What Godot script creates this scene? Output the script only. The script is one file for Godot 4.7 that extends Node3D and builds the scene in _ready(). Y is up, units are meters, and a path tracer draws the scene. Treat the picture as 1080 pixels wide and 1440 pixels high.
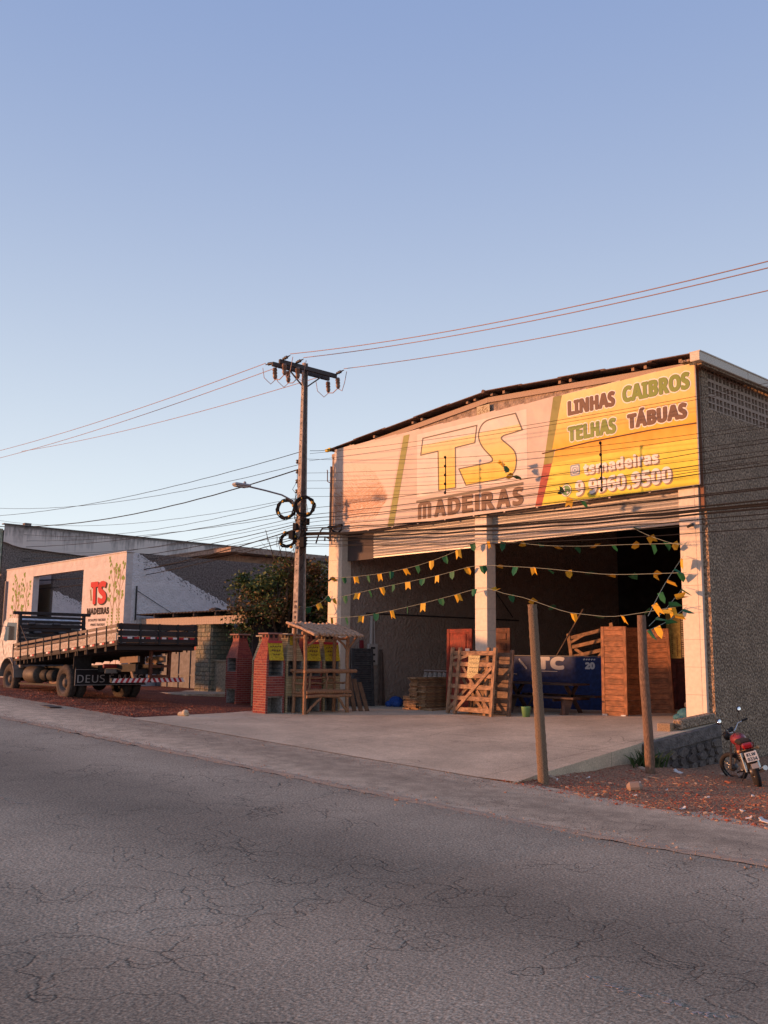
extends Node3D
# ---------- small helpers ----------
var rng := RandomNumberGenerator.new()
var used := {}
var mats := {}
var texs := {}

class MB:
	var st := SurfaceTool.new()
	func _init() -> void:
		st.begin(Mesh.PRIMITIVE_TRIANGLES)
		st.set_smooth_group(-1)
		st.set_color(Color.WHITE)
		st.set_uv(Vector2.ZERO)
	func col(c: Color) -> MB:
		st.set_color(c)
		return self
	func smooth(on: bool) -> void:
		st.set_smooth_group(1 if on else -1)
	func tri(a: Vector3, b: Vector3, c: Vector3) -> void:      # counter-clockwise seen from outside
		st.set_uv(Vector2(a.x, a.y)); st.add_vertex(a)
		st.set_uv(Vector2(c.x, c.y)); st.add_vertex(c)
		st.set_uv(Vector2(b.x, b.y)); st.add_vertex(b)
	func quad(a: Vector3, b: Vector3, c: Vector3, d: Vector3) -> void:
		tri(a, b, c); tri(a, c, d)
	func qcol(a: Vector3, b: Vector3, c: Vector3, d: Vector3, ca: Color, cb: Color, cc: Color, cd: Color) -> void:
		var p := [a, c, b, a, d, c]
		var k := [ca, cc, cb, ca, cd, cc]
		for i in 6:
			st.set_color(k[i]); st.set_uv(Vector2(p[i].x, p[i].y)); st.add_vertex(p[i])
	func quv(a: Vector3, b: Vector3, c: Vector3, d: Vector3, u0: Vector2, u1: Vector2) -> void:
		var p := [a, c, b, a, d, c]
		var u := [Vector2(u0.x, u1.y), Vector2(u1.x, u0.y), Vector2(u1.x, u1.y), Vector2(u0.x, u1.y), Vector2(u0.x, u0.y), Vector2(u1.x, u0.y)]
		for i in 6:
			st.set_uv(u[i]); st.add_vertex(p[i])
	func box(c: Vector3, s: Vector3, b := Basis(), ch := 0.0) -> MB:
		var h := s / 2
		if ch <= 0.0:
			var v := []
			for i in 8:
				v.append(c + b * Vector3(h.x if i & 1 else -h.x, h.y if i & 2 else -h.y, h.z if i & 4 else -h.z))
			quad(v[4], v[5], v[7], v[6]); quad(v[1], v[0], v[2], v[3])
			quad(v[5], v[1], v[3], v[7]); quad(v[0], v[4], v[6], v[2])
			quad(v[6], v[7], v[3], v[2]); quad(v[0], v[1], v[5], v[4])
			return self
		ch = minf(ch, minf(h.x, minf(h.y, h.z)) * 0.9)
		var q := func(sx: float, sy: float, sz: float, ax: int) -> Vector3:
			var p := Vector3(sx * (h.x - ch), sy * (h.y - ch), sz * (h.z - ch))
			p[ax] = [sx, sy, sz][ax] * h[ax]
			return c + b * p
		for ax in 3:
			var u := (ax + 1) % 3
			var w := (ax + 2) % 3
			for s1 in [-1.0, 1.0]:
				var P := []
				for k in [[-1, -1], [1, -1], [1, 1], [-1, 1]]:
					var g := Vector3.ZERO
					g[ax] = s1; g[u] = k[0] * s1; g[w] = k[1]
					P.append(q.call(g.x, g.y, g.z, ax))
				quad(P[0], P[1], P[2], P[3])
				# the edge between +-ax and +-u
				for s2 in [-1.0, 1.0]:
					var e := []
					for t in [-1.0, 1.0]:
						var g2 := Vector3.ZERO
						g2[ax] = s1; g2[u] = s2; g2[w] = t
						e.append(q.call(g2.x, g2.y, g2.z, ax)); e.append(q.call(g2.x, g2.y, g2.z, u))
					if s1 * s2 > 0: quad(e[0], e[1], e[3], e[2])
					else: quad(e[1], e[0], e[2], e[3])
		for i in 8:
			var g3 := Vector3(1 if i & 1 else -1, 1 if i & 2 else -1, 1 if i & 4 else -1)
			var a: Vector3 = q.call(g3.x, g3.y, g3.z, 0)
			var b2: Vector3 = q.call(g3.x, g3.y, g3.z, 1)
			var c2: Vector3 = q.call(g3.x, g3.y, g3.z, 2)
			if g3.x * g3.y * g3.z > 0: tri(a, b2, c2)
			else: tri(a, c2, b2)
		return self
	func bar(a: Vector3, b: Vector3, w: float, d: float, up := Vector3.UP, ch := 0.0) -> MB:     # a box beam from a to b, w wide and d along up
		var z := (b - a).normalized()
		if absf(z.dot(up)) > 0.99: up = Vector3.RIGHT if absf(z.x) < 0.9 else Vector3.UP
		var x := up.cross(z).normalized()
		return box((a + b) / 2, Vector3(w, d, a.distance_to(b)), Basis(x, z.cross(x), z), ch)
	func tube(pts: Array, radii, n := 8, caps := true) -> MB:
		var rings := []
		var ref := Vector3.UP
		var t0: Vector3 = (pts[1] - pts[0]).normalized()
		if absf(t0.y) > 0.9: ref = Vector3.RIGHT
		for i in pts.size():
			var t: Vector3 = (pts[mini(i + 1, pts.size() - 1)] - pts[maxi(i - 1, 0)]).normalized()
			var x := ref.cross(t)
			if x.length() < 0.05: x = Vector3(0.3, 0.2, 0.9).cross(t)
			x = x.normalized()
			var y := t.cross(x)
			ref = y
			var r: float = radii[i] if radii is Array else radii
			var ring := []
			for k in n:
				var an := TAU * k / n
				ring.append(pts[i] + (x * cos(an) + y * sin(an)) * r)
			rings.append(ring)
		smooth(true)
		for i in pts.size() - 1:
			for k in n:
				var l := (k + 1) % n
				quad(rings[i][k], rings[i][l], rings[i + 1][l], rings[i + 1][k])
		smooth(false)
		if caps:
			for k in range(1, n - 1):
				tri(rings[0][0], rings[0][k + 1], rings[0][k])
				var m: Array = rings[-1]
				tri(m[0], m[k], m[k + 1])
		return self
	func lathe(o: Vector3, axis: Vector3, prof: Array, n := 20) -> MB:       # prof: Vector2(along the axis, radius)
		var x := axis.cross(Vector3.UP if absf(axis.y) < 0.9 else Vector3.RIGHT).normalized()
		var y := axis.cross(x).normalized()
		for i in prof.size() - 1:
			for k in n:
				var P := []
				for e in [[i, k], [i, k + 1], [i + 1, k + 1], [i + 1, k]]:
					var an: float = TAU * (e[1] % n) / n
					P.append(o + axis * prof[e[0]].x + (x * cos(an) + y * sin(an)) * prof[e[0]].y)
				if prof[i].y < 0.0005: tri(P[0], P[2], P[3])
				elif prof[i + 1].y < 0.0005: tri(P[0], P[1], P[2])
				else: quad(P[0], P[1], P[2], P[3])
		return self
	func prism(poly: PackedVector2Array, z0: float, z1: float, xf := Transform3D()) -> MB:       # polygon in xy, thick from z0 to z1
		var pl := poly
		if Geometry2D.is_polygon_clockwise(pl): pl.reverse()
		var ix := Geometry2D.triangulate_polygon(pl)
		var f := func(p: Vector2, z: float) -> Vector3: return xf * Vector3(p.x, p.y, z)
		for i in range(0, ix.size(), 3):
			var a := pl[ix[i]]
			var b := pl[ix[i + 1]]
			var c := pl[ix[i + 2]]
			if (b - a).cross(c - a) < 0:
				var t := b
				b = c; c = t
			tri(f.call(a, z1), f.call(b, z1), f.call(c, z1))
			tri(f.call(a, z0), f.call(c, z0), f.call(b, z0))
		for i in pl.size():
			var a2 := pl[i]
			var b3 := pl[(i + 1) % pl.size()]
			quad(f.call(a2, z0), f.call(b3, z0), f.call(b3, z1), f.call(a2, z1))
		return self
	func ball(c: Vector3, r: Vector3, n := 10, m := 6) -> MB:
		smooth(true)
		for j in m:
			for k in n:
				var P := []
				for e in [[j, k], [j, k + 1], [j + 1, k + 1], [j + 1, k]]:
					var th: float = PI * e[0] / m - PI / 2
					var an: float = TAU * (e[1] % n) / n
					P.append(c + Vector3(cos(th) * cos(an), sin(th), -cos(th) * sin(an)) * r)
				if j == 0: tri(P[0], P[2], P[3])
				elif j == m - 1: tri(P[0], P[1], P[2])
				else: quad(P[0], P[1], P[2], P[3])
		smooth(false)
		return self
	func done() -> ArrayMesh:
		st.generate_normals()
		return st.commit()

func named(par: Node, n: String) -> String:
	var key := str(par.get_instance_id()) + n
	var k: int = used.get(key, 0)
	used[key] = k + 1
	return n if k == 0 else "%s_%03d" % [n, k]

func put(n: String, mesh: Mesh, m: Material, par: Node = self, at := Vector3.ZERO, b := Basis()) -> MeshInstance3D:
	var o := MeshInstance3D.new()
	o.name = named(par, n)
	o.mesh = mesh
	o.material_override = m
	o.transform = Transform3D(b, at)
	par.add_child(o, true)
	return o

func obj(n: String, mb: MB, m: Material, par: Node = self, at := Vector3.ZERO, b := Basis()) -> MeshInstance3D:
	return put(n, mb.done(), m, par, at, b)

func tag(o: Node, label: String, cat: String, group := "") -> Node:
	o.set_meta("label", label)
	o.set_meta("category", cat)
	if group: o.set_meta("group", group)
	return o

func thing(n: String, label: String, cat: String, at := Vector3.ZERO, turn := 0.0, group := "") -> Node3D:
	var o := Node3D.new()
	o.name = named(self, n)
	add_child(o, true)
	o.position = at
	o.rotation.y = turn
	tag(o, label, cat, group)
	return o

func copy(src: Node3D, at: Vector3, turn: float, label: String, cat := "") -> Node3D:
	var o: Node3D = src.duplicate()
	var base: String = str(src.name)
	var re := RegEx.create_from_string("_[0-9]{3}$")
	o.name = named(self, re.sub(base, ""))
	add_child(o, true)
	o.position = at
	o.rotation.y = turn
	o.set_meta("label", label)
	return o

func stuff(o: Node) -> Node:
	o.set_meta("kind", "stuff")
	return o

func struct(n: String, mb: MB, m: Material) -> MeshInstance3D:
	var o := obj(n, mb, m)
	o.set_meta("kind", "structure")
	return o

func lin(r: float, g: float, b: float) -> Color:
	return Color(r, g, b).linear_to_srgb()

# ---------- textures and materials ----------
func noise(kind: int, freq: float, oct: int, sd: int) -> FastNoiseLite:
	var n := FastNoiseLite.new()
	n.noise_type = kind
	n.frequency = freq
	n.seed = sd
	n.fractal_type = FastNoiseLite.FRACTAL_FBM if oct > 1 else FastNoiseLite.FRACTAL_NONE
	n.fractal_octaves = oct
	return n

func ntex(key: String, kind: int, freq: float, oct: int, lo: float, hi: float, bias := 0.5, size := 512) -> NoiseTexture2D:
	if texs.has(key): return texs[key]
	var t := NoiseTexture2D.new()
	t.width = size; t.height = size
	t.seamless = true
	t.noise = noise(kind, freq, oct, key.hash() % 1000)
	var g := Gradient.new()
	g.set_color(0, lin(lo, lo, lo)); g.set_color(1, lin(hi, hi, hi))
	g.set_offset(0, bias - 0.3); g.set_offset(1, bias + 0.3)
	t.color_ramp = g
	texs[key] = t
	return t

func bump(key: String, kind: int, freq: float, oct: int, strength: float, size := 512) -> NoiseTexture2D:
	if texs.has(key): return texs[key]
	var t := NoiseTexture2D.new()
	t.width = size; t.height = size
	t.seamless = true
	t.as_normal_map = true
	t.bump_strength = strength
	t.noise = noise(kind, freq, oct, key.hash() % 1000)
	texs[key] = t
	return t

const SX := FastNoiseLite.TYPE_SIMPLEX_SMOOTH
const CE := FastNoiseLite.TYPE_CELLULAR
const PE := FastNoiseLite.TYPE_PERLIN

func mat(key: String, c: Color, rough := 0.85, tex: Texture2D = null, sc := Vector3.ONE, nrm: Texture2D = null, nsc := 1.0, world := false) -> StandardMaterial3D:
	if mats.has(key): return mats[key]
	var m := StandardMaterial3D.new()
	m.resource_name = key
	m.albedo_color = lin(c.r, c.g, c.b)
	m.roughness = rough
	m.metallic_specular = 0.4
	if tex or nrm:
		m.uv1_triplanar = true
		m.uv1_world_triplanar = world
		m.uv1_scale = sc
		m.uv1_triplanar_sharpness = 4.0
	if tex: m.albedo_texture = tex
	if nrm:
		m.normal_enabled = true
		m.normal_texture = nrm
		m.normal_scale = nsc
	mats[key] = m
	return m

func detail(m: StandardMaterial3D, t: Texture2D, sc: Vector3, mul := true) -> StandardMaterial3D:
	m.detail_enabled = true
	m.detail_albedo = t
	m.detail_blend_mode = BaseMaterial3D.BLEND_MODE_MUL if mul else BaseMaterial3D.BLEND_MODE_MIX
	m.detail_uv_layer = BaseMaterial3D.DETAIL_UV_2
	m.uv2_triplanar = true
	m.uv2_world_triplanar = m.uv1_world_triplanar
	m.uv2_scale = sc
	return m

func vc(m: StandardMaterial3D) -> StandardMaterial3D:
	m.vertex_color_use_as_albedo = true
	return m

func fine() -> Texture2D: return ntex("fine", SX, 0.06, 4, 0.62, 1.0)
func blotch() -> Texture2D: return ntex("blotch", SX, 0.012, 5, 0.55, 1.0)
func grain() -> Texture2D: return ntex("grain", SX, 0.03, 3, 0.45, 1.0)
func rough_n() -> Texture2D: return bump("rough_n", SX, 0.05, 4, 10.0)
func fine_n() -> Texture2D: return bump("fine_n", SX, 0.2, 2, 6.0)

# timber with its grain along axis 0, 1 or 2
func wood(key: String, c: Color, axis: int, rough := 0.6) -> StandardMaterial3D:
	var s := Vector3(3.1, 3.1, 3.1)
	s[axis] = 0.22
	var k := "%s %d" % [key, axis]
	if mats.has(k): return mats[k]
	var m := mat(k, c, rough, grain(), s, fine_n(), 0.35)
	return detail(m, blotch(), Vector3(0.7, 0.7, 0.7))

func V(x: float, y: float, z: float) -> Vector3: return Vector3(x, y, z)

# lettering: a font's outlines set into the box (x0..x1, y0..y1) of the plane that xf gives, fattened by fat metres
func letters(mb: MB, txt: String, x0: float, x1: float, y0: float, y1: float, z: float, xf := Transform3D(), fat := 0.0, thick := 0.004, bold := true, serif := false) -> MB:
	var tm := TextMesh.new()
	var f := SystemFont.new()
	f.font_names = PackedStringArray(["Droid Serif" if serif else "Droid Sans"])
	f.font_weight = 700 if bold else 400
	tm.font = f
	tm.text = txt
	tm.font_size = 64
	tm.pixel_size = 0.01
	tm.depth = 0.1
	tm.curve_step = 1.0
	var bx := tm.get_aabb()
	var s := Vector3((x1 - x0) / bx.size.x, (y1 - y0) / bx.size.y, thick / 0.1)
	var offs := [Vector2.ZERO]
	if fat > 0.0:
		offs = []
		for k in 8: offs.append(Vector2.from_angle(TAU * k / 8) * fat)
	var ar := tm.surface_get_arrays(0)
	var vs: PackedVector3Array = ar[Mesh.ARRAY_VERTEX]
	var ns: PackedVector3Array = ar[Mesh.ARRAY_NORMAL]
	var ix: PackedInt32Array = ar[Mesh.ARRAY_INDEX] if ar[Mesh.ARRAY_INDEX] != null else PackedInt32Array(range(vs.size()))
	for k in offs.size():
		var o := V(x0 - bx.position.x * s.x + offs[k].x, y0 - bx.position.y * s.y + offs[k].y, z + thick / 2 + k * 0.0003)
		var t := xf * Transform3D(Basis.from_scale(s), o)
		for i in range(0, ix.size(), 3):
			if ns[ix[i]].z < -0.5 or (k > 0 and ns[ix[i]].z < 0.5): continue
			for j in 3: mb.st.add_vertex(t * vs[ix[i + j]])
	return mb

# bricks laid on the flat face a b c d (bottom left, bottom right, top right, top left), proud of it
func brick_face(mb: MB, a: Vector3, b: Vector3, c: Vector3, d: Vector3, rows: int, blen: float, gap: float, proud: float, cols: Array) -> void:
	var nrm := (b - a).cross(d - a).normalized()
	var hgt := a.distance_to(d)
	var gy := gap / hgt / 2
	for r in rows:
		var v0 := float(r) / rows + gy
		var v1 := float(r + 1) / rows - gy
		var w := a.lerp(d, (v0 + v1) / 2).distance_to(b.lerp(c, (v0 + v1) / 2))
		var u := -fmod(r * 0.5, 1.0) * blen / w
		while u < 1.0:
			var e0 := clampf(u + gap / w / 2, 0.0, 1.0)
			var e1 := clampf(u + (blen - gap / 2) / w, 0.0, 1.0)
			u += blen / w
			if e1 - e0 < 0.02: continue
			var pr := proud * rng.randf_range(0.6, 1.2)
			var P := []
			for q in [[e0, v0], [e1, v0], [e1, v1], [e0, v1]]:
				P.append(a.lerp(b, q[0]).lerp(d.lerp(c, q[0]), q[1]))
			mb.col(cols[rng.randi() % cols.size()])
			var T := []
			for p in P: T.append(p + nrm * pr)
			mb.quad(T[0], T[1], T[2], T[3])
			for i in 4:
				var j := (i + 1) % 4
				mb.quad(P[i], P[j], T[j], T[i])
	mb.col(Color.WHITE)

# ---------- lie of the land (metres) ----------
func road_y(x: float) -> float:
	if x > 3.0: return -0.7 - 0.01 * (x - 3.0)
	if x > -20.0: return -0.7 + 0.037 * (3.0 - x)
	return 0.151 + 0.01 * (-20.0 - x)
func edge_z(x: float) -> float: return 10.24 + 0.08 * (2.6 - x)
func apron_z(x: float) -> float: return edge_z(x) - 2.55
func floor_y(x: float) -> float:
	if x > -13.5: return minf(0.023 * x, 0.0)
	return minf(-0.3105 + 0.04 * (-13.5 - x), 0.0)
func yard_y(x: float, z: float) -> float:
	if z <= 0.0: return floor_y(x)
	var t := minf(z / apron_z(x), 1.0)
	return lerpf(floor_y(x), road_y(x), t)
func verge_y(x: float, z: float) -> float:
	var low := lerpf(road_y(x), -0.85, smoothstep(4.2, 1.5, x))
	return lerpf(low, road_y(x), smoothstep(1.6, 4.3, z))
func on(x: float, z: float) -> Vector3: return V(x, yard_y(x, z), z)

# ---------- the place ----------
func _ready() -> void:
	rng.seed = 20240
	var cam := Camera3D.new()
	cam.name = "camera"
	add_child(cam)
	cam.position = V(10.759, 1.457, 19.875)
	cam.rotation = V(0.1505, 0.8328, 0.0104)
	cam.fov = 57.58
	cam.far = 900.0
	cam.current = true
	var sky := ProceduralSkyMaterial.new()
	sky.sky_top_color = lin(0.075, 0.113, 0.217)
	sky.sky_horizon_color = lin(0.39, 0.422, 0.41)
	sky.sky_curve = 0.235
	sky.ground_bottom_color = Color(0.2, 0.17, 0.155)
	sky.ground_horizon_color = Color(0.45, 0.42, 0.39)
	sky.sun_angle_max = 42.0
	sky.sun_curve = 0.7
	var env := Environment.new()
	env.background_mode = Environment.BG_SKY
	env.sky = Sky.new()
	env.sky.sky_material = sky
	env.tonemap_mode = Environment.TONE_MAPPER_LINEAR
	env.tonemap_exposure = 2.7
	env.sdfgi_enabled = true
	env.ssao_enabled = true
	env.ssil_enabled = true
	var we := WorldEnvironment.new()
	we.name = "world_environment"
	we.environment = env
	add_child(we)
	var sun := DirectionalLight3D.new()
	sun.name = "sun"
	add_child(sun)
	var az := deg_to_rad(42.0)
	var el := deg_to_rad(4.8)
	sun.look_at_from_position(V(-sin(az) * cos(el), sin(el), cos(az) * cos(el)), Vector3.ZERO)
	sun.light_energy = 0.64
	sun.light_color = Color(1.0, 0.7, 0.475)
	sun.light_angular_distance = 3.0
	sun.shadow_enabled = true
	build_ground()
	build_warehouse()
	build_banner()
	build_bunting()
	build_pole()
	build_neighbours()
	build_truck()
	build_grills()
	build_pergola()
	build_stock()
	build_verge()
	build_motorcycle()
	build_tree()
	build_wires()

# a sheet over a grid whose height a function gives
func sheet(mb: MB, xs: Array, zs: Callable, nz: int, hy: Callable) -> void:
	mb.smooth(true)
	for i in xs.size() - 1:
		for j in nz:
			var P := []
			for e in [[i, j], [i, j + 1], [i + 1, j + 1], [i + 1, j]]:
				var x: float = xs[e[0]]
				var r: Vector2 = zs.call(x)
				var z: float = lerpf(r.x, r.y, float(e[1]) / nz)
				P.append(V(x, hy.call(x, z), z))
			mb.quad(P[0], P[1], P[2], P[3])
	mb.smooth(false)

func steps(a: float, b: float, d: float) -> Array:
	var o := []
	var n := int(ceil((b - a) / d))
	for i in n + 1: o.append(lerpf(a, b, float(i) / n))
	return o

func asphalt_image() -> Image:
	var w := 2048
	var h := 1024
	var n1 := noise(SX, 0.004, 4, 5).get_seamless_image(w, h).get_data()
	var n2 := noise(SX, 0.22, 2, 6).get_seamless_image(w, h).get_data()
	var n3 := noise(SX, 0.02, 3, 7).get_seamless_image(w, h).get_data()
	var by := PackedByteArray()
	by.resize(w * h)
	var r := 12345
	for y in h:
		# two wheel tracks in each lane are polished and paler
		var t := absf(sin(float(y) / h * TAU * 1.0 + 0.9))
		var band := 0.9 + 0.25 * t * t
		for x in w:
			var i := y * w + x
			r = (r * 1103515245 + 12345) & 0x7fffffff
			var v := (129.0 + n1[i] * 0.06 + n3[i] * 0.03 + (n2[i] - 128) * 0.3 + ((r >> 16) & 63) - 31) * band
			if (r >> 21) % 61 == 0: v += 44
			by[i] = clampi(int(v), 12, 235)
	# cracks: wandering lines that fork
	var q := []
	for k in 120:
		q.append([rng.randf() * w, rng.randf_range(0.04, 0.98) * h, rng.randf() * TAU, rng.randi_range(60, 300), 1.0 if k < 36 else 0.45])
	while q.size():
		var c: Array = q.pop_back()
		var px: float = c[0]
		var py: float = c[1]
		var an: float = c[2]
		var wd: float = c[4]
		for s in int(c[3]):
			an += rng.randf_range(-0.42, 0.42)
			px += cos(an) * 1.3
			py += sin(an) * 1.0
			var ix := posmod(int(px), w)
			var iy := clampi(int(py), 0, h - 2)
			for d in (2 if rng.randf() < wd * 0.75 else 1):
				var at := (iy + d) * w + ix
				by[at] = int(by[at] * 0.58)
			if rng.randf() < 0.0065 and q.size() < 160 and wd > 0.4:
				q.append([px, py, an + (1.0 if rng.randf() < 0.5 else -1.0) * rng.randf_range(0.7, 1.5), rng.randi_range(20, 150), wd * 0.75])
	return Image.create_from_data(w, h, false, Image.FORMAT_L8, by)

# old concrete: clouds of dust, oil spots, wandering cracks, tyre sweeps and saw-cut joints; 14 m a side
func slab_image() -> Image:
	var n := 1024
	var a := noise(SX, 0.006, 5, 21).get_seamless_image(n, n).get_data()
	var b := noise(SX, 0.05, 4, 22).get_seamless_image(n, n).get_data()
	var by := PackedByteArray()
	by.resize(n * n)
	var r := 777
	for i in n * n:
		r = (r * 1103515245 + 12345) & 0x7fffffff
		by[i] = clampi(int(178.0 + a[i] * 0.17 + b[i] * 0.08 + ((r >> 16) & 31) - 15), 0, 255)
	var dark := func(x: float, y: float, f: float) -> void:
		var at := posmod(int(y), n) * n + posmod(int(x), n)
		by[at] = int(by[at] * f)
	for k in 60:                                    # drips and spots
		var cx := rng.randf() * n
		var cy := rng.randf() * n
		var s := rng.randf_range(2.0, 15.0)
		for j in int(s * s * 2.2):
			var d := Vector2.from_angle(rng.randf() * TAU) * s * sqrt(rng.randf())
			dark.call(cx + d.x * 1.5, cy + d.y, 0.9)
	for k in 9:                                     # tyre sweeps
		var c := Vector2(rng.randf() * n, rng.randf() * n)
		var R := rng.randf_range(260.0, 700.0)
		var a0 := rng.randf() * TAU
		for t in 900:
			var p := c + Vector2.from_angle(a0 + t * 0.0011) * R
			for w in 7:
				if rng.randf() < 0.55: dark.call(p.x + rng.randf_range(-7, 7), p.y + rng.randf_range(-7, 7), 0.95)
	for k in 16:                                    # cracks
		var p := Vector2(rng.randf() * n, rng.randf() * n)
		var an := rng.randf() * TAU
		for t in rng.randi_range(60, 300):
			an += rng.randf_range(-0.4, 0.4)
			p += Vector2.from_angle(an) * 1.2
			dark.call(p.x, p.y, 0.62)
	for j in [0, 341, 683]:                          # joints
		for t in n:
			if rng.randf() < 0.93:
				dark.call(t, j + rng.randi_range(0, 1), 0.6); dark.call(j + rng.randi_range(0, 1), t, 0.68)
	return Image.create_from_data(n, n, false, Image.FORMAT_L8, by)

func build_ground() -> void:
	# bare earth to the horizon
	var dirt_n := bump("dirt_n", SX, 0.035, 5, 14.0)
	var earth := mat("earth", lin_c(0.19, 0.1, 0.07), 0.95, ntex("earth", SX, 0.02, 5, 0.4, 1.0), V(0.5, 0.5, 0.5), dirt_n, 1.0, true)
	detail(earth, fine(), V(2.3, 2.3, 2.3))
	var m := MB.new()
	var xs := [-400.0, -150.0, -80.0, -50.0, -36.0, -28.0, -20.0, -16.0, -13.0, -10.0, -5.0, 0.0, 3.0, 8.0, 16.0, 30.0, 60.0, 150.0, 400.0]
	sheet(m, xs, func(_x): return Vector2(-400.0, -40.0), 6, func(x, _z): return clampf(road_y(x), -1.0, 0.4) - 0.14)
	sheet(m, xs, func(_x): return Vector2(-40.0, 60.0), 25, func(x, z): return minf(clampf(road_y(x), -1.0, 0.4), yard_y(clampf(x, -30.0, 0.0), clampf(z, 0.0, 8.0)) if x < 1.0 else 9.0) - (0.14 if x < -1.0 or z > 9.0 else 0.3))
	sheet(m, xs, func(_x): return Vector2(60.0, 400.0), 6, func(x, _z): return clampf(road_y(x), -1.0, 0.4) - 0.14)
	struct("ground", m, earth)
	# the road
	var im := asphalt_image()
	var nm: Image = im.duplicate()
	nm.resize(1024, 512)
	nm.bump_map_to_normal_map(1.6)
	var asp := StandardMaterial3D.new()
	asp.albedo_texture = ImageTexture.create_from_image(im)
	asp.albedo_color = lin(1.0, 0.81, 0.575)
	asp.normal_enabled = true
	asp.normal_texture = ImageTexture.create_from_image(nm)
	asp.normal_scale = 0.3
	asp.roughness = 0.82
	asp.metallic_specular = 0.35
	m = MB.new()
	var rx := steps(-100.0, 60.0, 4.0)
	for i in rx.size() - 1:
		var x0: float = rx[i]
		var x1: float = rx[i + 1]
		var P := []
		for e in [[x0, 0.0], [x0, 9.0], [x1, 9.0], [x1, 0.0]]:
			P.append(V(e[0], road_y(e[0]) + 0.004 * sin(e[0]), edge_z(e[0]) + e[1]))
		var ua := x0 / 14.0
		var ub := x1 / 14.0
		var uu := [Vector2(ua, 0), Vector2(ua, 1), Vector2(ub, 1), Vector2(ub, 0)]
		for k in [0, 2, 1, 0, 3, 2]:
			m.st.set_uv(uu[k] * Vector2(1, 1.0)); m.st.add_vertex(P[k])
	struct("road", m, asp)
	# worn centre line, broken into flakes
	m = MB.new()
	for k in 520:
		var seg := rng.randi_range(-7, 4)
		var x := seg * 5.1 + 6.6 + rng.randf() * 1.9
		var z := edge_z(x) + 4.35 + rng.randfn(0.0, 0.035)
		var s := rng.randf_range(0.006, 0.022)
		m.box(V(x, road_y(x) + 0.006, z), V(s * 2.2, 0.003, s), Basis(Vector3.UP, rng.randf() * 3.0))
	var pl := struct("road_markings", m, mat("worn_paint", lin_c(0.32, 0.28, 0.26), 0.8))
	pl.set_meta("kind", "stuff")
	var pale := im.duplicate()
	pale.convert(Image.FORMAT_RGB8)
	pale.adjust_bcs(1.66, 0.75, 1.0)
	# concrete apron between the road and the yard
	var conc := mat("apron_concrete", lin_c(0.86, 0.65, 0.44), 0.9, ImageTexture.create_from_image(pale), V(0.083, 0.083, 0.15), null, 1.0, true)
	detail(conc, ntex("apron_t", SX, 0.012, 5, 0.72, 1.0), V(0.35, 0.35, 0.35))
	m = MB.new()
	sheet(m, steps(-60.0, 40.0, 1.5), func(x): return Vector2(apron_z(x) - 0.2, edge_z(x) - 0.18), 4, func(x, _z): return road_y(x) + 0.012)
	struct("road_apron", m, conc)
	# gritty raised lip along the asphalt
	m = MB.new()
	var lipn := noise(SX, 0.9, 3, 4)
	sheet(m, steps(-60.0, 14.0, 0.22), func(x): return Vector2(edge_z(x) - 0.3 + 0.1 * lipn.get_noise_1d(x * 2.0), edge_z(x) + 0.02 + 0.09 * lipn.get_noise_1d(x * 3.0 + 50)), 5, func(x, z):
		var t := clampf((z - edge_z(x) + 0.3) / 0.32, 0.0, 1.0)
		return road_y(x) + 0.005 + sin(t * PI) * 0.01 * (1.0 + 0.8 * lipn.get_noise_2d(x * 3.0, z * 3.0)))
	struct("road_edge_lip", m, mat("lip", lin_c(0.66, 0.5, 0.36), 0.95, ntex("lip_t", SX, 0.3, 3, 0.35, 1.0), V(2.5, 2.5, 2.5), bump("lip_n", CE, 0.1, 2, 8.0), 0.8, true))
	# forecourt: one concrete slab that ramps down to the apron and runs into the shed
	var slab := mat("slab_concrete", lin_c(0.95, 0.75, 0.515), 0.85, ImageTexture.create_from_image(slab_image()), V(0.0715, 0.0715, 0.0715), null, 1.0, true)
	detail(slab, ntex("slab_s", SX, 0.05, 5, 0.78, 1.0), V(0.9, 0.9, 0.9))
	m = MB.new()
	var left := func(z): return -13.6 if z < 1.5 else lerpf(-13.6, -11.25, (z - 1.5) / 3.8) if z < 5.3 else lerpf(-11.25, -10.6, (z - 5.3) / 3.4)
	var right := func(z): return 0.02 if z < 0.1 else 0.2 if z < 3.2 else lerpf(0.26, 0.74, (z - 3.2) / 4.8)
	var zs := steps(-17.0, 0.0, 2.0) + steps(0.4, 8.3, 0.4)
	m.smooth(true)
	for i in zs.size() - 1:
		for j in 14:
			var P := []
			for e in [[i, j], [i + 1, j], [i + 1, j + 1], [i, j + 1]]:
				var z: float = zs[e[0]]
				var x: float = lerpf(left.call(z), right.call(z), e[1] / 14.0)
				if z > 7.2: z = lerpf(7.2, apron_z(x) + 0.02 * sin(x * 7), (z - 7.2) / 1.1)
				P.append(V(x, yard_y(minf(x, 0.24), z) + 0.022, z))
			m.quad(P[0], P[1], P[2], P[3])
	m.smooth(false)
	for i in zs.size() - 1:
		var z0: float = zs[i]
		var z1: float = zs[i + 1]
		if z1 > 8.2: continue
		var a := V(right.call(z0), yard_y(0.2, z0) + 0.022, z0)
		var b := V(right.call(z1), yard_y(0.2, z1) + 0.022, z1)
		m.quad(b - V(0, 0.7, 0), a - V(0, 0.7, 0), a, b)
		a = V(left.call(z0), yard_y(left.call(z0), z0) + 0.022, z0)
		b = V(left.call(z1), yard_y(left.call(z1), z1) + 0.022, z1)
		m.quad(a - V(0, 0.2, 0), b - V(0, 0.2, 0), b, a)
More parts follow.
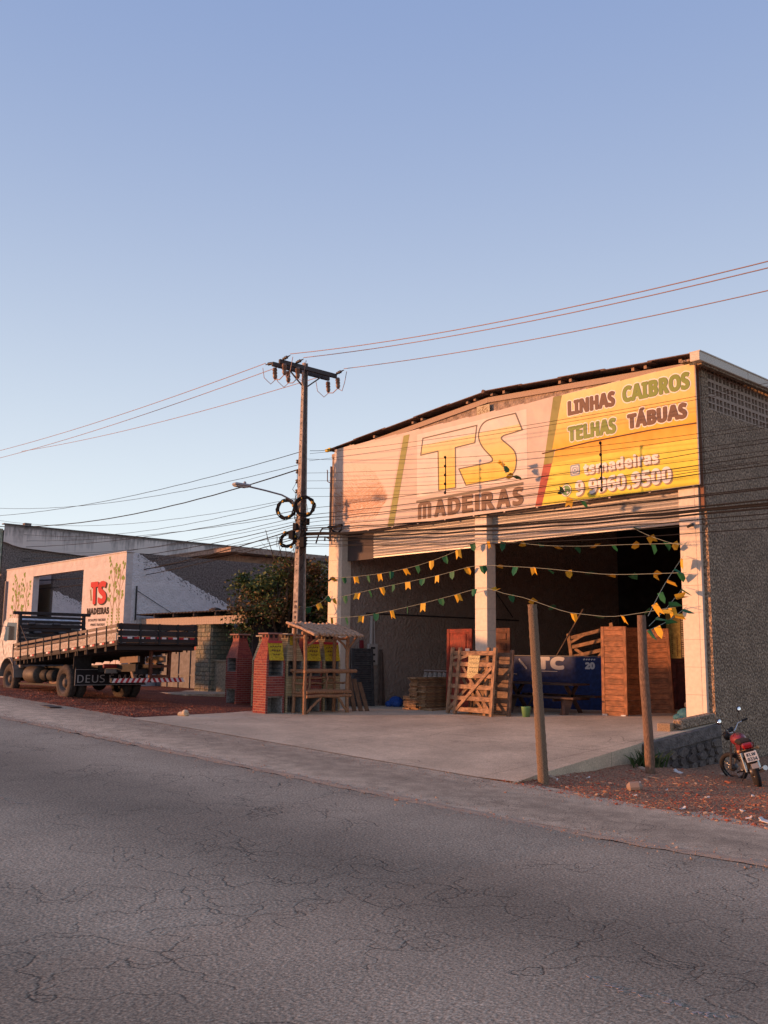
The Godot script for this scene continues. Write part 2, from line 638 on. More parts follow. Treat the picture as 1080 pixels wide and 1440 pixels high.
	struct("forecourt", m, slab)
	# red earth in front of the carport, where the truck stands
	var red := mat("red_earth", lin_c(0.4, 0.11, 0.06), 0.95, ntex("red_t", SX, 0.03, 5, 0.35, 1.0), V(0.8, 0.8, 0.8), dirt_n, 1.2, true)
	detail(red, ntex("red_s", CE, 0.08, 2, 0.55, 1.0), V(1.9, 1.9, 1.9))
	var bn := noise(SX, 0.6, 4, 9)
	m = MB.new()
	sheet(m, steps(-60.0, -10.5, 0.4), func(x): return Vector2(-2.0 if x < -13.5 else 0.9 * (x + 13.5) + 2.2, apron_z(x) + 0.1 + 0.35 * bn.get_noise_1d(x * 0.8)), 22, func(x, z): return yard_y(x, z) + 0.02 + 0.035 * bn.get_noise_2d(x, z) - (0.045 if z > apron_z(x) - 0.25 else 0.0) - 0.06 * smoothstep(-11.6, -10.9, x))
	struct("red_earth_yard", m, red)
	# earth verge beside the shed
	m = MB.new()
	sheet(m, steps(0.22, 30.0, 0.28), func(x): return Vector2(-16.0, 8.05 - 0.035 * x + 0.12 * bn.get_noise_1d(x * 2.0)), 60, func(x, z): return verge_y(x, z) + 0.015 + 0.045 * bn.get_noise_2d(x, z + 40.0) - 0.05 * smoothstep(7.7, 8.1, z))
	struct("earth_verge", m, mat("verge_earth", lin_c(0.58, 0.3, 0.17), 0.95, ntex("verge_t", SX, 0.03, 5, 0.35, 1.0), V(0.9, 0.9, 0.9), dirt_n, 1.2, true))
	# loose grit, chips and rubble on both patches of earth
	scatter("rubble_chips", 15000, func():
		var x := rng.randf_range(0.5, 9.0)
		var z := 7.95 - absf(rng.randfn(0.0, 2.0))
		return V(x, verge_y(x, z) + 0.025 + 0.045 * bn.get_noise_2d(x, z + 40.0), z) if z > (4.6 if x < 1.2 else -1.0) else Vector3.INF, [lin_c(0.4, 0.1, 0.055), lin_c(0.32, 0.085, 0.05), lin_c(0.34, 0.16, 0.1), lin_c(0.26, 0.09, 0.055), lin_c(0.38, 0.12, 0.07), lin_c(0.42, 0.27, 0.19)], 0.006, 0.026)
	scatter("brick_rubble", 12000, func():
		var x := rng.randf_range(-21.0, -11.2)
		var z := apron_z(x) - absf(rng.randfn(0.0, 1.8)) - 0.1
		return V(x, yard_y(x, z) + 0.025 + 0.035 * bn.get_noise_2d(x, z), z) if z > 2.4 else Vector3.INF, [lin_c(0.32, 0.09, 0.05), lin_c(0.22, 0.07, 0.045), lin_c(0.3, 0.15, 0.1), lin_c(0.34, 0.12, 0.07)], 0.008, 0.034)
	scatter("earth_clods", 170, func():
		var x := rng.randf_range(0.6, 8.0)
		var z := rng.randf_range(1.0, 7.9)
		return V(x, verge_y(x, z) + 0.02 + 0.045 * bn.get_noise_2d(x, z + 40.0), z) if z > (4.2 if x < 1.2 else 1.0) else Vector3.INF, [lin_c(0.3, 0.15, 0.09), lin_c(0.22, 0.12, 0.08), lin_c(0.4, 0.28, 0.2), lin_c(0.34, 0.11, 0.06)], 0.03, 0.12)
	# grit and dust drifted over the seams of road, apron and slab
	scatter("drifted_grit", 11000, func():
		var x := rng.randf_range(-24.0, 8.0)
		var u := rng.randf()
		var z := edge_z(x) - 0.1 + rng.randfn(0.0, 0.22) if u < 0.55 else apron_z(x) + rng.randfn(0.1, 0.3)
		return V(x, road_y(x) + 0.016, z), [lin_c(0.4, 0.29, 0.22), lin_c(0.3, 0.21, 0.16), lin_c(0.34, 0.17, 0.11), lin_c(0.2, 0.16, 0.14)], 0.004, 0.02)
	scatter("wood_splinters", 520, func():
		var x := rng.randf_range(0.6, 7.0)
		var z := rng.randf_range(2.5, 8.0)
		return V(x, verge_y(x, z) + 0.03 + 0.045 * bn.get_noise_2d(x, z + 40.0), z) if z > (4.2 if x < 1.0 else 2.0) else Vector3.INF, [lin_c(0.42, 0.27, 0.17), lin_c(0.3, 0.17, 0.1), lin_c(0.36, 0.25, 0.18)], 0.007, 0.02, 4.0)
	# pale litter one can pick out
	for k in 16:
		var x := rng.randf_range(0.9, 6.0)
		var z := rng.randf_range(4.6, 7.6)
		if k == 0:
			x = 4.75; z = 7.55
		if k == 1:
			x = 1.55; z = 4.25
		m = MB.new()
		var s := rng.randf_range(0.04, 0.11) if k > 1 else 0.16
		var q := Basis.from_euler(V(rng.randf_range(-0.25, 0.25), rng.randf() * 3.0, rng.randf_range(-0.25, 0.25)))
		m.box(Vector3.ZERO, V(s, 0.012, s * 0.55), q, 0.004)
		m.box(q * V(s * 0.4, 0.012, 0.0), V(s * 0.4, 0.01, s * 0.4), q * Basis(Vector3.BACK, 0.5))
		var lab := "scrap of pale litter lying on the red earth verge"
		if k == 0: lab = "largest white scrap of litter, at the road end of the red verge"
		if k == 1: lab = "white scrap lying by the foot of the stone retaining wall"
		tag(obj("litter_scrap", m, mat("litter", lin_c(0.6, 0.56, 0.52), 0.8), self, V(x, verge_y(x, z) + 0.04, z)), lab, "litter", "litter on the verge")
	m = MB.new()
	m.box(Vector3.ZERO, V(0.3, 0.12, 0.2), Basis(Vector3.UP, 0.4), 0.05)
	m.ball(V(0.08, 0.05, 0.0), V(0.1, 0.07, 0.09), 7, 5)
	tag(obj("concrete_lump", m, conc, self, on(-10.75, 7.2) + V(0, 0.06, 0)), "pale lump of broken concrete at the corner of the forecourt slab", "rubble")
	m = MB.new()
	m.box(Vector3.ZERO, V(0.24, 0.14, 0.18), Basis.from_euler(V(0.2, 0.7, 0.1)), 0.05)
	tag(obj("stone", m, mat("pale_stone", lin_c(0.42, 0.28, 0.2), 0.9, fine(), V(3, 3, 3)), self, V(2.15, -0.6, 6.6)), "tan stone lying in the red earth near the left wooden post", "stone")
	# dark storm drain slot by the truck
	m = MB.new()
	m.box(V(-14.3, road_y(-14.3) + 0.016, 9.25), V(1.3, 0.02, 0.32), Basis(Vector3.UP, -0.12))
	struct("drain_stain", m, mat("oil", lin_c(0.035, 0.03, 0.03), 0.6))

func lin_c(r: float, g: float, b: float) -> Color: return Color(r, g, b)

func scatter(n: String, count: int, where: Callable, cols: Array, s0: float, s1: float, long := 1.0) -> void:
	var mb := MB.new()
	mb.box(Vector3.ZERO, V(1, 0.45, 0.7), Basis(V(0.3, 1, 0.2).normalized(), 0.6), 0.16)
	var mm := MultiMesh.new()
	mm.transform_format = MultiMesh.TRANSFORM_3D
	mm.use_colors = true
	mm.mesh = mb.done()
	var T := []
	for k in count:
		var p: Vector3 = where.call()
		if p == Vector3.INF: continue
		var s := lerpf(s0, s1, pow(rng.randf(), 2.5)) * (1.0 if rng.randf() < 0.97 else 2.4)
		T.append([Transform3D(Basis.from_euler(V(rng.randf_range(-0.6, 0.6), rng.randf() * TAU, rng.randf_range(-0.6, 0.6))).scaled(V(s, s, s) * V(rng.randf_range(0.6, 1.7) * long, 1, 1.0 if long < 2.0 else 0.5)), p), cols[rng.randi() % cols.size()]])
	mm.instance_count = T.size()
	for i in T.size():
		mm.set_instance_transform(i, T[i][0])
		mm.set_instance_color(i, T[i][1])
	var o := MultiMeshInstance3D.new()
	o.name = n
	o.multimesh = mm
	o.material_override = vc(mat("chips", Color.WHITE, 0.9))
	add_child(o, true)
	stuff(o)

func ridge_y(x: float) -> float:      # underside of the shed roof
	return lerpf(8.27, 8.87, (x + 13.6) / 7.08) if x < -6.52 else lerpf(8.87, 8.43, (x + 6.52) / 6.8)

func build_warehouse() -> void:
	var w := thing("warehouse", "open fronted timber yard shed with three cream tiled columns and a low gable", "building")
	var dark := mat("rough_render", lin_c(0.64, 0.45, 0.31), 0.95, ntex("render_t", SX, 0.05, 5, 0.28, 1.0), V(0.5, 0.5, 0.5), bump("render_n", SX, 0.05, 5, 18.0), 0.9, true)
	detail(dark, ntex("render_d", SX, 0.02, 5, 0.76, 1.0), V(0.14, 0.14, 0.14))
	var plaster := mat("inner_plaster", lin_c(0.36, 0.28, 0.24), 0.9, ntex("wall_t", SX, 0.012, 5, 0.86, 1.0), V(0.25, 0.25, 0.25), rough_n(), 0.5, true)
	var gloom := mat("inner_back", lin_c(0.06, 0.05, 0.05), 0.95, blotch(), V(0.25, 0.25, 0.25))  # near-black base colour paints in the gloom of the deep interior
	var pink := mat("front_render", lin_c(0.56, 0.42, 0.33), 0.9, blotch(), V(0.5, 0.5, 0.5), rough_n(), 0.5, true)
	detail(pink, fine(), V(2.0, 0.4, 2.0))
	var m := MB.new()
	# side wall towards the verge: solid below, ventilation blocks above
	m.box(V(-0.05, 3.13, -8.0), V(0.2, 8.28, 16.1))
	m.box(V(-0.05, 7.83, -0.1), V(0.198, 1.12, 0.298))
	m.box(V(-0.05, 8.375, -8.15), V(0.16, 0.06, 15.8))
	obj("side_wall", m, dark, w)
	m = MB.new()
	m.box(V(-0.045, 6.55, 0.075), V(0.13, 3.4, 0.06))
	obj("brick_edge", m, mat("raw_brick", lin_c(0.36, 0.17, 0.1), 0.95, fine(), V(3, 9, 3), rough_n(), 1.0), w)
	m = MB.new()
	for k in 3:
		var o := (k - 1) * 0.163
		m.box(V(0, o, 0), V(0.1, 0.034, 0.36)); m.box(V(0, 0, o), V(0.098, 0.358, 0.034))
	var blk := m.done()
	var cob := mat("vent_block", lin_c(0.5, 0.37, 0.29), 0.95, fine(), V(2, 2, 2))
	for r in 3:
		for k in 42:
			put("ventilation_block", blk, cob, w, V(-0.02, 7.45 + r * 0.362, -0.44 - k * 0.365))
	m = MB.new()
	m.box(V(-13.35, 3.6, -8.15), V(0.6, 9.2, 15.7))
	obj("side_wall", m, plaster, w)
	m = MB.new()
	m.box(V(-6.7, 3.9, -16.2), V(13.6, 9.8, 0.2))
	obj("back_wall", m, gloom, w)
	# gable front over the openings
	m = MB.new()
	var pts := PackedVector2Array([Vector2(-13.65, 5.36), Vector2(0.02, 5.36)])
	for k in 12:
		var x := lerpf(0.02, -13.65, k / 11.0)
		pts.append(Vector2(x, ridge_y(x) - 0.13))
	m.prism(pts, -0.16, 0.1)
	obj("gable_wall", m, pink, w)
	m = MB.new()
	for s in [[-13.6, -6.52], [-6.52, -0.05]]:
		m.bar(V(s[0], ridge_y(s[0]) - 0.17, 0.13), V(s[1], ridge_y(s[1]) - 0.17, 0.13), 0.07, 0.15)
	obj("gable_band", m, mat("band", lin_c(0.55, 0.4, 0.3), 0.9, fine(), V(0.6, 3, 3)), w)
	m = MB.new()
	m.box(V(-6.68, 8.42, 0.18), V(0.5, 0.3, 0.02), Basis(), 0.004)
	var em := obj("emblem_plate", m, mat("plate", lin_c(0.66, 0.55, 0.36), 0.7, blotch(), V(3, 3, 3)), w)
	m = MB.new()
	for q in [[-0.15, 0.02, 0.3], [-0.1, -0.05, 1.9], [-0.02, 0.03, 0.9], [0.03, -0.04, 2.4], [0.1, 0.03, 0.5], [0.15, -0.05, 1.4], [0.0, 0.09, 0.1], [-0.17, -0.08, 2.7]]:
		m.box(V(-6.68 + q[0], 8.42 + q[1], 0.191), V(0.1, 0.025, 0.004), Basis(Vector3.BACK, q[2]))
	obj("emblem_mark", m, mat("plate_ink", lin_c(0.3, 0.2, 0.11), 0.8), em)
	# roof sheets, each lapping the next, on purlins
	var sheetm := mat("roof_sheet", lin_c(0.24, 0.15, 0.11), 0.9, blotch(), V(0.8, 0.8, 0.8), rough_n(), 0.6)
	for s in [[-13.62, -6.5, 5], [-6.54, 0.22, 5]]:
		for k in s[2]:
			var x0 := lerpf(s[0], s[1], float(k) / s[2]) - 0.06
			var x1 := lerpf(s[0], s[1], float(k + 1) / s[2]) + 0.06
			var up := 0.024 if (k + (1 if s[0] > -10 else 0)) % 2 else 0.0
			m = MB.new()
			m.bar(V((x0 + x1) / 2, (ridge_y(x0) + ridge_y(x1)) / 2 + 0.035 + up + rng.randf() * 0.008, 0.36), V((x0 + x1) / 2, (ridge_y(x0) + ridge_y(x1)) / 2 + 0.035 + up, -16.3), x1 - x0, 0.022, V(-(ridge_y(x1) - ridge_y(x0)), x1 - x0, 0).normalized())
			obj("roof_sheet", m, sheetm, w)
	m = MB.new()
	m.tube([V(-6.52, 8.91, 0.38), V(-6.52, 8.91, -16.3)], 0.06, 8)
	obj("ridge_cap", m, sheetm, w)
	var pur := mat("purlin", lin_c(0.55, 0.36, 0.26), 0.85, grain(), V(3, 3, 0.2))
	for x in [-13.3, -12.6, -11.4, -9.6, -9.2, -7.3, -7.0, -6.35, -5.9, -3.95, -3.6, -1.7, -1.35, -0.4]:
		m = MB.new()
		m.box(V(x, ridge_y(x) - 0.025, -7.95), V(0.08, 0.08, 16.3))
		obj("purlin", m, pur, w)
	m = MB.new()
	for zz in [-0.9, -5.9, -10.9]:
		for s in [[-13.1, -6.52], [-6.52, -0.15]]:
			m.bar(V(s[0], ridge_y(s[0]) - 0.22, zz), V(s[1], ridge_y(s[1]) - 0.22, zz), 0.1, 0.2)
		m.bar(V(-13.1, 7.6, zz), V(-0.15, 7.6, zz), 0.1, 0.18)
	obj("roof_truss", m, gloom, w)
	# pale boxed gutter along the eave
	var gut := mat("gutter", lin_c(0.8, 0.7, 0.58), 0.6, fine(), V(0.5, 2, 0.5))
	for k in 7:
		m = MB.new()
		var z1 := 0.6 - k * 2.35
		m.box(V(0.2, 8.335, z1 - 1.165), V(0.25, 0.2 if k else 0.22, 2.33), Basis(), 0.012)
		m.box(V(0.2, 8.445, z1 - 1.165), V(0.29, 0.03, 2.34), Basis(), 0.008)
		obj("gutter_segment", m, gut, w)
	m = MB.new()
	m.box(V(-0.05, 8.29, 0.46), V(0.3, 0.05, 0.2)); m.box(V(0.2, 8.2, -7.6), V(0.12, 0.05, 16.0))
	obj("soffit", m, dark, w)
	# columns, a tile at every course
	var tile := mat("cream_tile", lin_c(0.72, 0.6, 0.49), 0.5, ntex("tile_t", SX, 0.02, 4, 0.88, 1.0), V(0.7, 0.7, 0.7), rough_n(), 0.04)
	for c in [[-13.68, -12.99, -0.26, 0], [-7.06, -6.61, -0.22, 1], [-0.61, -0.1, -0.25, 2]]:
		m = MB.new()
		var fy := floor_y((c[0] + c[1]) / 2) - 0.2
		m.box(V((c[0] + c[1]) / 2, (5.37 + fy) / 2, (0.142 + c[2]) / 2), V(c[1] - c[0] - 0.016, 5.37 - fy, 0.142 - c[2] - 0.008))
		var col := obj("column", m, mat("grout", lin_c(0.3, 0.25, 0.21), 0.95), w)
		for k in 10:
			var y0 := -0.28 + k * 0.6 if c[3] != 2 else -0.02 + k * 0.62
			var y1 := minf(y0 + (0.597 if c[3] != 2 else 0.617), 5.34)
			if y1 - y0 < 0.05: continue
			m = MB.new()
			var xe: float = c[1] if c[3] != 2 else -0.2
			m.box(V((c[0] + xe) / 2, (y0 + y1) / 2, (0.15 + c[2]) / 2), V(xe - c[0], y1 - y0, 0.15 - c[2]), Basis(), 0.004)
			obj("tile", m, tile, col)
			if c[3] == 2:
				m = MB.new()
				m.box(V(-0.147, (y0 + y1) / 2, (0.15 + c[2]) / 2), V(0.1, y1 - y0, 0.147 - c[2]), Basis(), 0.004)
				obj("tile", m, tile, col)
	# rolled up shutters
	var steel := mat("shutter_steel", lin_c(0.54, 0.5, 0.47), 0.45, fine(), V(0.3, 3, 3))
	steel.metallic = 0.25
	for s in [[-11.69, -7.07, 4.5], [-6.6, -0.6, 4.56]]:
		m = MB.new()
		m.box(V((s[0] + s[1]) / 2, s[2] + 0.025, -0.12), V(s[1] - s[0], 0.05, 0.05), Basis(), 0.008)
		var sh := obj("roller_shutter", m, steel, w)
		m = MB.new()
		var pr := PackedVector2Array()
		for k in 9: pr.append(Vector2(-0.006 - 0.024 * sin(PI * k / 8.0), 0.092 * k / 8.0))
		for k in 9: pr.append(Vector2(0.006 - 0.02 * sin(PI * (8 - k) / 8.0), 0.092 * (8 - k) / 8.0))
		m.prism(pr, s[0], s[1], Transform3D(Basis(V(0, 0, -1), V(0, 1, 0), V(1, 0, 0)), Vector3.ZERO))
		var sl := m.done()
		for k in 10: put("slat", sl, steel, sh, V(0, s[2] + 0.05 + k * 0.093, -0.12))
	m = MB.new()
	m.box(V(-12.35, 4.93, -0.12), V(1.3, 0.9, 0.04))
	m.box(V(-11.72, 2.2, -0.2), V(0.03, 0.01, 0.03))
	obj("side_panel", m, mat("panel_dark", lin_c(0.09, 0.065, 0.06), 0.7), w)
	m = MB.new()
	m.tube([V(-13.03, 2.79, -1.0), V(-13.03, 2.79, -9.0)], 0.03, 6)
	m.tube([V(-12.6, 4.4, -6.5), V(-12.9, 2.9, -8.5)], 0.02, 6)
	obj("conduit", m, gloom, w)
	# security cameras on the outer columns
	for c in [[-13.45, 3.86, "small black security camera on the left column of the shed"], [-0.28, 4.45, "small black security camera on the right column of the shed"]]:
		var k := thing("security_camera", c[2], "camera", V(c[0], c[1], 0.15))
		m = MB.new(); m.box(V(0, 0.04, 0.02), V(0.09, 0.09, 0.04), Basis(), 0.01); m.bar(V(0, 0.04, 0.03), V(0.02, 0.0, 0.1), 0.025, 0.025)
		obj("mount", m, mat("cam_grey", lin_c(0.4, 0.38, 0.36), 0.6), k)
		m = MB.new(); m.tube([V(-0.05, -0.02, 0.12), V(0.1, 0.02, 0.16)], 0.035, 8)
		obj("camera_body", m, mat("cam_black", lin_c(0.03, 0.03, 0.03), 0.4), k)

func smooth_closed(p: Array, sharp: Array) -> PackedVector2Array:
	var o := PackedVector2Array()
	var n := p.size()
	for i in n:
		var a: Vector2 = p[i]
		var b: Vector2 = p[(i + 1) % n]
		o.append(a)
		if i in sharp and (i + 1) % n in sharp: continue
		var pa: Vector2 = a - (b - a) if i in sharp else p[(i - 1 + n) % n]
		var pb: Vector2 = b + (b - a) if (i + 1) % n in sharp else p[(i + 2) % n]
		for t in [0.25, 0.5, 0.75]: o.append(a.cubic_interpolate(b, pa, pb, t))
	return o

func ribbon(mb: MB, p: PackedVector2Array, wd: float, z: float) -> void:
	for i in p.size():
		var a := p[i]
		var b := p[(i + 1) % p.size()]
		var d := (b - a).normalized() * wd * 0.45
		var n := d.orthogonal() * 1.1
		mb.quad(V(a.x - d.x - n.x, a.y - d.y - n.y, z + 0.0001 * (i % 5)), V(b.x + d.x - n.x, b.y + d.y - n.y, z + 0.0001 * (i % 5)), V(b.x + d.x + n.x, b.y + d.y + n.y, z + 0.0001 * (i % 5)), V(a.x - d.x + n.x, a.y - d.y + n.y, z + 0.0001 * (i % 5)))

# print whose colour runs from c0 at y0 to c1 at y1
func graded(mb: MB, p: PackedVector2Array, y0: float, y1: float, c0: Color, c1: Color, z: float, n := 14) -> void:
	for k in n:
		var a := lerpf(y0, y1, float(k) / n)
		var b := lerpf(y0, y1, float(k + 1) / n)
		for q in Geometry2D.intersect_polygons(p, PackedVector2Array([Vector2(-99, a), Vector2(99, a), Vector2(99, b), Vector2(-99, b)])):
			var ix := Geometry2D.triangulate_polygon(q)
			for i in range(0, ix.size(), 3):
				var t := [q[ix[i]], q[ix[i + 1]], q[ix[i + 2]]]
				if (t[1] - t[0]).cross(t[2] - t[0]) < 0: t = [t[0], t[2], t[1]]
				for v in [t[0], t[2], t[1]]:
					mb.st.set_color(c0.lerp(c1, clampf((v.y - y0) / (y1 - y0), 0, 1)))
					mb.st.add_vertex(V(v.x, v.y, z))

func PV(a: Array) -> PackedVector2Array:
	var o := PackedVector2Array()
	for q in a: o.append(Vector2(q[0], q[1]))
	return o

func build_banner() -> void:
	var w := thing("shop_banner", "long pink and yellow printed shop banner reading TS MADEIRAS across the shed", "banner", V(0, 0, 0))
	var cloth_n := bump("cloth_n", SX, 0.012, 3, 6.0)
	var vin := vc(mat("banner_vinyl", Color.WHITE, 0.55, ntex("vinyl", SX, 0.01, 4, 0.9, 1.0), V(0.2, 0.2, 0.2), cloth_n, 0.35))
	var Z := 0.26
	var beige := lin_c(0.62, 0.5, 0.43)
	var m := MB.new()
	m.col(beige)
	var xs := steps(-13.33, 0.02, 1.1)
	m.smooth(true)
	for i in xs.size() - 1:
		var d0 := 0.0
		var d1 := 0.0
		m.quad(V(xs[i], 5.38, 0.27), V(xs[i + 1], 5.38, 0.27), V(xs[i + 1], 8.31, 0.27), V(xs[i], 8.28, 0.27))
	m.smooth(false)
	m.box(V(-6.65, 6.84, 0.22), V(13.3, 2.86, 0.04))
	for k in 12: m.box(V(-12.7 + k * 1.14, 5.365, 0.25), V(0.05, 0.03, 0.03))
	obj("banner_sheet", m, vin, w)
	# fan of brown brush strokes printed on the left end
	var im := Image.create_empty(512, 448, false, Image.FORMAT_RGB8)
	im.fill(beige.linear_to_srgb())
	for k in 9000:
		var u := rng.randf()
		var vv := clampf(0.62 + rng.randfn(0, 0.17), 0.16, 0.99)
		if u > 0.92 - absf(vv - 0.7) * 0.9: continue
		var an := lerpf(0.6, -0.9, u) + rng.randfn(0, 0.2) + (0.5 if vv < 0.5 else 0.0)
		var ln := rng.randi_range(6, 26)
		var dens := exp(-pow((vv - 0.72) / 0.2, 2)) * (0.7 if u < 0.9 else 0.3)
		var ink := lin_c(0.42, 0.13, 0.05).lerp(lin_c(0.3, 0.1, 0.04), rng.randf()).linear_to_srgb()
		for s in ln:
			var px := int(u * 512 + cos(an) * s)
			var py := int(vv * 448 + sin(an) * s)
			if px >= 0 and px < 512 and py >= 0 and py < 448: im.set_pixel(px, py, im.get_pixel(px, py).lerp(ink, 0.22 + 0.6 * dens))
	var br := StandardMaterial3D.new()
	br.resource_name = "brush_print"
	br.albedo_texture = ImageTexture.create_from_image(im)
	br.roughness = 0.55
	m = MB.new()
	m.quv(V(-13.31, 5.4, Z + 0.0125), V(-10.66, 5.4, Z + 0.0125), V(-9.98, 8.2, Z + 0.0125), V(-13.31, 8.2, Z + 0.0125), Vector2(0, 0), Vector2(1, 1))
	obj("brush_print", m, br, w)
	# coloured fields
	m = MB.new()
	var pale := lin_c(0.72, 0.63, 0.56)
	graded(m, PV([[-9.31, 6.18], [-5.02, 6.18], [-5.02, 8.13], [-9.31, 8.13]]), 6.18, 8.13, pale, pale, Z + 0.0135, 1)
	var gr := lin_c(0.27, 0.26, 0.07)
	graded(m, PV([[-10.62, 5.39], [-10.34, 5.39], [-9.64, 8.24], [-9.91, 8.24]]), 5.39, 8.2, gr, gr, Z + 0.0142, 1)
	graded(m, PV([[-4.47, 6.49], [-4.17, 6.49], [-3.83, 8.28], [-4.11, 8.28]]), 6.49, 8.28, lin_c(0.3, 0.26, 0.06), lin_c(0.25, 0.23, 0.07), Z + 0.0142, 3)
	graded(m, PV([[-4.77, 5.39], [-4.55, 5.39], [-4.19, 6.488], [-4.47, 6.488]]), 5.39, 6.49, lin_c(0.42, 0.055, 0.04), lin_c(0.45, 0.07, 0.05), Z + 0.0142, 1)
	graded(m, PV([[-4.17, 6.86], [0.0, 6.86], [0.0, 8.3], [-3.82, 8.28]]), 6.86, 8.3, lin_c(0.85, 0.46, 0.035), lin_c(0.82, 0.66, 0.3), Z + 0.015)
	graded(m, PV([[-4.19, 6.49], [0.0, 6.49], [0.0, 6.86], [-4.06, 6.86]]), 6.49, 6.86, lin_c(0.82, 0.47, 0.06), lin_c(0.74, 0.38, 0.04), Z + 0.0139, 3)
	graded(m, PV([[-4.55, 5.39], [0.0, 5.39], [0.0, 6.49], [-4.19, 6.49]]), 5.39, 6.49, lin_c(0.83, 0.68, 0.05), lin_c(0.84, 0.65, 0.09), Z + 0.0136, 4)
	obj("colour_fields", m, vin, w)
	# TS monogram
	var T := PV([[-9.06, 7.97], [-6.85, 7.99], [-6.93, 7.49], [-7.7, 7.47], [-7.69, 6.27], [-8.38, 6.27], [-8.41, 7.47], [-9.15, 7.46]])
	var sp := []
	for q in [[-5.41, 8.08], [-5.18, 7.57], [-5.55, 7.54], [-5.84, 7.52], [-5.93, 7.46], [-5.86, 7.37], [-5.53, 7.09], [-5.41, 6.87], [-5.42, 6.57], [-5.54, 6.39], [-5.87, 6.31], [-7.28, 6.29], [-7.56, 6.81], [-6.42, 6.83], [-6.27, 6.89], [-6.33, 7.0], [-6.64, 7.32], [-6.78, 7.61], [-6.74, 7.86], [-6.56, 8.03], [-6.24, 8.08]]: sp.append(Vector2(q[0], q[1]))
	var S := smooth_closed(sp, [0, 1, 11, 12])
	m = MB.new()
	for p in [T, S]: graded(m, p, 6.25, 7.75, lin_c(0.84, 0.56, 0.04), lin_c(0.78, 0.62, 0.32), Z + 0.015, 16)
	obj("monogram_fill", m, vin, w)
	m = MB.new()
	ribbon(m, T, 0.035, Z + 0.022); ribbon(m, S, 0.035, Z + 0.022)
	m.quad(V(-9.33, 6.0, Z + 0.02), V(-5.17, 6.03, Z + 0.02), V(-5.17, 6.11, Z + 0.02), V(-9.33, 6.07, Z + 0.02))
	var brown := mat("brown_ink", lin_c(0.15, 0.075, 0.05), 0.55)
	obj("monogram_outline", m, mat("grey_ink", lin_c(0.13, 0.1, 0.08), 0.55), w)
	m = MB.new()
	var ww := [0.64, 0.5, 0.52, 0.44, 0.2, 0.5, 0.52, 0.4]
	var tx := "MADEIRAS"
	var x := -9.26
	for k in 8:
		if tx[k] == "I": m.quad(V(x, 5.5, Z + 0.02), V(x + 0.17, 5.5, Z + 0.02), V(x + 0.17, 5.98, Z + 0.02), V(x, 5.98, Z + 0.02))
		elif tx[k] == "M":
			for j in 3: m.quad(V(x + j * 0.21, 5.48, Z + 0.02), V(x + j * 0.21 + 0.14, 5.48, Z + 0.02), V(x + j * 0.21 + 0.14, 5.9, Z + 0.02), V(x + j * 0.21, 5.9, Z + 0.02))
			for j in 2:
				var q := PackedVector2Array()
				for a in 9: q.append(Vector2(x + 0.175 + j * 0.21, 5.88) + Vector2.from_angle(PI * a / 8.0) * Vector2(0.175, 0.12))
				for a in 5: q.append(Vector2(x + 0.175 + j * 0.21, 5.88) + Vector2.from_angle(PI * (4 - a) / 4.0) * Vector2(0.035, 0.03))
				m.prism(q, Z + 0.019, Z + 0.0203 + j * 0.0004)
		else: letters(m, tx[k], x + 0.02, x + ww[k] - 0.04, 5.5, 5.98, Z + 0.018, Transform3D(), 0.022)
		x += ww[k] + 0.056
	obj("lettering", m, brown, w)
	# the words on the yellow field, each with a pale edge
	var edge := mat("pale_ink", lin_c(0.85, 0.76, 0.7), 0.55)
	var green := mat("green_ink", lin_c(0.2, 0.26, 0.05), 0.55)
	for q in [["LINHAS", -3.62, -2.21, 7.69, 8.05, brown], ["CAIBROS", -1.95, -0.15, 7.71, 8.1, green], ["TELHAS", -3.63, -2.2, 6.99, 7.36, green], ["TÁBUAS", -1.83, -0.25, 7.02, 7.46, brown]]:
		m = MB.new()
		letters(m, q[0], q[1], q[2], q[3], q[4], Z + 0.0142, Transform3D(), 0.055, 0.002)
		var e := obj("lettering", m, edge, w)
		m = MB.new()
		letters(m, q[0], q[1], q[2], q[3], q[4], Z + 0.023, Transform3D(), 0.024, 0.002)
		obj("lettering_face", m, q[5], e)
	for q in [["tsmadeiras", -3.18, -1.03, 6.04, 6.34], ["9 9960.9500", -3.44, -0.7, 5.52, 5.91]]:
		m = MB.new()
		letters(m, q[0], q[1] + 0.035, q[2] + 0.035, q[3] - 0.035, q[4] - 0.035, Z + 0.0135, Transform3D(), 0.014, 0.002)
		var e := obj("lettering", m, mat("shade_ink", lin_c(0.3, 0.2, 0.12), 0.55), w)
		m = MB.new()
		letters(m, q[0], q[1], q[2], q[3], q[4], Z + 0.021, Transform3D(), 0.011, 0.002)
		obj("lettering_face", m, edge, e)
	# two round cornered app icons
	var ic := func(cx: float, cy: float, hx: float, r: float) -> PackedVector2Array:
		var o := PackedVector2Array()
		for k in 24:
			var an := TAU * k / 24
			o.append(Vector2(cx, cy) + Vector2(signf(cos(an)) * (hx - r), signf(sin(an)) * (hx - r)) + Vector2.from_angle(an) * r)
		return o
	m = MB.new()
	m.prism(ic.call(-3.45, 6.2, 0.15, 0.05), Z + 0.014, Z + 0.019)
	var i1 := obj("camera_icon", m, mat("icon_blue", lin_c(0.22, 0.3, 0.4), 0.5), w)
	m = MB.new()
	m.prism(ic.call(-3.45, 6.2, 0.11, 0.04), Z + 0.0135, Z + 0.021)
	obj("icon_mark", m, edge, i1)
	m = MB.new()
	m.prism(ic.call(-3.45, 6.2, 0.085, 0.03), Z + 0.018, Z + 0.023); 
	var i3 := obj("icon_mark", m, mat("icon_blue", Color.WHITE), i1)
	m = MB.new()
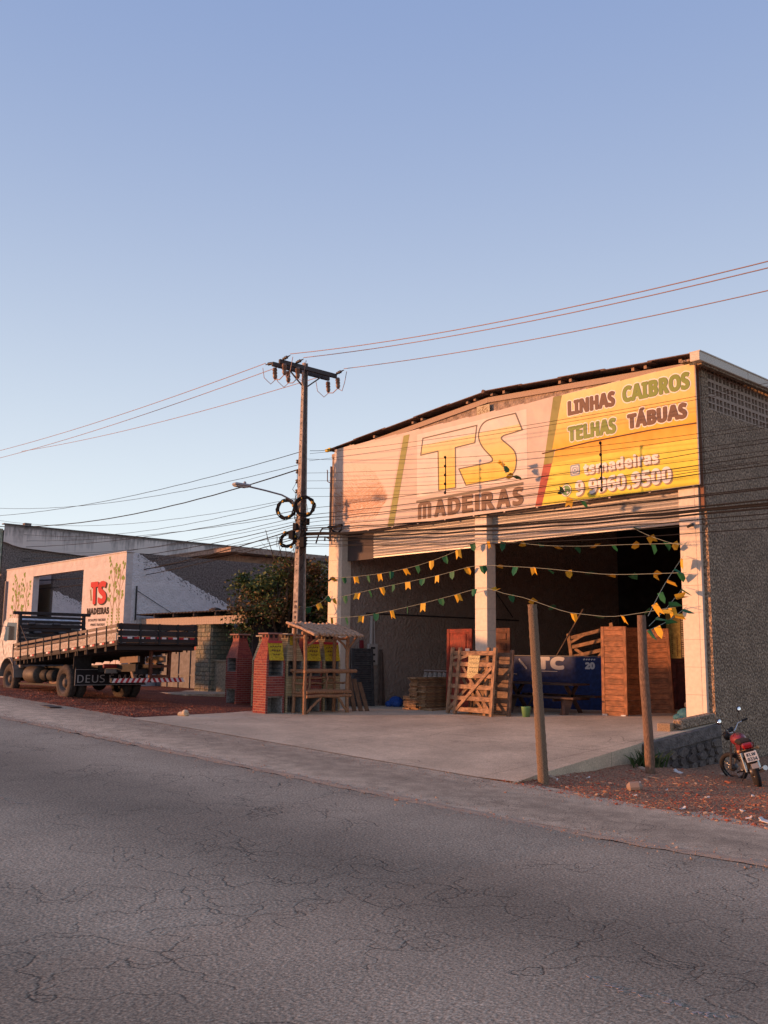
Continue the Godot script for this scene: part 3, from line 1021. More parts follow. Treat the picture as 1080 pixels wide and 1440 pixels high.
	ribbon(m, ic.call(-3.45, 6.2, 0.045, 0.045), 0.022, Z + 0.025)
	m.box(V(-3.4, 6.255, Z + 0.024), V(0.02, 0.02, 0.004))
	obj("icon_mark", m, edge, i1)
	m = MB.new()
	m.prism(ic.call(-3.74, 5.7, 0.17, 0.17), Z + 0.014, Z + 0.019)
	var i2 := obj("phone_icon", m, mat("icon_green", lin_c(0.08, 0.24, 0.08), 0.5), w)
	m = MB.new()
	ribbon(m, ic.call(-3.74, 5.7, 0.145, 0.145), 0.022, Z + 0.021)
	var arc := PackedVector2Array()
	for k in 7: arc.append(Vector2(-3.7, 5.74) + Vector2.from_angle(PI * 0.98 + k * 0.1) * 0.12)
	for k in 6: m.quad(V(arc[k].x, arc[k].y, Z + 0.022), V(arc[k + 1].x, arc[k + 1].y, Z + 0.022), V(arc[k + 1].x + 0.03, arc[k + 1].y + 0.03, Z + 0.022), V(arc[k].x + 0.03, arc[k].y + 0.03, Z + 0.022))
	m.box(V(-3.81, 5.75, Z + 0.021), V(0.05, 0.06, 0.004), Basis(Vector3.BACK, 0.4)); m.box(V(-3.7, 5.64, Z + 0.021), V(0.06, 0.05, 0.004), Basis(Vector3.BACK, 0.4))
	obj("icon_mark", m, edge, i2)
	# the sagging tear line between the two yellow prints
	m = MB.new()
	m.tube([V(-4.5, 6.8, Z + 0.03), V(-3.0, 6.87, Z + 0.035), V(-1.2, 6.88, Z + 0.03), V(-0.02, 6.84, Z + 0.03)], 0.016, 5)
	obj("banner_seam", m, brown, w)

func bunting_string(label: String, pts: Array, first: int, step: float, z0: float) -> void:
	var cv := Curve3D.new()
	for i in pts.size():
		var p: Vector3 = pts[i]
		var t: Vector3 = (pts[mini(i + 1, pts.size() - 1)] - pts[maxi(i - 1, 0)]) * 0.16
		cv.add_point(p, -t, t)
	var w := thing("bunting_string", label, "bunting", pts[0], 0.0, "strings of green and yellow bunting")
	var m := MB.new()
	var q := []
	var L := cv.get_baked_length()
	for k in 41: q.append(cv.sample_baked(L * k / 40.0) - pts[0])
	m.tube(q, 0.006, 4)
	obj("cord", m, mat("cord", lin_c(0.34, 0.36, 0.28), 0.8), w)
	var d := z0
	var n := first
	while d < L - 0.1:
		var p: Vector3 = cv.sample_baked(d) - pts[0]
		var t := (cv.sample_baked(minf(d + 0.1, L)) - cv.sample_baked(maxf(d - 0.1, 0))).normalized()
		m = MB.new()
		var hw := rng.randf_range(0.08, 0.105)
		var h := rng.randf_range(0.22, 0.28)
		var yel := n % 2 == 0
		var P := [Vector2(-hw, 0), Vector2(hw, 0), Vector2(hw, -h), Vector2(0, -h * 0.68), Vector2(-hw, -h)] if rng.randf() < 0.7 and yel else [Vector2(-hw, 0), Vector2(hw, 0), Vector2(hw * 0.9, -h * 0.6), Vector2(0, -h), Vector2(-hw * 0.9, -h * 0.6)]
		var windy: bool = (p + pts[0]).x > -6.3
		var swing := rng.randfn(0.15, 0.3) if not windy else rng.randfn(0.95, 0.55)
		var yaw := rng.randfn(0.1, 0.3) if not windy else rng.randfn(0.3, 0.6)
		var fold := rng.randf_range(-0.05, 0.05)
		var bx := (t - V(0, t.y, 0) * 0.4).normalized()
		var bz := bx.cross(Vector3.UP).normalized()
		var by := bz.cross(bx)
		var bs := Basis(bx, by, bz) * Basis(Vector3.RIGHT, swing) * Basis(Vector3.UP, yaw)
		var f := func(v: Vector2, o: float) -> Vector3: return p + bs * V(v.x, v.y, fold * (1.0 - absf(v.x) / hw) * 1.2 + 0.25 * absf(fold) * sin(v.y * 14.0) + o)
		# folded down the middle, a little thickness
		var mid0 := Vector2(0, 0)
		var mid1: Vector2 = P[3]
		for s in [0.0015, -0.0015]:
			for tr in [[P[0], P[4], mid0], [P[4], mid1, mid0], [P[1], mid0, P[2]], [P[2], mid0, mid1]]:
				if s > 0: m.tri(f.call(tr[0], s), f.call(tr[1], s), f.call(tr[2], s))
				else: m.tri(f.call(tr[0], s), f.call(tr[2], s), f.call(tr[1], s))
		var c := mat("flag_yellow", lin_c(0.72, 0.4, 0.03), 0.6) if yel else mat("flag_green", lin_c(0.015, 0.12, 0.05), 0.6)
		c.backlight_enabled = true
		c.backlight = Color(0.3, 0.3, 0.3)
		c.cull_mode = BaseMaterial3D.CULL_DISABLED
		obj("yellow_pennant" if yel else "green_pennant", m, c, w)
		d += step * rng.randf_range(0.9, 1.1)
		n += 1

func build_bunting() -> void:
	var s := func(a: Array, z: float) -> Array:
		var o := []
		for q in a: o.append(V(q[0], q[1], z))
		return o
	bunting_string("topmost long string of green and yellow bunting across both shed openings", s.call([[-13.3, 3.93], [-12.58, 3.89], [-11.39, 3.9], [-10.16, 3.96], [-8.95, 4.1], [-7.84, 4.32], [-6.85, 4.58], [-6.42, 4.58], [-5.4, 4.46], [-4.39, 4.3], [-3.18, 4.19], [-1.93, 4.13], [-0.24, 4.03]], 0.38), 0, 0.58, 0.1)
	bunting_string("middle long string of green and yellow bunting across both shed openings", s.call([[-13.3, 3.2], [-11.79, 3.37], [-10.61, 3.5], [-9.35, 3.62], [-8.19, 3.74], [-7.04, 3.9], [-6.43, 3.9], [-5.86, 3.85], [-4.61, 3.72], [-3.35, 3.55], [-2.26, 3.42], [-0.35, 3.36]], 0.38), 0, 0.6, 0.2)
	bunting_string("lowest long string of green and yellow bunting, sagging behind the wooden posts", s.call([[-13.3, 2.6], [-11.91, 2.61], [-10.53, 2.73], [-9.22, 2.89], [-7.76, 3.11], [-6.56, 3.28], [-5.77, 3.09], [-5.08, 2.95], [-3.79, 2.56], [-3.14, 2.47], [-2.49, 2.4], [-1.83, 2.44], [-0.35, 2.62]], 0.38), 0, 0.7, 0.1)
	bunting_string("short string of bunting from the right shutter's foot to the right column", [V(-1.96, 4.58, 0.0), V(-1.43, 4.33, 0.15), V(-0.69, 4.06, 0.3), V(-0.33, 4.0, 0.35)], 1, 0.55, 0.05)
	bunting_string("uppermost slanting bunting string from the right column to the right wooden post", [V(-0.51, 3.77, 0.2), V(0.3, 2.95, 2.4), V(1.25, 2.19, 4.6)], 0, 1.0, 0.25)
	bunting_string("middle slanting bunting string from the right column to the right wooden post", [V(-0.54, 3.04, 0.2), V(0.35, 2.48, 2.4), V(1.31, 2.0, 4.68)], 1, 0.95, 0.3)
	bunting_string("lowest slanting bunting string from the right column to the right wooden post", [V(-0.47, 2.59, 0.2), V(0.3, 2.16, 2.4), V(1.15, 1.88, 4.66)], 1, 0.9, 0.5)
	bunting_string("short string of large pennants between the utility pole and the left column", [V(-13.85, 3.0, 1.4), V(-13.8, 2.93, 0.9), V(-13.65, 3.16, 0.4), V(-13.5, 3.5, 0.18)], 0, 0.36, 0.2)
	bunting_string("stray end of bunting caught on the wires in front of the monogram S", [V(-5.31, 6.63, 0.98), V(-5.24, 6.3, 0.94), V(-5.16, 6.2, 0.94), V(-4.75, 6.13, 0.98)], 0, 0.23, 0.05)
	bunting_string("stray end of bunting hanging from the cables below the phone number", [V(-3.55, 5.66, 0.98), V(-3.3, 5.45, 0.94), V(-3.0, 5.3, 0.9), V(-2.6, 5.2, 0.95)], 1, 0.42, 0.1)

func parab(a: Vector2, b: Vector2, c: Vector2, x: float) -> float:
	return a.y * (x - b.x) * (x - c.x) / ((a.x - b.x) * (a.x - c.x)) + b.y * (x - a.x) * (x - c.x) / ((b.x - a.x) * (b.x - c.x)) + c.y * (x - a.x) * (x - b.x) / ((c.x - a.x) * (c.x - b.x))

const ORD := ["first", "second", "third", "fourth", "fifth", "sixth", "seventh", "eighth", "ninth", "tenth", "eleventh", "twelfth", "thirteenth", "fourteenth", "fifteenth", "sixteenth", "seventeenth", "eighteenth", "nineteenth", "twentieth"]

func rank(a: Array, k: int) -> int:
	var n := 0
	for q in a:
		if q[0] > a[k][0]: n += 1
	return n

func wire(label: String, a: Vector3, b: Vector3, c: Vector3, r: float, m: Material, grp: String, n := 22, sway := 0.0) -> void:
	var q := []
	for k in n + 1:
		var t := float(k) / n
		var x := lerpf(0.0, c.x - a.x, t)
		var z := lerpf(a.z, b.z, x / (b.x - a.x)) if absf(x) < absf(b.x - a.x) else lerpf(b.z, c.z, (x - b.x + a.x) / (c.x - b.x))
		q.append(V(x, parab(Vector2(0, 0), Vector2(b.x - a.x, b.y - a.y), Vector2(c.x - a.x, c.y - a.y), x) + sway * sin(x * 2.7) * 0.5, z - a.z))
	var mb := MB.new()
	mb.tube(q, r, 5, false)
	tag(obj("overhead_wire", mb, m, self, a), label, "wire", grp)

func build_wires() -> void:
	var cu := mat("bare_conductor", lin_c(0.3, 0.2, 0.18), 0.5)
	cu.metallic = 0.3
	var blk := mat("black_cable", lin_c(0.014, 0.012, 0.013), 0.9)
	var P := V(-13.87, 11.05, 0)
	var pos := ["street side", "middle", "shed side"]
	var hz := [2.35, 1.8, 0.05]
	var hr := [9.32, 9.41, 9.6]
	var hl := [12.1, 11.9, 12.7]
	for k in 3:
		wire("%s bare high voltage wire running right from the pole top" % pos[k], P + V(0.7, 0.1, hz[k]), V(2.3, hr[k], hz[k]), V(30, 10.3, hz[k]), 0.013, cu, "high voltage wires right of the pole", 36)
		wire("%s bare high voltage wire running left from the pole top" % pos[k], P + V(-0.7, 0.1, hz[k]), V(-28, lerpf(10.9, hl[k], 0.42), hz[k]), V(-42, hl[k], hz[k]), 0.013, cu, "high voltage wires left of the pole", 30)
	var lvp := [7.9, 7.42, 7.15, 6.9, 6.62]
	var lva := [7.0, 6.74, 6.49, 6.24, 6.0]
	var lvb := [6.56, 6.28, 6.0, 5.72, 5.44]
	var ord := ["topmost", "second", "third", "fourth", "lowest"]
	for k in 5:
		wire("%s of the five low voltage wires passing in front of the shop banner" % ord[k], V(-13.75, lvp[k], 1.1), V(-7.4, lva[k], 1.0), V(22, lvb[k] + 1.0, 1.0), 0.006, blk, "low voltage wires across the banner", 40)
	wire("thin wire crossing high over the monogram from the pole", V(-13.75, 8.1, 1.0), V(-4.46, 7.44, 1.0), V(20, 7.6, 1.0), 0.006, blk, "wires high on the banner", 36)
	wire("thin wire crossing just below the highest one over the monogram", V(-13.75, 7.85, 1.02), V(-3.5, 7.3, 1.02), V(20, 7.2, 1.02), 0.006, blk, "wires high on the banner", 36)
	wire("wire from the pole to the yellow bracket at the shed's left eave", V(-13.75, 8.2, 1.0), V(-13.6, 8.24, 0.6), V(-13.4, 8.3, 0.4), 0.009, blk, "wires high on the banner", 6)
	# telecom cables: many, sagging in front of the shutters
	var cm := [[5.98, 5.66, 0.010], [5.85, 5.44, 0.012], [5.7, 5.5, 0.008], [5.52, 4.92, 0.016], [5.45, 4.98, 0.012], [5.38, 4.6, 0.026], [5.3, 4.7, 0.02], [5.22, 4.52, 0.024], [5.12, 4.42, 0.012], [5.02, 4.12, 0.01], [4.92, 4.3, 0.008], [6.15, 5.9, 0.008], [5.6, 5.2, 0.01], [5.34, 4.64, 0.016]]
	for k in cm.size():
		var z := 1.02 + 0.05 * (k % 4)
		var thick: bool = cm[k][2] > 0.018
		wire("%s black telecom cable across the shed front, %s from the top" % ["thick" if thick else "thin", ORD[rank(cm, k)]], V(-13.7, cm[k][0], z + 0.1), V(1.95, cm[k][1], z), V(24, cm[k][0] + 0.2 - 0.1 * (k % 3), z), cm[k][2], blk, "thick telecom cables right of the pole" if thick else "thin telecom cables right of the pole", 40, 0.012 + 0.01 * (k % 3))
	var lf := [[8.19, 8.87, 0.012], [7.74, 9.28, 0.01], [7.56, 8.25, 0.022], [6.55, 8.0, 0.009], [6.2, 7.1, 0.012], [5.95, 6.5, 0.01], [5.7, 6.44, 0.014], [5.52, 5.4, 0.02], [5.4, 5.84, 0.01], [5.23, 4.7, 0.016], [6.6, 8.6, 0.008], [5.62, 6.0, 0.008], [6.05, 7.5, 0.009], [5.3, 5.2, 0.012], [5.8, 7.0, 0.008]]
	for k in lf.size():
		var z := 1.0 + 0.05 * (k % 4)
		var sag := 0.35 + 0.12 * (k % 4)
		var lab: String = ["topmost low voltage wire running left from the pole over the roofs", "wire crossing under the topmost one left of the pole", "thick twisted cable running left from the pole rack"][k] if k < 3 else "telecom cable running left over the yards, %s down the pole on that side" % ORD[rank(lf, k)]
		wire(lab, V(-14.05, lf[k][0], z + 0.15), V(-28, lerpf(lf[k][0], lf[k][1], 0.5) - sag, z), V(-42, lf[k][1], z), lf[k][2], blk, "" if k < 3 else "telecom cables left of the pole", 26, 0.01)
	for q in [[-7.4, 7.05, 5.97, "left"], [-2.15, 6.62, 5.4, "right"]]:
		var w := thing("wire_spreader", "vertical wire spreader with clamps hung on the wires, the %s one of two" % q[3], "wire spreader", V(q[0], q[2], 1.0))
		var m := MB.new()
		m.tube([Vector3.ZERO, V(0, q[1] - q[2], 0)], 0.016, 6)
		obj("rod", m, blk, w)
		for k in 5:
			m = MB.new()
			m.ball(V(0, 0.02 + (q[1] - q[2] - 0.05) * k / 4.0, 0.02), V(0.035, 0.045, 0.04), 8, 5)
			obj("clamp", m, blk, w)

func torus(mb: MB, c: Vector3, bx: Vector3, by: Vector3, R: float, r: float, sd: int) -> void:
	var q := []
	var a := noise(SX, 0.7, 2, sd)
	var bz := bx.cross(by)
	for k in 29:
		var an := TAU * k / 28.0
		var rr := R * (1.0 + 0.12 * a.get_noise_2d(cos(an) * 2, sin(an) * 2 + sd))
		q.append(c + bx * cos(an) * rr + by * sin(an) * rr + bz * 0.03 * a.get_noise_1d(an * 3 + sd))
	mb.tube(q, r, 5, false)

func build_pole() -> void:
	var base := on(-13.87, 1.2)
	var w := thing("utility_pole", "tall concrete utility pole with a row of holes, crossarm and hanging cables", "utility pole", base)
	var H := 11.25 - base.y
	var conc := mat("pole_concrete", lin_c(0.62, 0.5, 0.42), 0.9, blotch(), V(0.6, 0.6, 0.6), rough_n(), 0.5)
	detail(conc, fine(), V(3, 0.6, 3))
	var m := MB.new()
	# I-section: two flanges along the road, web between, tapering upwards
	var sec := func(y: float) -> Array:
		var t := y / H
		return [lerpf(0.15, 0.062, t), lerpf(0.2, 0.078, t)]
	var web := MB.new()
	for k in 12:
		var y0 := H * k / 12.0
		var y1 := H * (k + 1) / 12.0
		var a: Array = sec.call(y0)
		var b: Array = sec.call(y1)
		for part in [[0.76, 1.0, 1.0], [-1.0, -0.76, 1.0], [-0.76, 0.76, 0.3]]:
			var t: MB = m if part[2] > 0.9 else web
			var P := []
			for e in [[y0, a], [y1, b]]:
				var hx: float = e[1][0] * part[2]
				P += [V(-hx, e[0], e[1][1] * part[0]), V(hx, e[0], e[1][1] * part[0]), V(hx, e[0], e[1][1] * part[1]), V(-hx, e[0], e[1][1] * part[1])]
			t.quad(P[3], P[2], P[6], P[7]); t.quad(P[1], P[0], P[4], P[5])
			t.quad(P[2], P[1], P[5], P[6]); t.quad(P[0], P[3], P[7], P[4])
			if k == 11: t.quad(P[7], P[6], P[5], P[4])
	obj("pole_flanges", m, conc, w)
	obj("pole_web", web, mat("pole_web", lin_c(0.16, 0.125, 0.11), 0.95, blotch(), V(0.8, 0.8, 0.8)), w)  # darker concrete paints in the shade of the recess between the flanges
	var hole := mat("hole_dark", lin_c(0.03, 0.025, 0.025), 0.95)
	for k in 34:
		var y := 4.4 + k * 0.2
		if y > H - 0.5: break
		m = MB.new()
		var a2: Array = sec.call(y)
		m.tube([V(0, y, a2[1] - 0.012), V(0, y, a2[1] + 0.003)], 0.02, 8)
		obj("bolt_hole", m, hole, w)
	m = MB.new()
	for k in 7: m.box(V(rng.randf_range(-0.02, 0.02), 2.35 + k * 0.17, 0.186), V(0.1, 0.06 + 0.04 * (k % 2), 0.006), Basis(Vector3.BACK, rng.randf_range(-0.5, 0.5)))
	obj("stencil_mark", m, mat("stencil", lin_c(0.12, 0.08, 0.07), 0.8), w)
	var y11 := 11.0 - base.y
	var armm := mat("arm_concrete", lin_c(0.1, 0.08, 0.075), 0.85, fine(), V(2, 2, 2))
	for s in [-0.2, 0.2]:
		m = MB.new()
		m.box(V(s, y11, 0.0), V(0.1, 0.15, 2.45), Basis(), 0.012)
		obj("crossarm", m, armm, w)
	for s in [-1.0, 1.0]:
		m = MB.new()
		m.bar(V(0.0, y11 - 0.06, s * 0.75), V(0.0, y11 - 0.55, s * 0.12), 0.04, 0.04)
		obj("brace", m, armm, w)
	var por := mat("porcelain", lin_c(0.2, 0.115, 0.085), 0.35)
	var cu: Material = mat("bare_conductor", lin_c(0.3, 0.2, 0.18), 0.5)
	for z in [1.15, 0.6, -1.15]:
		for sx in [-1.0, 1.0]:
			m = MB.new()
			m.smooth(true)
			m.lathe(V(sx * 0.28, y11 + 0.06, z), V(sx, 0.1, 0).normalized(), [Vector2(0, 0.02), Vector2(0.05, 0.05), Vector2(0.09, 0.03), Vector2(0.14, 0.06), Vector2(0.18, 0.03), Vector2(0.23, 0.06), Vector2(0.27, 0.03), Vector2(0.42, 0.012), Vector2(0.44, 0.0)], 10)
			obj("strain_insulator", m, mat("polymer", lin_c(0.05, 0.045, 0.05), 0.5), w)
		# fuse cut-outs hang under the arm
		for q in [[-0.32, 0.0], [0.28, 0.05]]:
			m = MB.new()
			m.smooth(true)
			m.lathe(V(q[0], y11 - 0.08, z + q[1] - 0.12), V(0.1, -1, 0).normalized(), [Vector2(0, 0.0), Vector2(0, 0.07), Vector2(0.09, 0.085), Vector2(0.1, 0.06), Vector2(0.19, 0.085), Vector2(0.2, 0.06), Vector2(0.29, 0.08), Vector2(0.38, 0.05), Vector2(0.4, 0.0)], 10)
			obj("fuse_insulator", m, por, w)
		m = MB.new()
		m.tube([V(-0.85, y11 + 0.02, z), V(-0.75, y11 - 0.35, z), V(-0.5, y11 - 0.6, z - 0.1), V(-0.3, y11 - 0.5, z - 0.12)], 0.012, 5)
		m.tube([V(0.85, y11 + 0.02, z), V(0.75, y11 - 0.35, z), V(0.5, y11 - 0.58, z - 0.1), V(0.3, y11 - 0.46, z - 0.07)], 0.012, 5)
		m.tube([V(-0.32, y11 - 0.48, z - 0.12), V(0, y11 - 0.55, z - 0.1), V(0.28, y11 - 0.46, z - 0.07)], 0.016, 5)
		obj("jumper", m, cu, w)
	# low voltage rack with spool insulators on the left flank
	m = MB.new()
	m.box(V(-0.19, 7.1 - base.y, 0.0), V(0.03, 1.75, 0.06))
	for k in 5: m.box(V(-0.23, 6.42 - base.y + k * 0.34, 0), V(0.1, 0.02, 0.05))
	obj("wire_rack", m, mat("rack_steel", lin_c(0.16, 0.13, 0.12), 0.6), w)
	for k in 5:
		m = MB.new()
		m.smooth(true)
		m.lathe(V(-0.27, 6.4 - base.y + k * 0.34 + 0.03, 0), Vector3.UP, [Vector2(0, 0), Vector2(0, 0.06), Vector2(0.03, 0.075), Vector2(0.06, 0.045), Vector2(0.09, 0.075), Vector2(0.12, 0.06), Vector2(0.12, 0)], 10)
		obj("spool_insulator", m, mat("polymer", Color.WHITE), w)
	# a tangle of drop wires, clamps and boxes strapped to the shaft
	for k in 26:
		var y0 := rng.randf_range(4.9, 7.6) - base.y
		var y1 := y0 - rng.randf_range(0.3, 1.3)
		var an := rng.randf_range(-0.6, 3.9)
		m = MB.new()
		var q := []
		for j in 7:
			var t := j / 6.0
			q.append(V(cos(an + t) * (0.15 + 0.2 * sin(t * PI) * rng.randf_range(0.4, 1.3)), lerpf(y0, y1, t), sin(an + t) * 0.2 + 0.06 * sin(t * 6)))
		m.tube(q, rng.randf_range(0.006, 0.014), 4)
		obj("drop_wire", m, mat("black_cable", lin_c(0.014, 0.012, 0.013), 0.9), w)
	for k in 13:
		m = MB.new()
		var y := rng.randf_range(4.95, 6.3) - base.y
		m.box(V(0, y, 0), V(0.27, 0.03, 0.34))
		obj("steel_band", m, mat("rack_steel", Color.WHITE), w)
	for q in [[0.25, 5.05, 0.1, 0.2, 0.34], [-0.24, 5.6, 0.05, 0.16, 0.3], [0.24, 5.75, -0.05, 0.14, 0.22], [-0.1, 5.3, 0.3, 0.2, 0.26], [0.1, 5.55, 0.3, 0.16, 0.2]]:
		m = MB.new()
		m.box(V(q[0], q[1] - base.y, q[2]), V(q[3], q[4], 0.16), Basis(Vector3.UP, 0.3), 0.02)
		obj("splice_box", m, mat("black_cable", Color.WHITE), w)
	# coils of spare cable
	for q in [[-14.27, 6.2, 1.55, 0.3, 0.4, 0.0, "left", "yellow tagged black coil of spare cable on the pole's left side"], [-13.57, 6.25, 1.3, 0.1, 0.45, 0.5, "right", "black coil of spare cable on the pole's right side"], [-14.12, 5.15, 1.55, 0.12, 0.42, 0.3, "low", "low drooping black coil of spare cable under the splice boxes"]]:
		m = MB.new()
		for k in 7: torus(m, Vector3.ZERO, V(cos(q[5]) * 0.8, 0, -sin(q[5]) * 0.4 - 0.5).normalized(), Vector3.UP if q[6] != "low" else V(0.35, 0.9, 0), (0.3 if q[6] != "low" else 0.24) + 0.014 * k - 0.04, 0.018, k * 7 + int(q[4] * 100))
		if q[6] == "low": pass
		var c := thing("cable_coil", q[7], "cable coil", V(q[0], q[1], q[2]), 0.0, "cable coils on the pole")
		obj("loops", m, mat("black_cable", Color.WHITE), c)
		m = MB.new()
		for k in 4:
			var an := k * 1.6 + 0.4
			m.box(V(cos(an) * 0.24, sin(an) * 0.28, -cos(an) * 0.14), V(0.05, 0.09, 0.08), Basis(Vector3.BACK, an))
		obj("tag_strip", m, mat("tag_yellow", lin_c(0.5, 0.3, 0.05), 0.7), c)
	# street lamp on a bent arm over the road
	var lamp := thing("street_lamp", "grey street lamp on a thin bent arm fixed to the utility pole", "street lamp", V(-13.87, 6.35, 1.42))
	m = MB.new()
	m.tube([V(-0.05, -0.15, -0.02), V(-0.05, 0.1, 0.14), V(-0.08, 0.24, 0.55), V(-0.1, 0.31, 1.2), V(-0.1, 0.36, 1.9)], 0.028, 6)
	obj("lamp_arm", m, mat("lamp_steel", lin_c(0.22, 0.21, 0.22), 0.5), lamp)
	m = MB.new()
	m.bar(V(-0.1, 0.37, 1.82), V(-0.1, 0.37, 2.42), 0.26, 0.1, Vector3.UP, 0.035)
	m.ball(V(-0.1, 0.45, 2.0), V(0.05, 0.06, 0.05), 8, 5)
	obj("lamp_head", m, mat("lamp_grey", lin_c(0.3, 0.29, 0.3), 0.5), lamp)
	m = MB.new()
	m.bar(V(-0.1, 0.31, 1.95), V(-0.1, 0.31, 2.37), 0.2, 0.03, Vector3.UP, 0.01)
	obj("lamp_lens", m, mat("lens", lin_c(0.5, 0.48, 0.45), 0.25), lamp)
	# riser pipe with cable loops on the shed's left corner
	var r := thing("service_riser", "thin steel riser pipe with looped black cables at the banner's left edge", "riser pipe", V(-13.4, 5.15, 0.34))
	m = MB.new()
	m.tube([V(0, 0, 0), V(0, 2.55, 0)], 0.04, 8)
	m.tube([V(-0.05, 2.0, 0.02), V(-0.13, 2.05, 0.05), V(-0.14, 2.4, 0.05), V(-0.16, 2.45, 0.05)], 0.018, 5)
	obj("pipe", m, mat("riser_steel", lin_c(0.2, 0.13, 0.1), 0.6), r)
	m = MB.new()
	m.tube([V(0.05, 0.5, 0.08), V(0.3, 0.3, 0.12), V(0.55, 0.22, 0.12), V(0.75, 0.32, 0.12), V(0.72, 0.42, 0.1), V(0.4, 0.45, 0.1)], 0.03, 6)
	m.tube([V(0.0, 0.46, 0.08), V(0.4, 0.44, 0.1), V(0.75, 0.46, 0.12)], 0.05, 6)
	m.tube([V(0.0, 0.45, 0.08), V(-0.3, 0.45, 0.1), V(-0.42, 0.25, 0.15), V(-0.5, -0.05, 0.2)], 0.025, 6)
	m.tube([V(-0.05, 0.1, 0.0), V(-0.2, 0.16, 0.05), V(-0.22, 0.02, 0.05)], 0.03, 6)
	obj("cable_loop", m, mat("black_cable", Color.WHITE), r)
	m = MB.new()
	m.box(Vector3.ZERO, V(0.16, 0.1, 0.12), Basis(), 0.02); m.box(V(0.1, 0.05, 0), V(0.1, 0.05, 0.05))
	tag(obj("eave_bracket", m, mat("bracket_yellow", lin_c(0.7, 0.5, 0.05), 0.6), self, V(-13.55, 8.27, 0.4)), "small yellow wire bracket at the tip of the shed's left eave", "bracket")

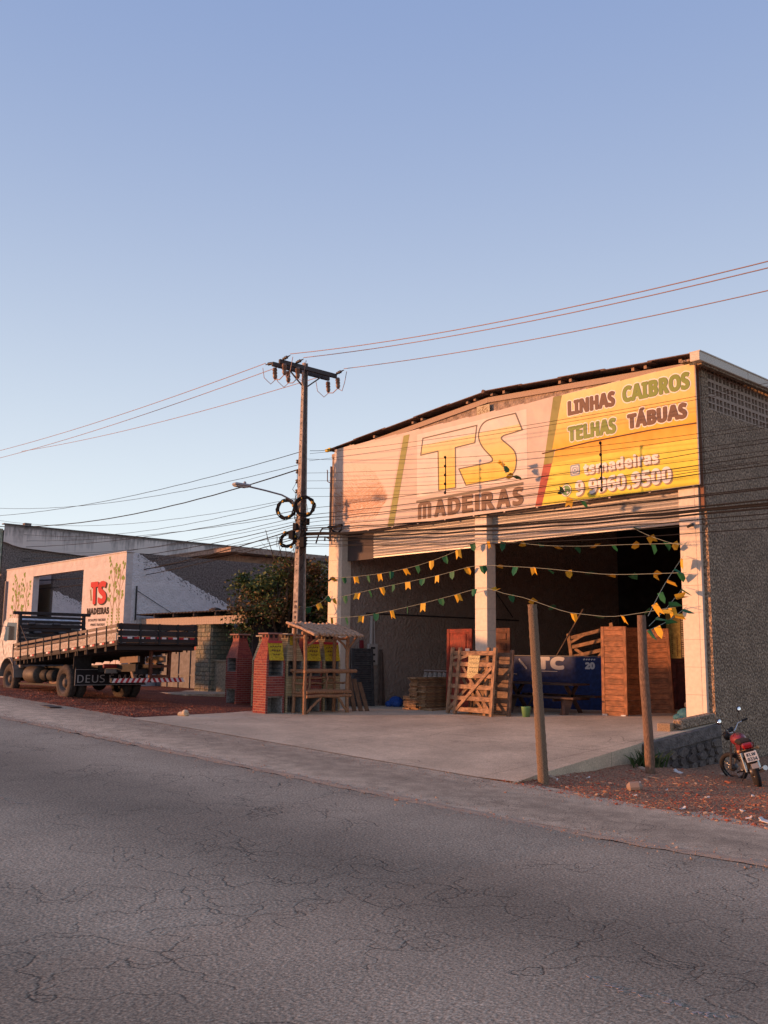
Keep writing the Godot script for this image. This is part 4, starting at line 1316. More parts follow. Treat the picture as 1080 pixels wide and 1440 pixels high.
func build_neighbours() -> void:
	# ---- white walled yard with the painted front ----
	var w := thing("painted_yard_building", "low pink-white walled yard with painted trees, red TS letters and a wide gateway", "building")
	var white := mat("white_wall", lin_c(0.66, 0.59, 0.56), 0.9, ntex("wall_t", SX, 0.012, 5, 0.86, 1.0), V(0.3, 0.3, 0.3), rough_n(), 0.25, true)
	var dk := mat("bare_wall", lin_c(0.27, 0.22, 0.195), 0.95, ntex("bare_t", SX, 0.04, 5, 0.4, 1.0), V(0.5, 0.5, 0.5), rough_n(), 0.4, true)
	var wash := mat("whitewash", lin_c(0.8, 0.75, 0.74), 0.95, ntex("wall_t", SX, 0.012, 5, 0.86, 1.0), V(0.35, 0.35, 0.35), rough_n(), 0.5, true)
	var m := MB.new()
	m.box(V(-35.9, 2.6, 1.85), V(3.48, 5.74, 0.3))
	obj("front_wall", m, white, w)
	m = MB.new()
	m.box(V(-26.59, 2.6, 1.85), V(3.98, 5.74, 0.3))
	obj("front_wall", m, white, w)
	m = MB.new()
	m.box(V(-31.37, 5.225, 1.85), V(5.57, 0.49, 0.296))
	obj("lintel", m, white, w)
	m = MB.new()
	for q in [[-37.6, -24.58]]:
		m.box(V(-31.1, 5.49, 1.86), V(13.1, 0.05, 0.36), Basis(), 0.01)
	obj("coping", m, white, w)
	m = MB.new()
	m.box(V(-24.74, 2.6, -2.6), V(0.26, 5.74, 8.6))
	obj("side_wall", m, dk, w)
	m = MB.new()
	m.box(V(-34.3, 2.7, -3.0), V(0.26, 5.8, 8.0))
	m.box(V(-29.5, 2.7, -7.0), V(9.6, 5.8, 0.26))
	obj("inner_wall", m, dk, w)
	m = MB.new()
	m.box(V(-36.1, 5.2, 0.86), V(3.4, 1.0, 0.24))
	m.box(V(-37.0, 2.5, 0.86), V(1.0, 5.0, 0.24))
	obj("inner_front", m, white, w)
	m = MB.new()
	for k in 44: m.box(V(-35.3, 0.05 + k * 0.107, 0.96), V(2.0, 0.085, 0.05), Basis(Vector3.RIGHT, 0.15))
	m.box(V(-35.3, 2.4, 0.9), V(2.0, 4.8, 0.03))
	obj("roller_shutter", m, mat("brown_shutter", lin_c(0.2, 0.15, 0.1), 0.6), w)
	# old whitewash up to the line of a roof that is gone, with a ragged edge
	for q in [[-24.6, 2.0, -6.8, 5.46, 0.434, 1.5], [-34.16, 0.98, -6.8, 4.38, 0.39, 0.98]]:
		var pts := PackedVector2Array([Vector2(-q[1], -0.2)])
		var n := noise(SX, 1.3, 4, 31)
		if q[1] > q[5]: pts.append(Vector2(-q[1], 5.44))
		for k in 130:
			var z := lerpf(q[5], q[2], k / 129.0)
			var y: float = q[3] - q[4] * (q[5] - z)
			if y < 0.1: break
			pts.append(Vector2(-z, y + 0.1 * n.get_noise_1d(z * 3.0) + 0.06 * n.get_noise_1d(z * 11.0)))
		pts.append(Vector2(pts[-1].x, -0.2))
		m = MB.new()
		m.prism(pts, 0.0, 0.006, Transform3D(Basis(V(0, 0, -1), V(0, 1, 0), V(1, 0, 0)), V(q[0] - 0.008, 0, 0)))
		var ws := obj("whitewash", m, wash, w)
		m = MB.new()
		for k in 260:
			var z := rng.randf_range(-4.2, q[5])
			var y: float = q[3] - q[4] * (q[5] - z) - absf(rng.randfn(0, 0.16)) - 0.02
			var s := rng.randf_range(0.01, 0.035) * (1.0 + maxf(0, -z) * 0.15)
			m.box(V(q[0] + 0.0005, y, z), V(0.006, s * rng.randf_range(0.6, 2.6), s), Basis(Vector3.RIGHT, rng.randf()))
		stuff(obj("mould_specks", m, mat("mould", lin_c(0.3, 0.28, 0.28), 0.95), ws))
	# murals: flat paint
	var bark := mat("mural_bark", lin_c(0.34, 0.25, 0.16), 0.9)
	var leaf := mat("mural_leaf", lin_c(0.2, 0.27, 0.06), 0.9)
	for g in [[-26.0, -24.75, 2.2, 4.95, 1], [-36.9, -34.4, 2.2, 4.8, 2]]:
		m = MB.new()
		var lm := MB.new()
		var trunks := [0.32, 0.72] if g[4] == 1 else [0.28, 0.42, 0.8]
		for t in trunks:
			var x0: float = lerpf(g[0], g[1], t)
			var h: float = g[3] - g[2] - rng.randf() * 0.3
			var stroke := func(a: Vector2, b: Vector2, wd: float) -> void: m.bar(V(a.x, a.y, 2.003), V(b.x, b.y, 2.003), 0.003 + 0.001 * rng.randf(), wd, V(b.y - a.y, a.x - b.x, 0).normalized())
			stroke.call(Vector2(x0, g[2] - 2.0), Vector2(x0 + 0.04, g[2] + h), 0.06)
			for k in 7:
				var y: float = g[2] + h * (0.3 + 0.1 * k)
				var e := Vector2(x0 + (0.32 + 0.1 * rng.randf()) * (1 if k % 2 else -1), y + 0.45 + 0.2 * rng.randf())
				if e.x > -24.66: e.x = -24.66
				stroke.call(Vector2(x0 + 0.03, y), e, 0.03)
				for j in 3:
					var c := e + Vector2(rng.randfn(0, 0.07), rng.randfn(0, 0.1))
					if c.x > -24.7: c.x = -24.7
					var p := PackedVector2Array()
					for a in 7: p.append(c + Vector2.from_angle(TAU * a / 7.0) * rng.randf_range(0.05, 0.11))
					lm.prism(p, 2.001, 2.004 + 0.0007 * j)
		for k in 5:
			var xx := lerpf(g[0], g[1], rng.randf())
			for j in 9: lm.box(V(xx + rng.randfn(0, 0.03), 2.1 + j * 0.13, 2.003), V(0.07, 0.09, 0.003), Basis(Vector3.BACK, rng.randf()))
		obj("mural_trunks", m, bark, w)
		obj("mural_leaves", lm, leaf, w)
	var red := mat("sign_red", lin_c(0.5, 0.035, 0.035), 0.8)
	var ink := mat("sign_black", lin_c(0.035, 0.025, 0.025), 0.85)
	var slant := Transform3D(Basis(V(1, 0, 0), V(-0.1, 1, 0), V(0, 0, 1)), V(0.37, 0, 0))
	var slant2 := Transform3D(Basis(V(1, 0, 0), V(-0.06, 1, 0), V(0, 0, 1)), V(0.23, 0, 0))
	m = MB.new()
	letters(m, "T", -27.6, -26.95, 3.4, 4.3, 2.003, slant2, 0.05)
	letters(m, "S", -26.9, -26.2, 3.4, 4.3, 2.003, slant2, 0.05)
	var ts := obj("lettering", m, ink, w)
	m = MB.new()
	letters(m, "T", -27.7, -27.05, 3.45, 4.34, 2.01, slant2, 0.04)
	letters(m, "S", -27.0, -26.3, 3.45, 4.34, 2.01, slant2, 0.04)
	obj("lettering_face", m, red, ts)
	m = MB.new()
	m.box(V(-27.72, 3.82, 2.003), V(0.12, 0.5, 0.004), Basis(Vector3.BACK, 0.25))
	obj("painted_leaf", m, mat("leaf_brown", lin_c(0.25, 0.17, 0.08), 0.9), ts)
	m = MB.new()
	letters(m, "MADEIRAS", -28.05, -26.0, 2.98, 3.24, 2.003, slant, 0.02)
	obj("lettering", m, ink, w)
	m = MB.new()
	letters(m, "EUCALIPTO TRATADO", -27.85, -26.2, 2.68, 2.79, 2.003, Transform3D(), 0.0)
	letters(m, "PINUS TRATADO", -27.6, -26.25, 2.48, 2.59, 2.003, Transform3D(), 0.0)
	obj("lettering", m, ink, w)
	m = MB.new()
	m.tube([V(-37.45, 1.6, 2.06), V(-37.45, 4.9, 2.06)], 0.07, 8)
	obj("downpipe", m, mat("pipe_grey", lin_c(0.25, 0.2, 0.19), 0.6), w)
	m = MB.new()
	m.bar(V(-24.56, 2.7, 1.5), V(-24.56, 4.1, 1.5), 0.05, 0.05)
	obj("iron_post", m, mat("iron", lin_c(0.04, 0.035, 0.035), 0.7), w)
	m = MB.new()
	m.tube([V(-24.56, 3.9, 1.45), V(-24.57, 3.4, 0.5), V(-24.56, 2.96, -0.35)], 0.012, 4)
	obj("stay_cable", m, mat("iron", Color.WHITE), w)
	# ---- tall neighbour with the stained parapet ----
	w = thing("flat_roofed_building", "tall flat roofed building with a long black-stained parapet behind the painted yard", "building")
	m = MB.new()
	m.box(V(-48.0, 3.6, -7.0), V(19.9, 8.0, 18.3))
	obj("wall", m, dk, w)
	# damp stains run down from the coping, each to its own length
	var im := Image.create_empty(1024, 96, false, Image.FORMAT_RGB8)
	var nl := noise(SX, 0.012, 4, 3)
	var nf := noise(SX, 0.09, 3, 8)
	for x in 1024:
		var reach := clampf(0.42 + 0.75 * nl.get_noise_1d(x) + 0.35 * nf.get_noise_1d(x * 1.7), 0.08, 1.3)
		for y in 96:
			var v := y / 95.0
			var d := clampf(1.0 - v / reach, 0.0, 1.0) * (0.72 + 0.5 * nf.get_noise_2d(x, y * 0.35))
			d = maxf(d, 0.75 if v < 0.07 else 0.0) + 0.18 * nl.get_noise_2d(x * 0.6, y * 3.0)
			var c := lin_c(0.76, 0.64, 0.57).lerp(lin_c(0.1, 0.085, 0.08), clampf(d, 0.0, 0.95))
			im.set_pixel(x, y, c.linear_to_srgb())
	var stain := StandardMaterial3D.new()
	stain.resource_name = "stained_render"
	stain.albedo_texture = ImageTexture.create_from_image(im)
	stain.roughness = 0.95
	m = MB.new()
	var bt := [[2.2, 6.97], [2.0, 6.93], [1.7, 6.82], [1.2, 6.73], [-4.8, 6.44], [-16.1, 6.3]]
	for k in 5:
		var z0: float = bt[k][0]
		var z1: float = bt[k + 1][0]
		var P := [V(-37.9, bt[k][1], z0), V(-37.9, bt[k + 1][1], z1), V(-37.9, 7.88, z1), V(-37.9, 7.88, z0)]
		var U := []
		for p in P: U.append(Vector2((2.3 - p.z) / 18.6, (7.88 - p.y) / 1.6))
		for i in [0, 2, 1, 0, 3, 2]:
			m.st.set_uv(U[i]); m.st.add_vertex(P[i])
		m.quad(P[1] - V(0.12, 0, 0), P[1], P[0], P[0] - V(0.12, 0, 0))
	obj("parapet", m, stain, w)
	m = MB.new()
	m.box(V(-38.0, 7.9, -7.0), V(0.34, 0.05, 18.5))
	m.box(V(-38.0, 7.98, 1.0), V(0.3, 0.14, 0.35))
	obj("coping", m, dk, w)
	m = MB.new()
	m.box(V(-44.0, 6.5, 2.3), V(11.9, 2.3, 0.2))
	obj("front_band", m, mat("pale_green", lin_c(0.45, 0.47, 0.35), 0.85, blotch(), V(0.5, 0.5, 0.5)), w)
	m = MB.new()
	m.box(V(-44.0, 2.5, 2.28), V(11.9, 5.4, 0.16))
	obj("front_wall", m, white, w)
	# ---- peach house under a thick slab ----
	w = thing("slab_roofed_house", "peach house under a thick flat concrete slab, seen between the parapet and the tree", "house")
	var peach := mat("peach_wall", lin_c(0.6, 0.4, 0.28), 0.9, blotch(), V(0.4, 0.4, 0.4), null, 1.0, true)
	m = MB.new()
	m.box(V(-36.0, 3.2, -12.0), V(11.6, 6.5, 10.0))
	obj("wall", m, peach, w)
	m = MB.new()
	m.box(V(-35.6, 6.61, -11.2), V(12.8, 0.26, 10.4))
	obj("roof_slab", m, mat("slab_roof", lin_c(0.42, 0.3, 0.23), 0.9, blotch(), V(0.8, 0.8, 0.8)), w)
	m = MB.new()
	m.box(V(-36.5, 6.78, -11.4), V(13.2, 0.05, 9.6))
	m.box(V(-26.5, 6.35, -14.0), V(5.5, 0.22, 6.0))
	obj("roof_edge", m, dk, w)
	m = MB.new()
	m.box(V(-26.6, 3.1, -14.2), V(5.0, 6.3, 5.4))
	obj("rear_wing", m, wash, w)
	# ---- carport between the white yard and the shed ----
	w = thing("carport", "low carport with a tiled fascia and a green-grey stone pillar behind the truck", "carport")
	m = MB.new()
	m.box(V(-20.65, 2.6, 1.22), V(7.5, 0.28, 0.14))
	obj("fascia_beam", m, mat("grout", Color.WHITE), w)
	m = MB.new()
	for k in 62: m.box(V(-24.36 + k * 0.12, 2.6 + rng.randf_range(-0.004, 0.004), 1.295), V(0.112, 0.29, 0.02), Basis(), 0.003)
	stuff(obj("fascia_tiles", m, mat("fascia_tile", lin_c(0.5, 0.38, 0.31), 0.7, fine(), V(2, 0.5, 2)), w))
	m = MB.new()
	var pr := PackedVector2Array()
	for k in 61: pr.append(Vector2(-24.5 + k * 0.126, 0.03 * (k % 2)))
	for k in 61: pr.append(Vector2(-24.5 + (60 - k) * 0.126, 0.03 * ((60 - k) % 2) - 0.03))
	m.prism(pr, -6.0, 0.0, Transform3D(Basis(Vector3.RIGHT, -0.03), V(0, 2.92, 1.5)))
	obj("roof", m, mat("dark_roof", lin_c(0.06, 0.05, 0.05), 0.95, blotch(), V(1, 1, 1)), w)
	m = MB.new()
	for k in 4: m.box(V(-18.5 - k * 1.5, 2.81, 0.2), V(0.08, 0.1, 2.6))
	m.ball(V(-19.0, 2.98, 1.2), V(0.3, 0.09, 0.2), 8, 5)
	obj("rafter", m, mat("dark_roof", Color.WHITE), w)
	m = MB.new()
	m.box(V(-19.72, 1.15, 0.7), V(1.0, 2.6, 0.96))
	var st := obj("stone_pillar", m, mat("dark_mortar", lin_c(0.1, 0.1, 0.08), 0.95), w)
	var stones := [mat("moss_stone", lin_c(0.33, 0.3, 0.21), 0.95, blotch(), V(1.4, 1.4, 1.4), rough_n(), 1.0), mat("grey_stone", lin_c(0.26, 0.25, 0.19), 0.95, blotch(), V(1.4, 1.4, 1.4), rough_n(), 1.0), mat("tan_stone", lin_c(0.38, 0.31, 0.22), 0.95, blotch(), V(1.4, 1.4, 1.4), rough_n(), 1.0)]
	for r in 16:
		var y := -0.08 + r * 0.16
		for q in [[0, -19.72, 1.18, 1.0], [1, -19.22, 0.7, 0.96]]:
			var u := 0.0
			while u < 0.95:
				var L := minf(rng.randf_range(0.22, 0.5), q[3] - u)
				if L < 0.06: break
				m = MB.new()
				if q[0] == 0: m.box(V(q[1] - 0.5 + u + L / 2, y + 0.08, q[2] + 0.01), V(L - 0.015, 0.142, 0.05 + rng.randf() * 0.02), Basis(), 0.012)
				else: m.box(V(q[1] + 0.01, y + 0.08, q[2] - 0.48 + u + L / 2), V(0.05 + rng.randf() * 0.02, 0.142, L - 0.015), Basis(), 0.012)
				obj("stone", m, stones[rng.randi() % 3], st)
				u += L
	m = MB.new()
	m.box(V(-18.4, 0.5, 0.9), V(1.6, 1.2, 0.2), Basis(), 0.01)
	m.box(V(-18.4, 1.12, 0.9), V(1.7, 0.06, 0.3), Basis(), 0.01)
	obj("low_wall", m, stones[2], w)
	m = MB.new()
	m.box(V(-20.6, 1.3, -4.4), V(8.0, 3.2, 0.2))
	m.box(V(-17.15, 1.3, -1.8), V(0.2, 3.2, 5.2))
	obj("rear_wall", m, mat("inner_back", lin_c(0.06, 0.05, 0.05)), w)  # same near-black colour paints in the shade at the back of the carport
	m = MB.new()
	m.box(V(-20.9, -0.12, -0.6), V(6.6, 0.26, 7.4), Basis(), 0.02)
	obj("floor_kerb", m, mat("apron_concrete", Color.WHITE), w)
	m = MB.new()
	m.box(V(-22.2, 1.1, 0.75), V(3.6, 2.1, 0.04))
	for k in 5: m.box(V(-23.9 + k * 0.86, 1.1, 0.79), V(0.06, 2.1, 0.04))
	m.box(V(-22.2, 0.55, 0.78), V(3.6, 0.06, 0.03)); m.box(V(-22.2, 1.7, 0.78), V(3.6, 0.06, 0.03))
	obj("metal_gate", m, mat("gate_grey", lin_c(0.14, 0.14, 0.16), 0.6, blotch(), V(0.6, 0.6, 0.6)), w)
	m = MB.new()
	m.box(V(-21.05, 1.62, 0.81), V(0.75, 0.2, 0.02), Basis(), 0.004)
	obj("red_plate", m, mat("plate_red", lin_c(0.25, 0.02, 0.02), 0.6), w)
	# brown boundary wall behind the grills
	m = MB.new()
	m.box(V(-15.5, 0.9, 0.2), V(3.2, 2.4, 0.18))
	m.box(V(-14.6, 1.2, -2.2), V(1.4, 3.0, 0.18))
	tag(obj("boundary_wall", m, mat("brown_render", lin_c(0.36, 0.19, 0.12), 0.95, blotch(), V(0.7, 0.7, 0.7), rough_n(), 0.7)), "brown rendered boundary wall under the tree behind the brick grills", "wall")

func wheel(par: Node3D, c: Vector3, r: float, wd: float, out: float) -> void:
	var m := MB.new()
	m.smooth(true)
	m.lathe(c + V(0, 0, -out * wd / 2), V(0, 0, out), [Vector2(0, r * 0.6), Vector2(0.01, r * 0.9), Vector2(0.05, r * 0.985), Vector2(0.08, r), Vector2(wd - 0.08, r), Vector2(wd - 0.05, r * 0.985), Vector2(wd - 0.01, r * 0.9), Vector2(wd, r * 0.78), Vector2(wd - 0.012, r * 0.6), Vector2(wd - 0.06, r * 0.56)], 30)
	var t := obj("tyre", m, mat("tyre_rubber", lin_c(0.075, 0.058, 0.05), 0.9, blotch(), V(1.2, 1.2, 1.2)), par)
	m = MB.new()
	for k in 40:
		var an := TAU * k / 40.0
		m.box(c + V(cos(an) * r, sin(an) * r, 0), V(0.016, 0.03, wd - 0.13), Basis(Vector3.BACK, an))
	stuff(obj("tread", m, mat("tyre_rubber", Color.WHITE), t))
	m = MB.new()
	m.smooth(true)
	m.lathe(c + V(0, 0, out * wd / 2), V(0, 0, out), [Vector2(-0.012, r * 0.6), Vector2(-0.02, r * 0.57), Vector2(-0.1, r * 0.5), Vector2(-0.17, r * 0.44), Vector2(-0.15, r * 0.24), Vector2(-0.05, r * 0.22), Vector2(-0.03, 0.0)], 24)
	m.smooth(false)
	for k in 8:
		var an := TAU * k / 8.0
		m.tube([c + V(cos(an) * r * 0.34, sin(an) * r * 0.34, out * (wd / 2 - 0.17)), c + V(cos(an) * r * 0.34, sin(an) * r * 0.34, out * (wd / 2 - 0.12))], 0.02, 6)
	obj("rim", m, mat("wheel_rim", lin_c(0.13, 0.1, 0.085), 0.7, blotch(), V(3, 3, 3)), t)

func build_truck() -> void:
	var w := thing("flatbed_truck", "old white flatbed truck with wooden drop sides parked on red earth", "truck", V(-17.41, -0.08, 6.34))
	var blk := mat("chassis_black", lin_c(0.03, 0.026, 0.026), 0.75, blotch(), V(1, 1, 1))
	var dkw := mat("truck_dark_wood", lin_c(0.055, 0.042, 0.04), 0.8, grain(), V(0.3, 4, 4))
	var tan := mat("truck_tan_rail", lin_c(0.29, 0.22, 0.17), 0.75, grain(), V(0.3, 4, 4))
	var cream := mat("truck_cream", lin_c(0.44, 0.38, 0.34), 0.6, blotch(), V(1.5, 1.5, 1.5))
	var m := MB.new()
	var til := Basis(Vector3.BACK, 0.073)
	# bed-space: x along the bed, y up from the bed floor line, z across
	var B := Transform3D(til, V(0, 1.42, 0))
	for z in [-0.42, 0.42]:
		m = MB.new()
		m.box(V(-1.3, 0.92, z), V(9.0, 0.22, 0.08), Basis(Vector3.BACK, 0.03))
		obj("chassis_rail", m, blk, w)
	m = MB.new()
	for k in 7: m.box(V(-4.5 + k * 1.25, 0.93, 0), V(0.08, 0.14, 0.84))
	m.tube([V(-4.4, 0.75, 0), V(0, 0.6, 0)], 0.06, 8)
	obj("cross_member", m, blk, w)
	m = MB.new()
	m.tube([V(0, 0.54, -1.0), V(0, 0.54, 1.0)], 0.09, 10)
	m.ball(V(0, 0.54, 0), V(0.24, 0.26, 0.24), 10, 6)
	obj("rear_axle", m, blk, w)
	for s in [-1.0, 1.0]:
		m = MB.new()
		for k in 5: m.box(V(0, 0.66 + 0.03 * k, s * 0.5), V(1.5 - 0.22 * k, 0.022, 0.09))
		obj("leaf_spring", m, blk, w)
		wheel(w, V(0, 0.54, s * 1.07), 0.543, 0.27, s)
		wheel(w, V(0, 0.54, s * 0.76), 0.543, 0.27, s)
		wheel(w, V(-4.57, 0.53, s * 1.02), 0.53, 0.27, s)
	m = MB.new()
	m.tube([V(-4.57, 0.53, -0.95), V(-4.57, 0.53, 0.95)], 0.07, 8)
	obj("front_axle", m, blk, w)
	# fuel tank, air tanks, exhaust, battery box
	m = MB.new()
	m.smooth(true)
	m.lathe(V(-3.35, 0.72, 0.88), V(1, 0, 0), [Vector2(0, 0), Vector2(0, 0.24), Vector2(0.04, 0.28), Vector2(0.86, 0.28), Vector2(0.9, 0.24), Vector2(0.9, 0)], 18)
	obj("fuel_tank", m, mat("tank_brown", lin_c(0.1, 0.075, 0.06), 0.6, blotch(), V(2, 2, 2)), w)
	for k in 2:
		m = MB.new()
		m.smooth(true)
		m.lathe(V(-2.3 + k * 0.55, 0.72, 0.85), V(1, 0, 0), [Vector2(0, 0), Vector2(0.02, 0.14), Vector2(0.06, 0.18), Vector2(0.42, 0.18), Vector2(0.46, 0.14), Vector2(0.48, 0)], 14)
		obj("air_tank", m, blk, w)
	m = MB.new()
	m.tube([V(-3.6, 0.55, 0.5), V(-2.4, 0.5, 0.62), V(-1.6, 0.46, 0.8), V(-0.7, 0.6, 0.8)], 0.05, 8)
	obj("exhaust_pipe", m, mat("exhaust", lin_c(0.2, 0.13, 0.1), 0.7), w)
	m = MB.new()
	m.bar(V(-4.0, 0.4, 0.98), V(-0.75, 0.44, 0.98), 0.05, 0.06)
	obj("side_guard", m, blk, w)
	# bed floor and side boards
	m = MB.new()
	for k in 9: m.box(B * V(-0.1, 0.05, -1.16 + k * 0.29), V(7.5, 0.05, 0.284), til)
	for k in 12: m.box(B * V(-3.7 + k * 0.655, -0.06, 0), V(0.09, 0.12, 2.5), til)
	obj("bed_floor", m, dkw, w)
	for s in [1.0, -1.0]:
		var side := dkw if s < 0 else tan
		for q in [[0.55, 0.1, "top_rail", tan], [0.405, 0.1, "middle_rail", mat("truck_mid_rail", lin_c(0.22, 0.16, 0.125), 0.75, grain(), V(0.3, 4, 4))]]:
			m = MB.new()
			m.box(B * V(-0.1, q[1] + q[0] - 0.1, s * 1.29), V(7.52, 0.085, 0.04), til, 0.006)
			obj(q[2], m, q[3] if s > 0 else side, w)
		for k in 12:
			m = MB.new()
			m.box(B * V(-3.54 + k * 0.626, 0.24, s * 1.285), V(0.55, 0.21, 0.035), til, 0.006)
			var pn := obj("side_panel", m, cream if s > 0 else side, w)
			if s > 0:
				m = MB.new()
				for j in 9:
					var u := -0.2 + j * 0.05
					m.box(B * V(-3.54 + k * 0.626 + u, 0.235 + 0.03 * sin(j * 1.9 + k), s * 1.304), V(0.045, 0.025, 0.004), til * Basis(Vector3.BACK, sin(j * 2.3) * 0.8))
				obj("faded_flourish", m, mat("faded_paint", lin_c(0.4, 0.27, 0.2), 0.8), pn)
				if k % 2 == 0 or k > 6:
					m = MB.new()
					m.box(B * V(-3.44 + k * 0.626, 0.1, 1.305), V(0.14, 0.055, 0.006), til)
					obj("red_reflector", m, mat("tape_red", lin_c(0.4, 0.02, 0.03), 0.4), pn)
					m = MB.new()
					m.box(B * V(-3.58 + k * 0.626, 0.1, 1.305), V(0.14, 0.055, 0.006), til)
					obj("white_reflector", m, mat("tape_white", lin_c(0.7, 0.62, 0.6), 0.4), pn)
			m = MB.new()
			m.box(B * V(-3.85 + k * 0.626, 0.33, s * 1.315), V(0.045, 0.52, 0.03), til, 0.004)
			m.box(B * V(-3.85 + k * 0.626, -0.04, s * 1.3), V(0.03, 0.2, 0.03), til)
			obj("stake", m, blk if k % 3 else dkw, w)
	m = MB.new()
	m.box(B * V(-0.1, 0.065, 1.27), V(7.54, 0.13, 0.05), til)
	m.box(B * V(-0.1, 0.065, -1.27), V(7.54, 0.13, 0.05), til)
	obj("bed_sill", m, dkw, w)
	# tailgate
	for q in [[0.16, 0.16], [0.34, 0.15], [0.51, 0.13]]:
		m = MB.new()
		m.box(B * V(3.68, q[0], 0), V(0.035, q[1], 2.56), til, 0.006)
		obj("tailgate_board", m, dkw, w)
	m = MB.new()
	m.box(B * V(3.66, 0.595, 0), V(0.09, 0.035, 2.6), til, 0.006)
	obj("tailgate_cap", m, mat("truck_cap", lin_c(0.15, 0.075, 0.05), 0.75, grain(), V(4, 4, 0.3)), w)
	for z in [-1.2, -0.6, 0.0, 0.6, 1.2]:
		m = MB.new()
		m.box(B * V(3.715, 0.32, z), V(0.03, 0.6, 0.06), til, 0.004)
		obj("tailgate_stake", m, blk, w)
	for k in 7:
		m = MB.new()
		m.box(B * V(3.708, 0.21, 1.08 - k * 0.36), V(0.006, 0.05, 0.15), til)
		obj("red_reflector", m, mat("tape_red", Color.WHITE), w)
		m = MB.new()
		m.box(B * V(3.708, 0.21, 0.93 - k * 0.36), V(0.006, 0.05, 0.14), til)
		if k < 6: obj("white_reflector", m, mat("tape_white", Color.WHITE), w)
	# headboard: open rack of dark bars
	for s in [-1.0, 1.0]:
		m = MB.new()
		m.bar(B * V(-3.8, 0.0, s * 1.14), B * V(-3.8, 1.62, s * 1.14), 0.1, 0.1)
		m.bar(B * V(-3.72, 1.2, s * 1.14), B * V(-3.0, 0.5, s * 1.14), 0.03, 0.03)
		obj("headboard_post", m, dkw, w)
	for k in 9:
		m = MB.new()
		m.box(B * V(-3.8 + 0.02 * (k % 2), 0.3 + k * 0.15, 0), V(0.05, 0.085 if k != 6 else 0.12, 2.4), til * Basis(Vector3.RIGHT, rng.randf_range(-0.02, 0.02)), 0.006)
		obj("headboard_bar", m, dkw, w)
	m = MB.new()
	m.box(B * V(-3.8, 1.64, 0), V(0.11, 0.1, 2.76), til, 0.01)
	obj("headboard_rail", m, dkw, w)
	for k in 8:
		m = MB.new()
		m.ball(B * V(-3.76, 0.38 + (k % 4) * 0.3, -0.8 + k * 0.22), V(0.06, 0.05, 0.16), 8, 5)
		obj("tied_bundle", m, mat("tarp_dark", lin_c(0.09, 0.08, 0.085), 0.7), w)
	# mud flaps with the lettering, fender, bumper
	m = MB.new()
	m.box(V(0.78, 0.72, 0.0), V(0.03, 0.5, 2.36), Basis(), 0.006)
	m.bar(V(0.79, 0.99, 1.17), V(0.79, 0.99, -1.17), 0.04, 0.03)
	var fl := obj("mud_flap", m, mat("flap_black", lin_c(0.016, 0.014, 0.016), 0.7), w)
	m = MB.new()
	letters(m, "DEUS É MAIS", -1.1, 1.08, 0.56, 0.86, 0.0, Transform3D(Basis(V(0, 0, -1), V(0, 1, 0), V(1, 0, 0)), V(0.797, 0, 0)), 0.0, 0.004, false)
	obj("flap_lettering", m, mat("flap_white", lin_c(0.42, 0.38, 0.37), 0.7), fl)
	m = MB.new()
	for q in [[0.49, 2.36], [0.955, 2.36]]: m.box(V(0.797, q[0], 0), V(0.006, 0.012, q[1]))
	for z in [-1.17, 1.17]: m.box(V(0.797, 0.72, z), V(0.006, 0.48, 0.012))
	obj("flap_border", m, mat("flap_white", Color.WHITE), fl)
	for s in [-1.0, 1.0]:
		m = MB.new()
		m.box(V(0.66, 1.2, s * 0.9), V(0.04, 0.46, 0.58), Basis(), 0.01)
		obj("fender_panel", m, blk, w)
	m = MB.new()
	m.box(V(3.1, 0.69, 0), V(0.12, 0.13, 2.3), Basis(), 0.01)
	var bp := obj("rear_bumper", m, blk, w)
	for k in 27:
		m = MB.new()
		var z := 1.12 - k * 0.0845
		var sl := 0.035 if k < 14 else -0.035
		m.quad(V(3.163, 0.63, z + sl), V(3.163, 0.63, z - 0.0845 + sl), V(3.163, 0.75, z - 0.0845 - sl), V(3.163, 0.75, z - sl))
		obj("white_stripe" if k % 2 == 0 else "red_stripe", m, mat("tape_white", Color.WHITE) if k % 2 == 0 else mat("tape_red", Color.WHITE), bp)
	for s in [-0.42, 0.42]:
		m = MB.new()
		m.bar(V(2.75, 1.2, s), V(3.08, 0.7, s), 0.06, 0.1)
		m.bar(V(2.2, 1.25, s), V(3.3, 1.3, s), 0.07, 0.18)
		obj("bumper_bracket", m, mat("bracket_tan", lin_c(0.22, 0.15, 0.11), 0.8), w)
	m = MB.new()
	m.box(V(2.0, 1.08, 0.62), V(0.1, 0.12, 0.5), Basis(), 0.02)
	obj("tail_lamp", m, mat("lamp_red", lin_c(0.22, 0.02, 0.02), 0.3), w)
	m = MB.new()
	m.box(V(2.0, 1.08, -0.85), V(0.1, 0.12, 0.5), Basis(), 0.02)
	obj("tail_lamp", m, mat("lamp_red", Color.WHITE), w)
	m = MB.new()
	m.box(V(2.02, 0.93, 0.62), V(0.02, 0.13, 0.4), Basis(), 0.005)
	obj("number_plate", m, mat("plate_pale", lin_c(0.3, 0.27, 0.25), 0.5, blotch(), V(6, 6, 6)), w)
	# cab: only its rear corner shows
	m = MB.new()
	var pr := PV([[-4.05, 0.95], [-4.05, 2.05], [-4.12, 2.55], [-4.3, 2.62], [-5.2, 2.64], [-5.5, 2.5], [-5.85, 1.75], [-6.9, 1.6], [-7.0, 1.4], [-7.0, 0.8], [-5.2, 0.8], [-5.1, 1.05], [-4.6, 1.28], [-4.2, 1.05]])
	m.prism(pr, -1.08, 1.08)
	var cab := obj("cab", m, mat("cab_white", lin_c(0.7, 0.66, 0.64), 0.4, blotch(), V(0.8, 0.8, 0.8)), w)
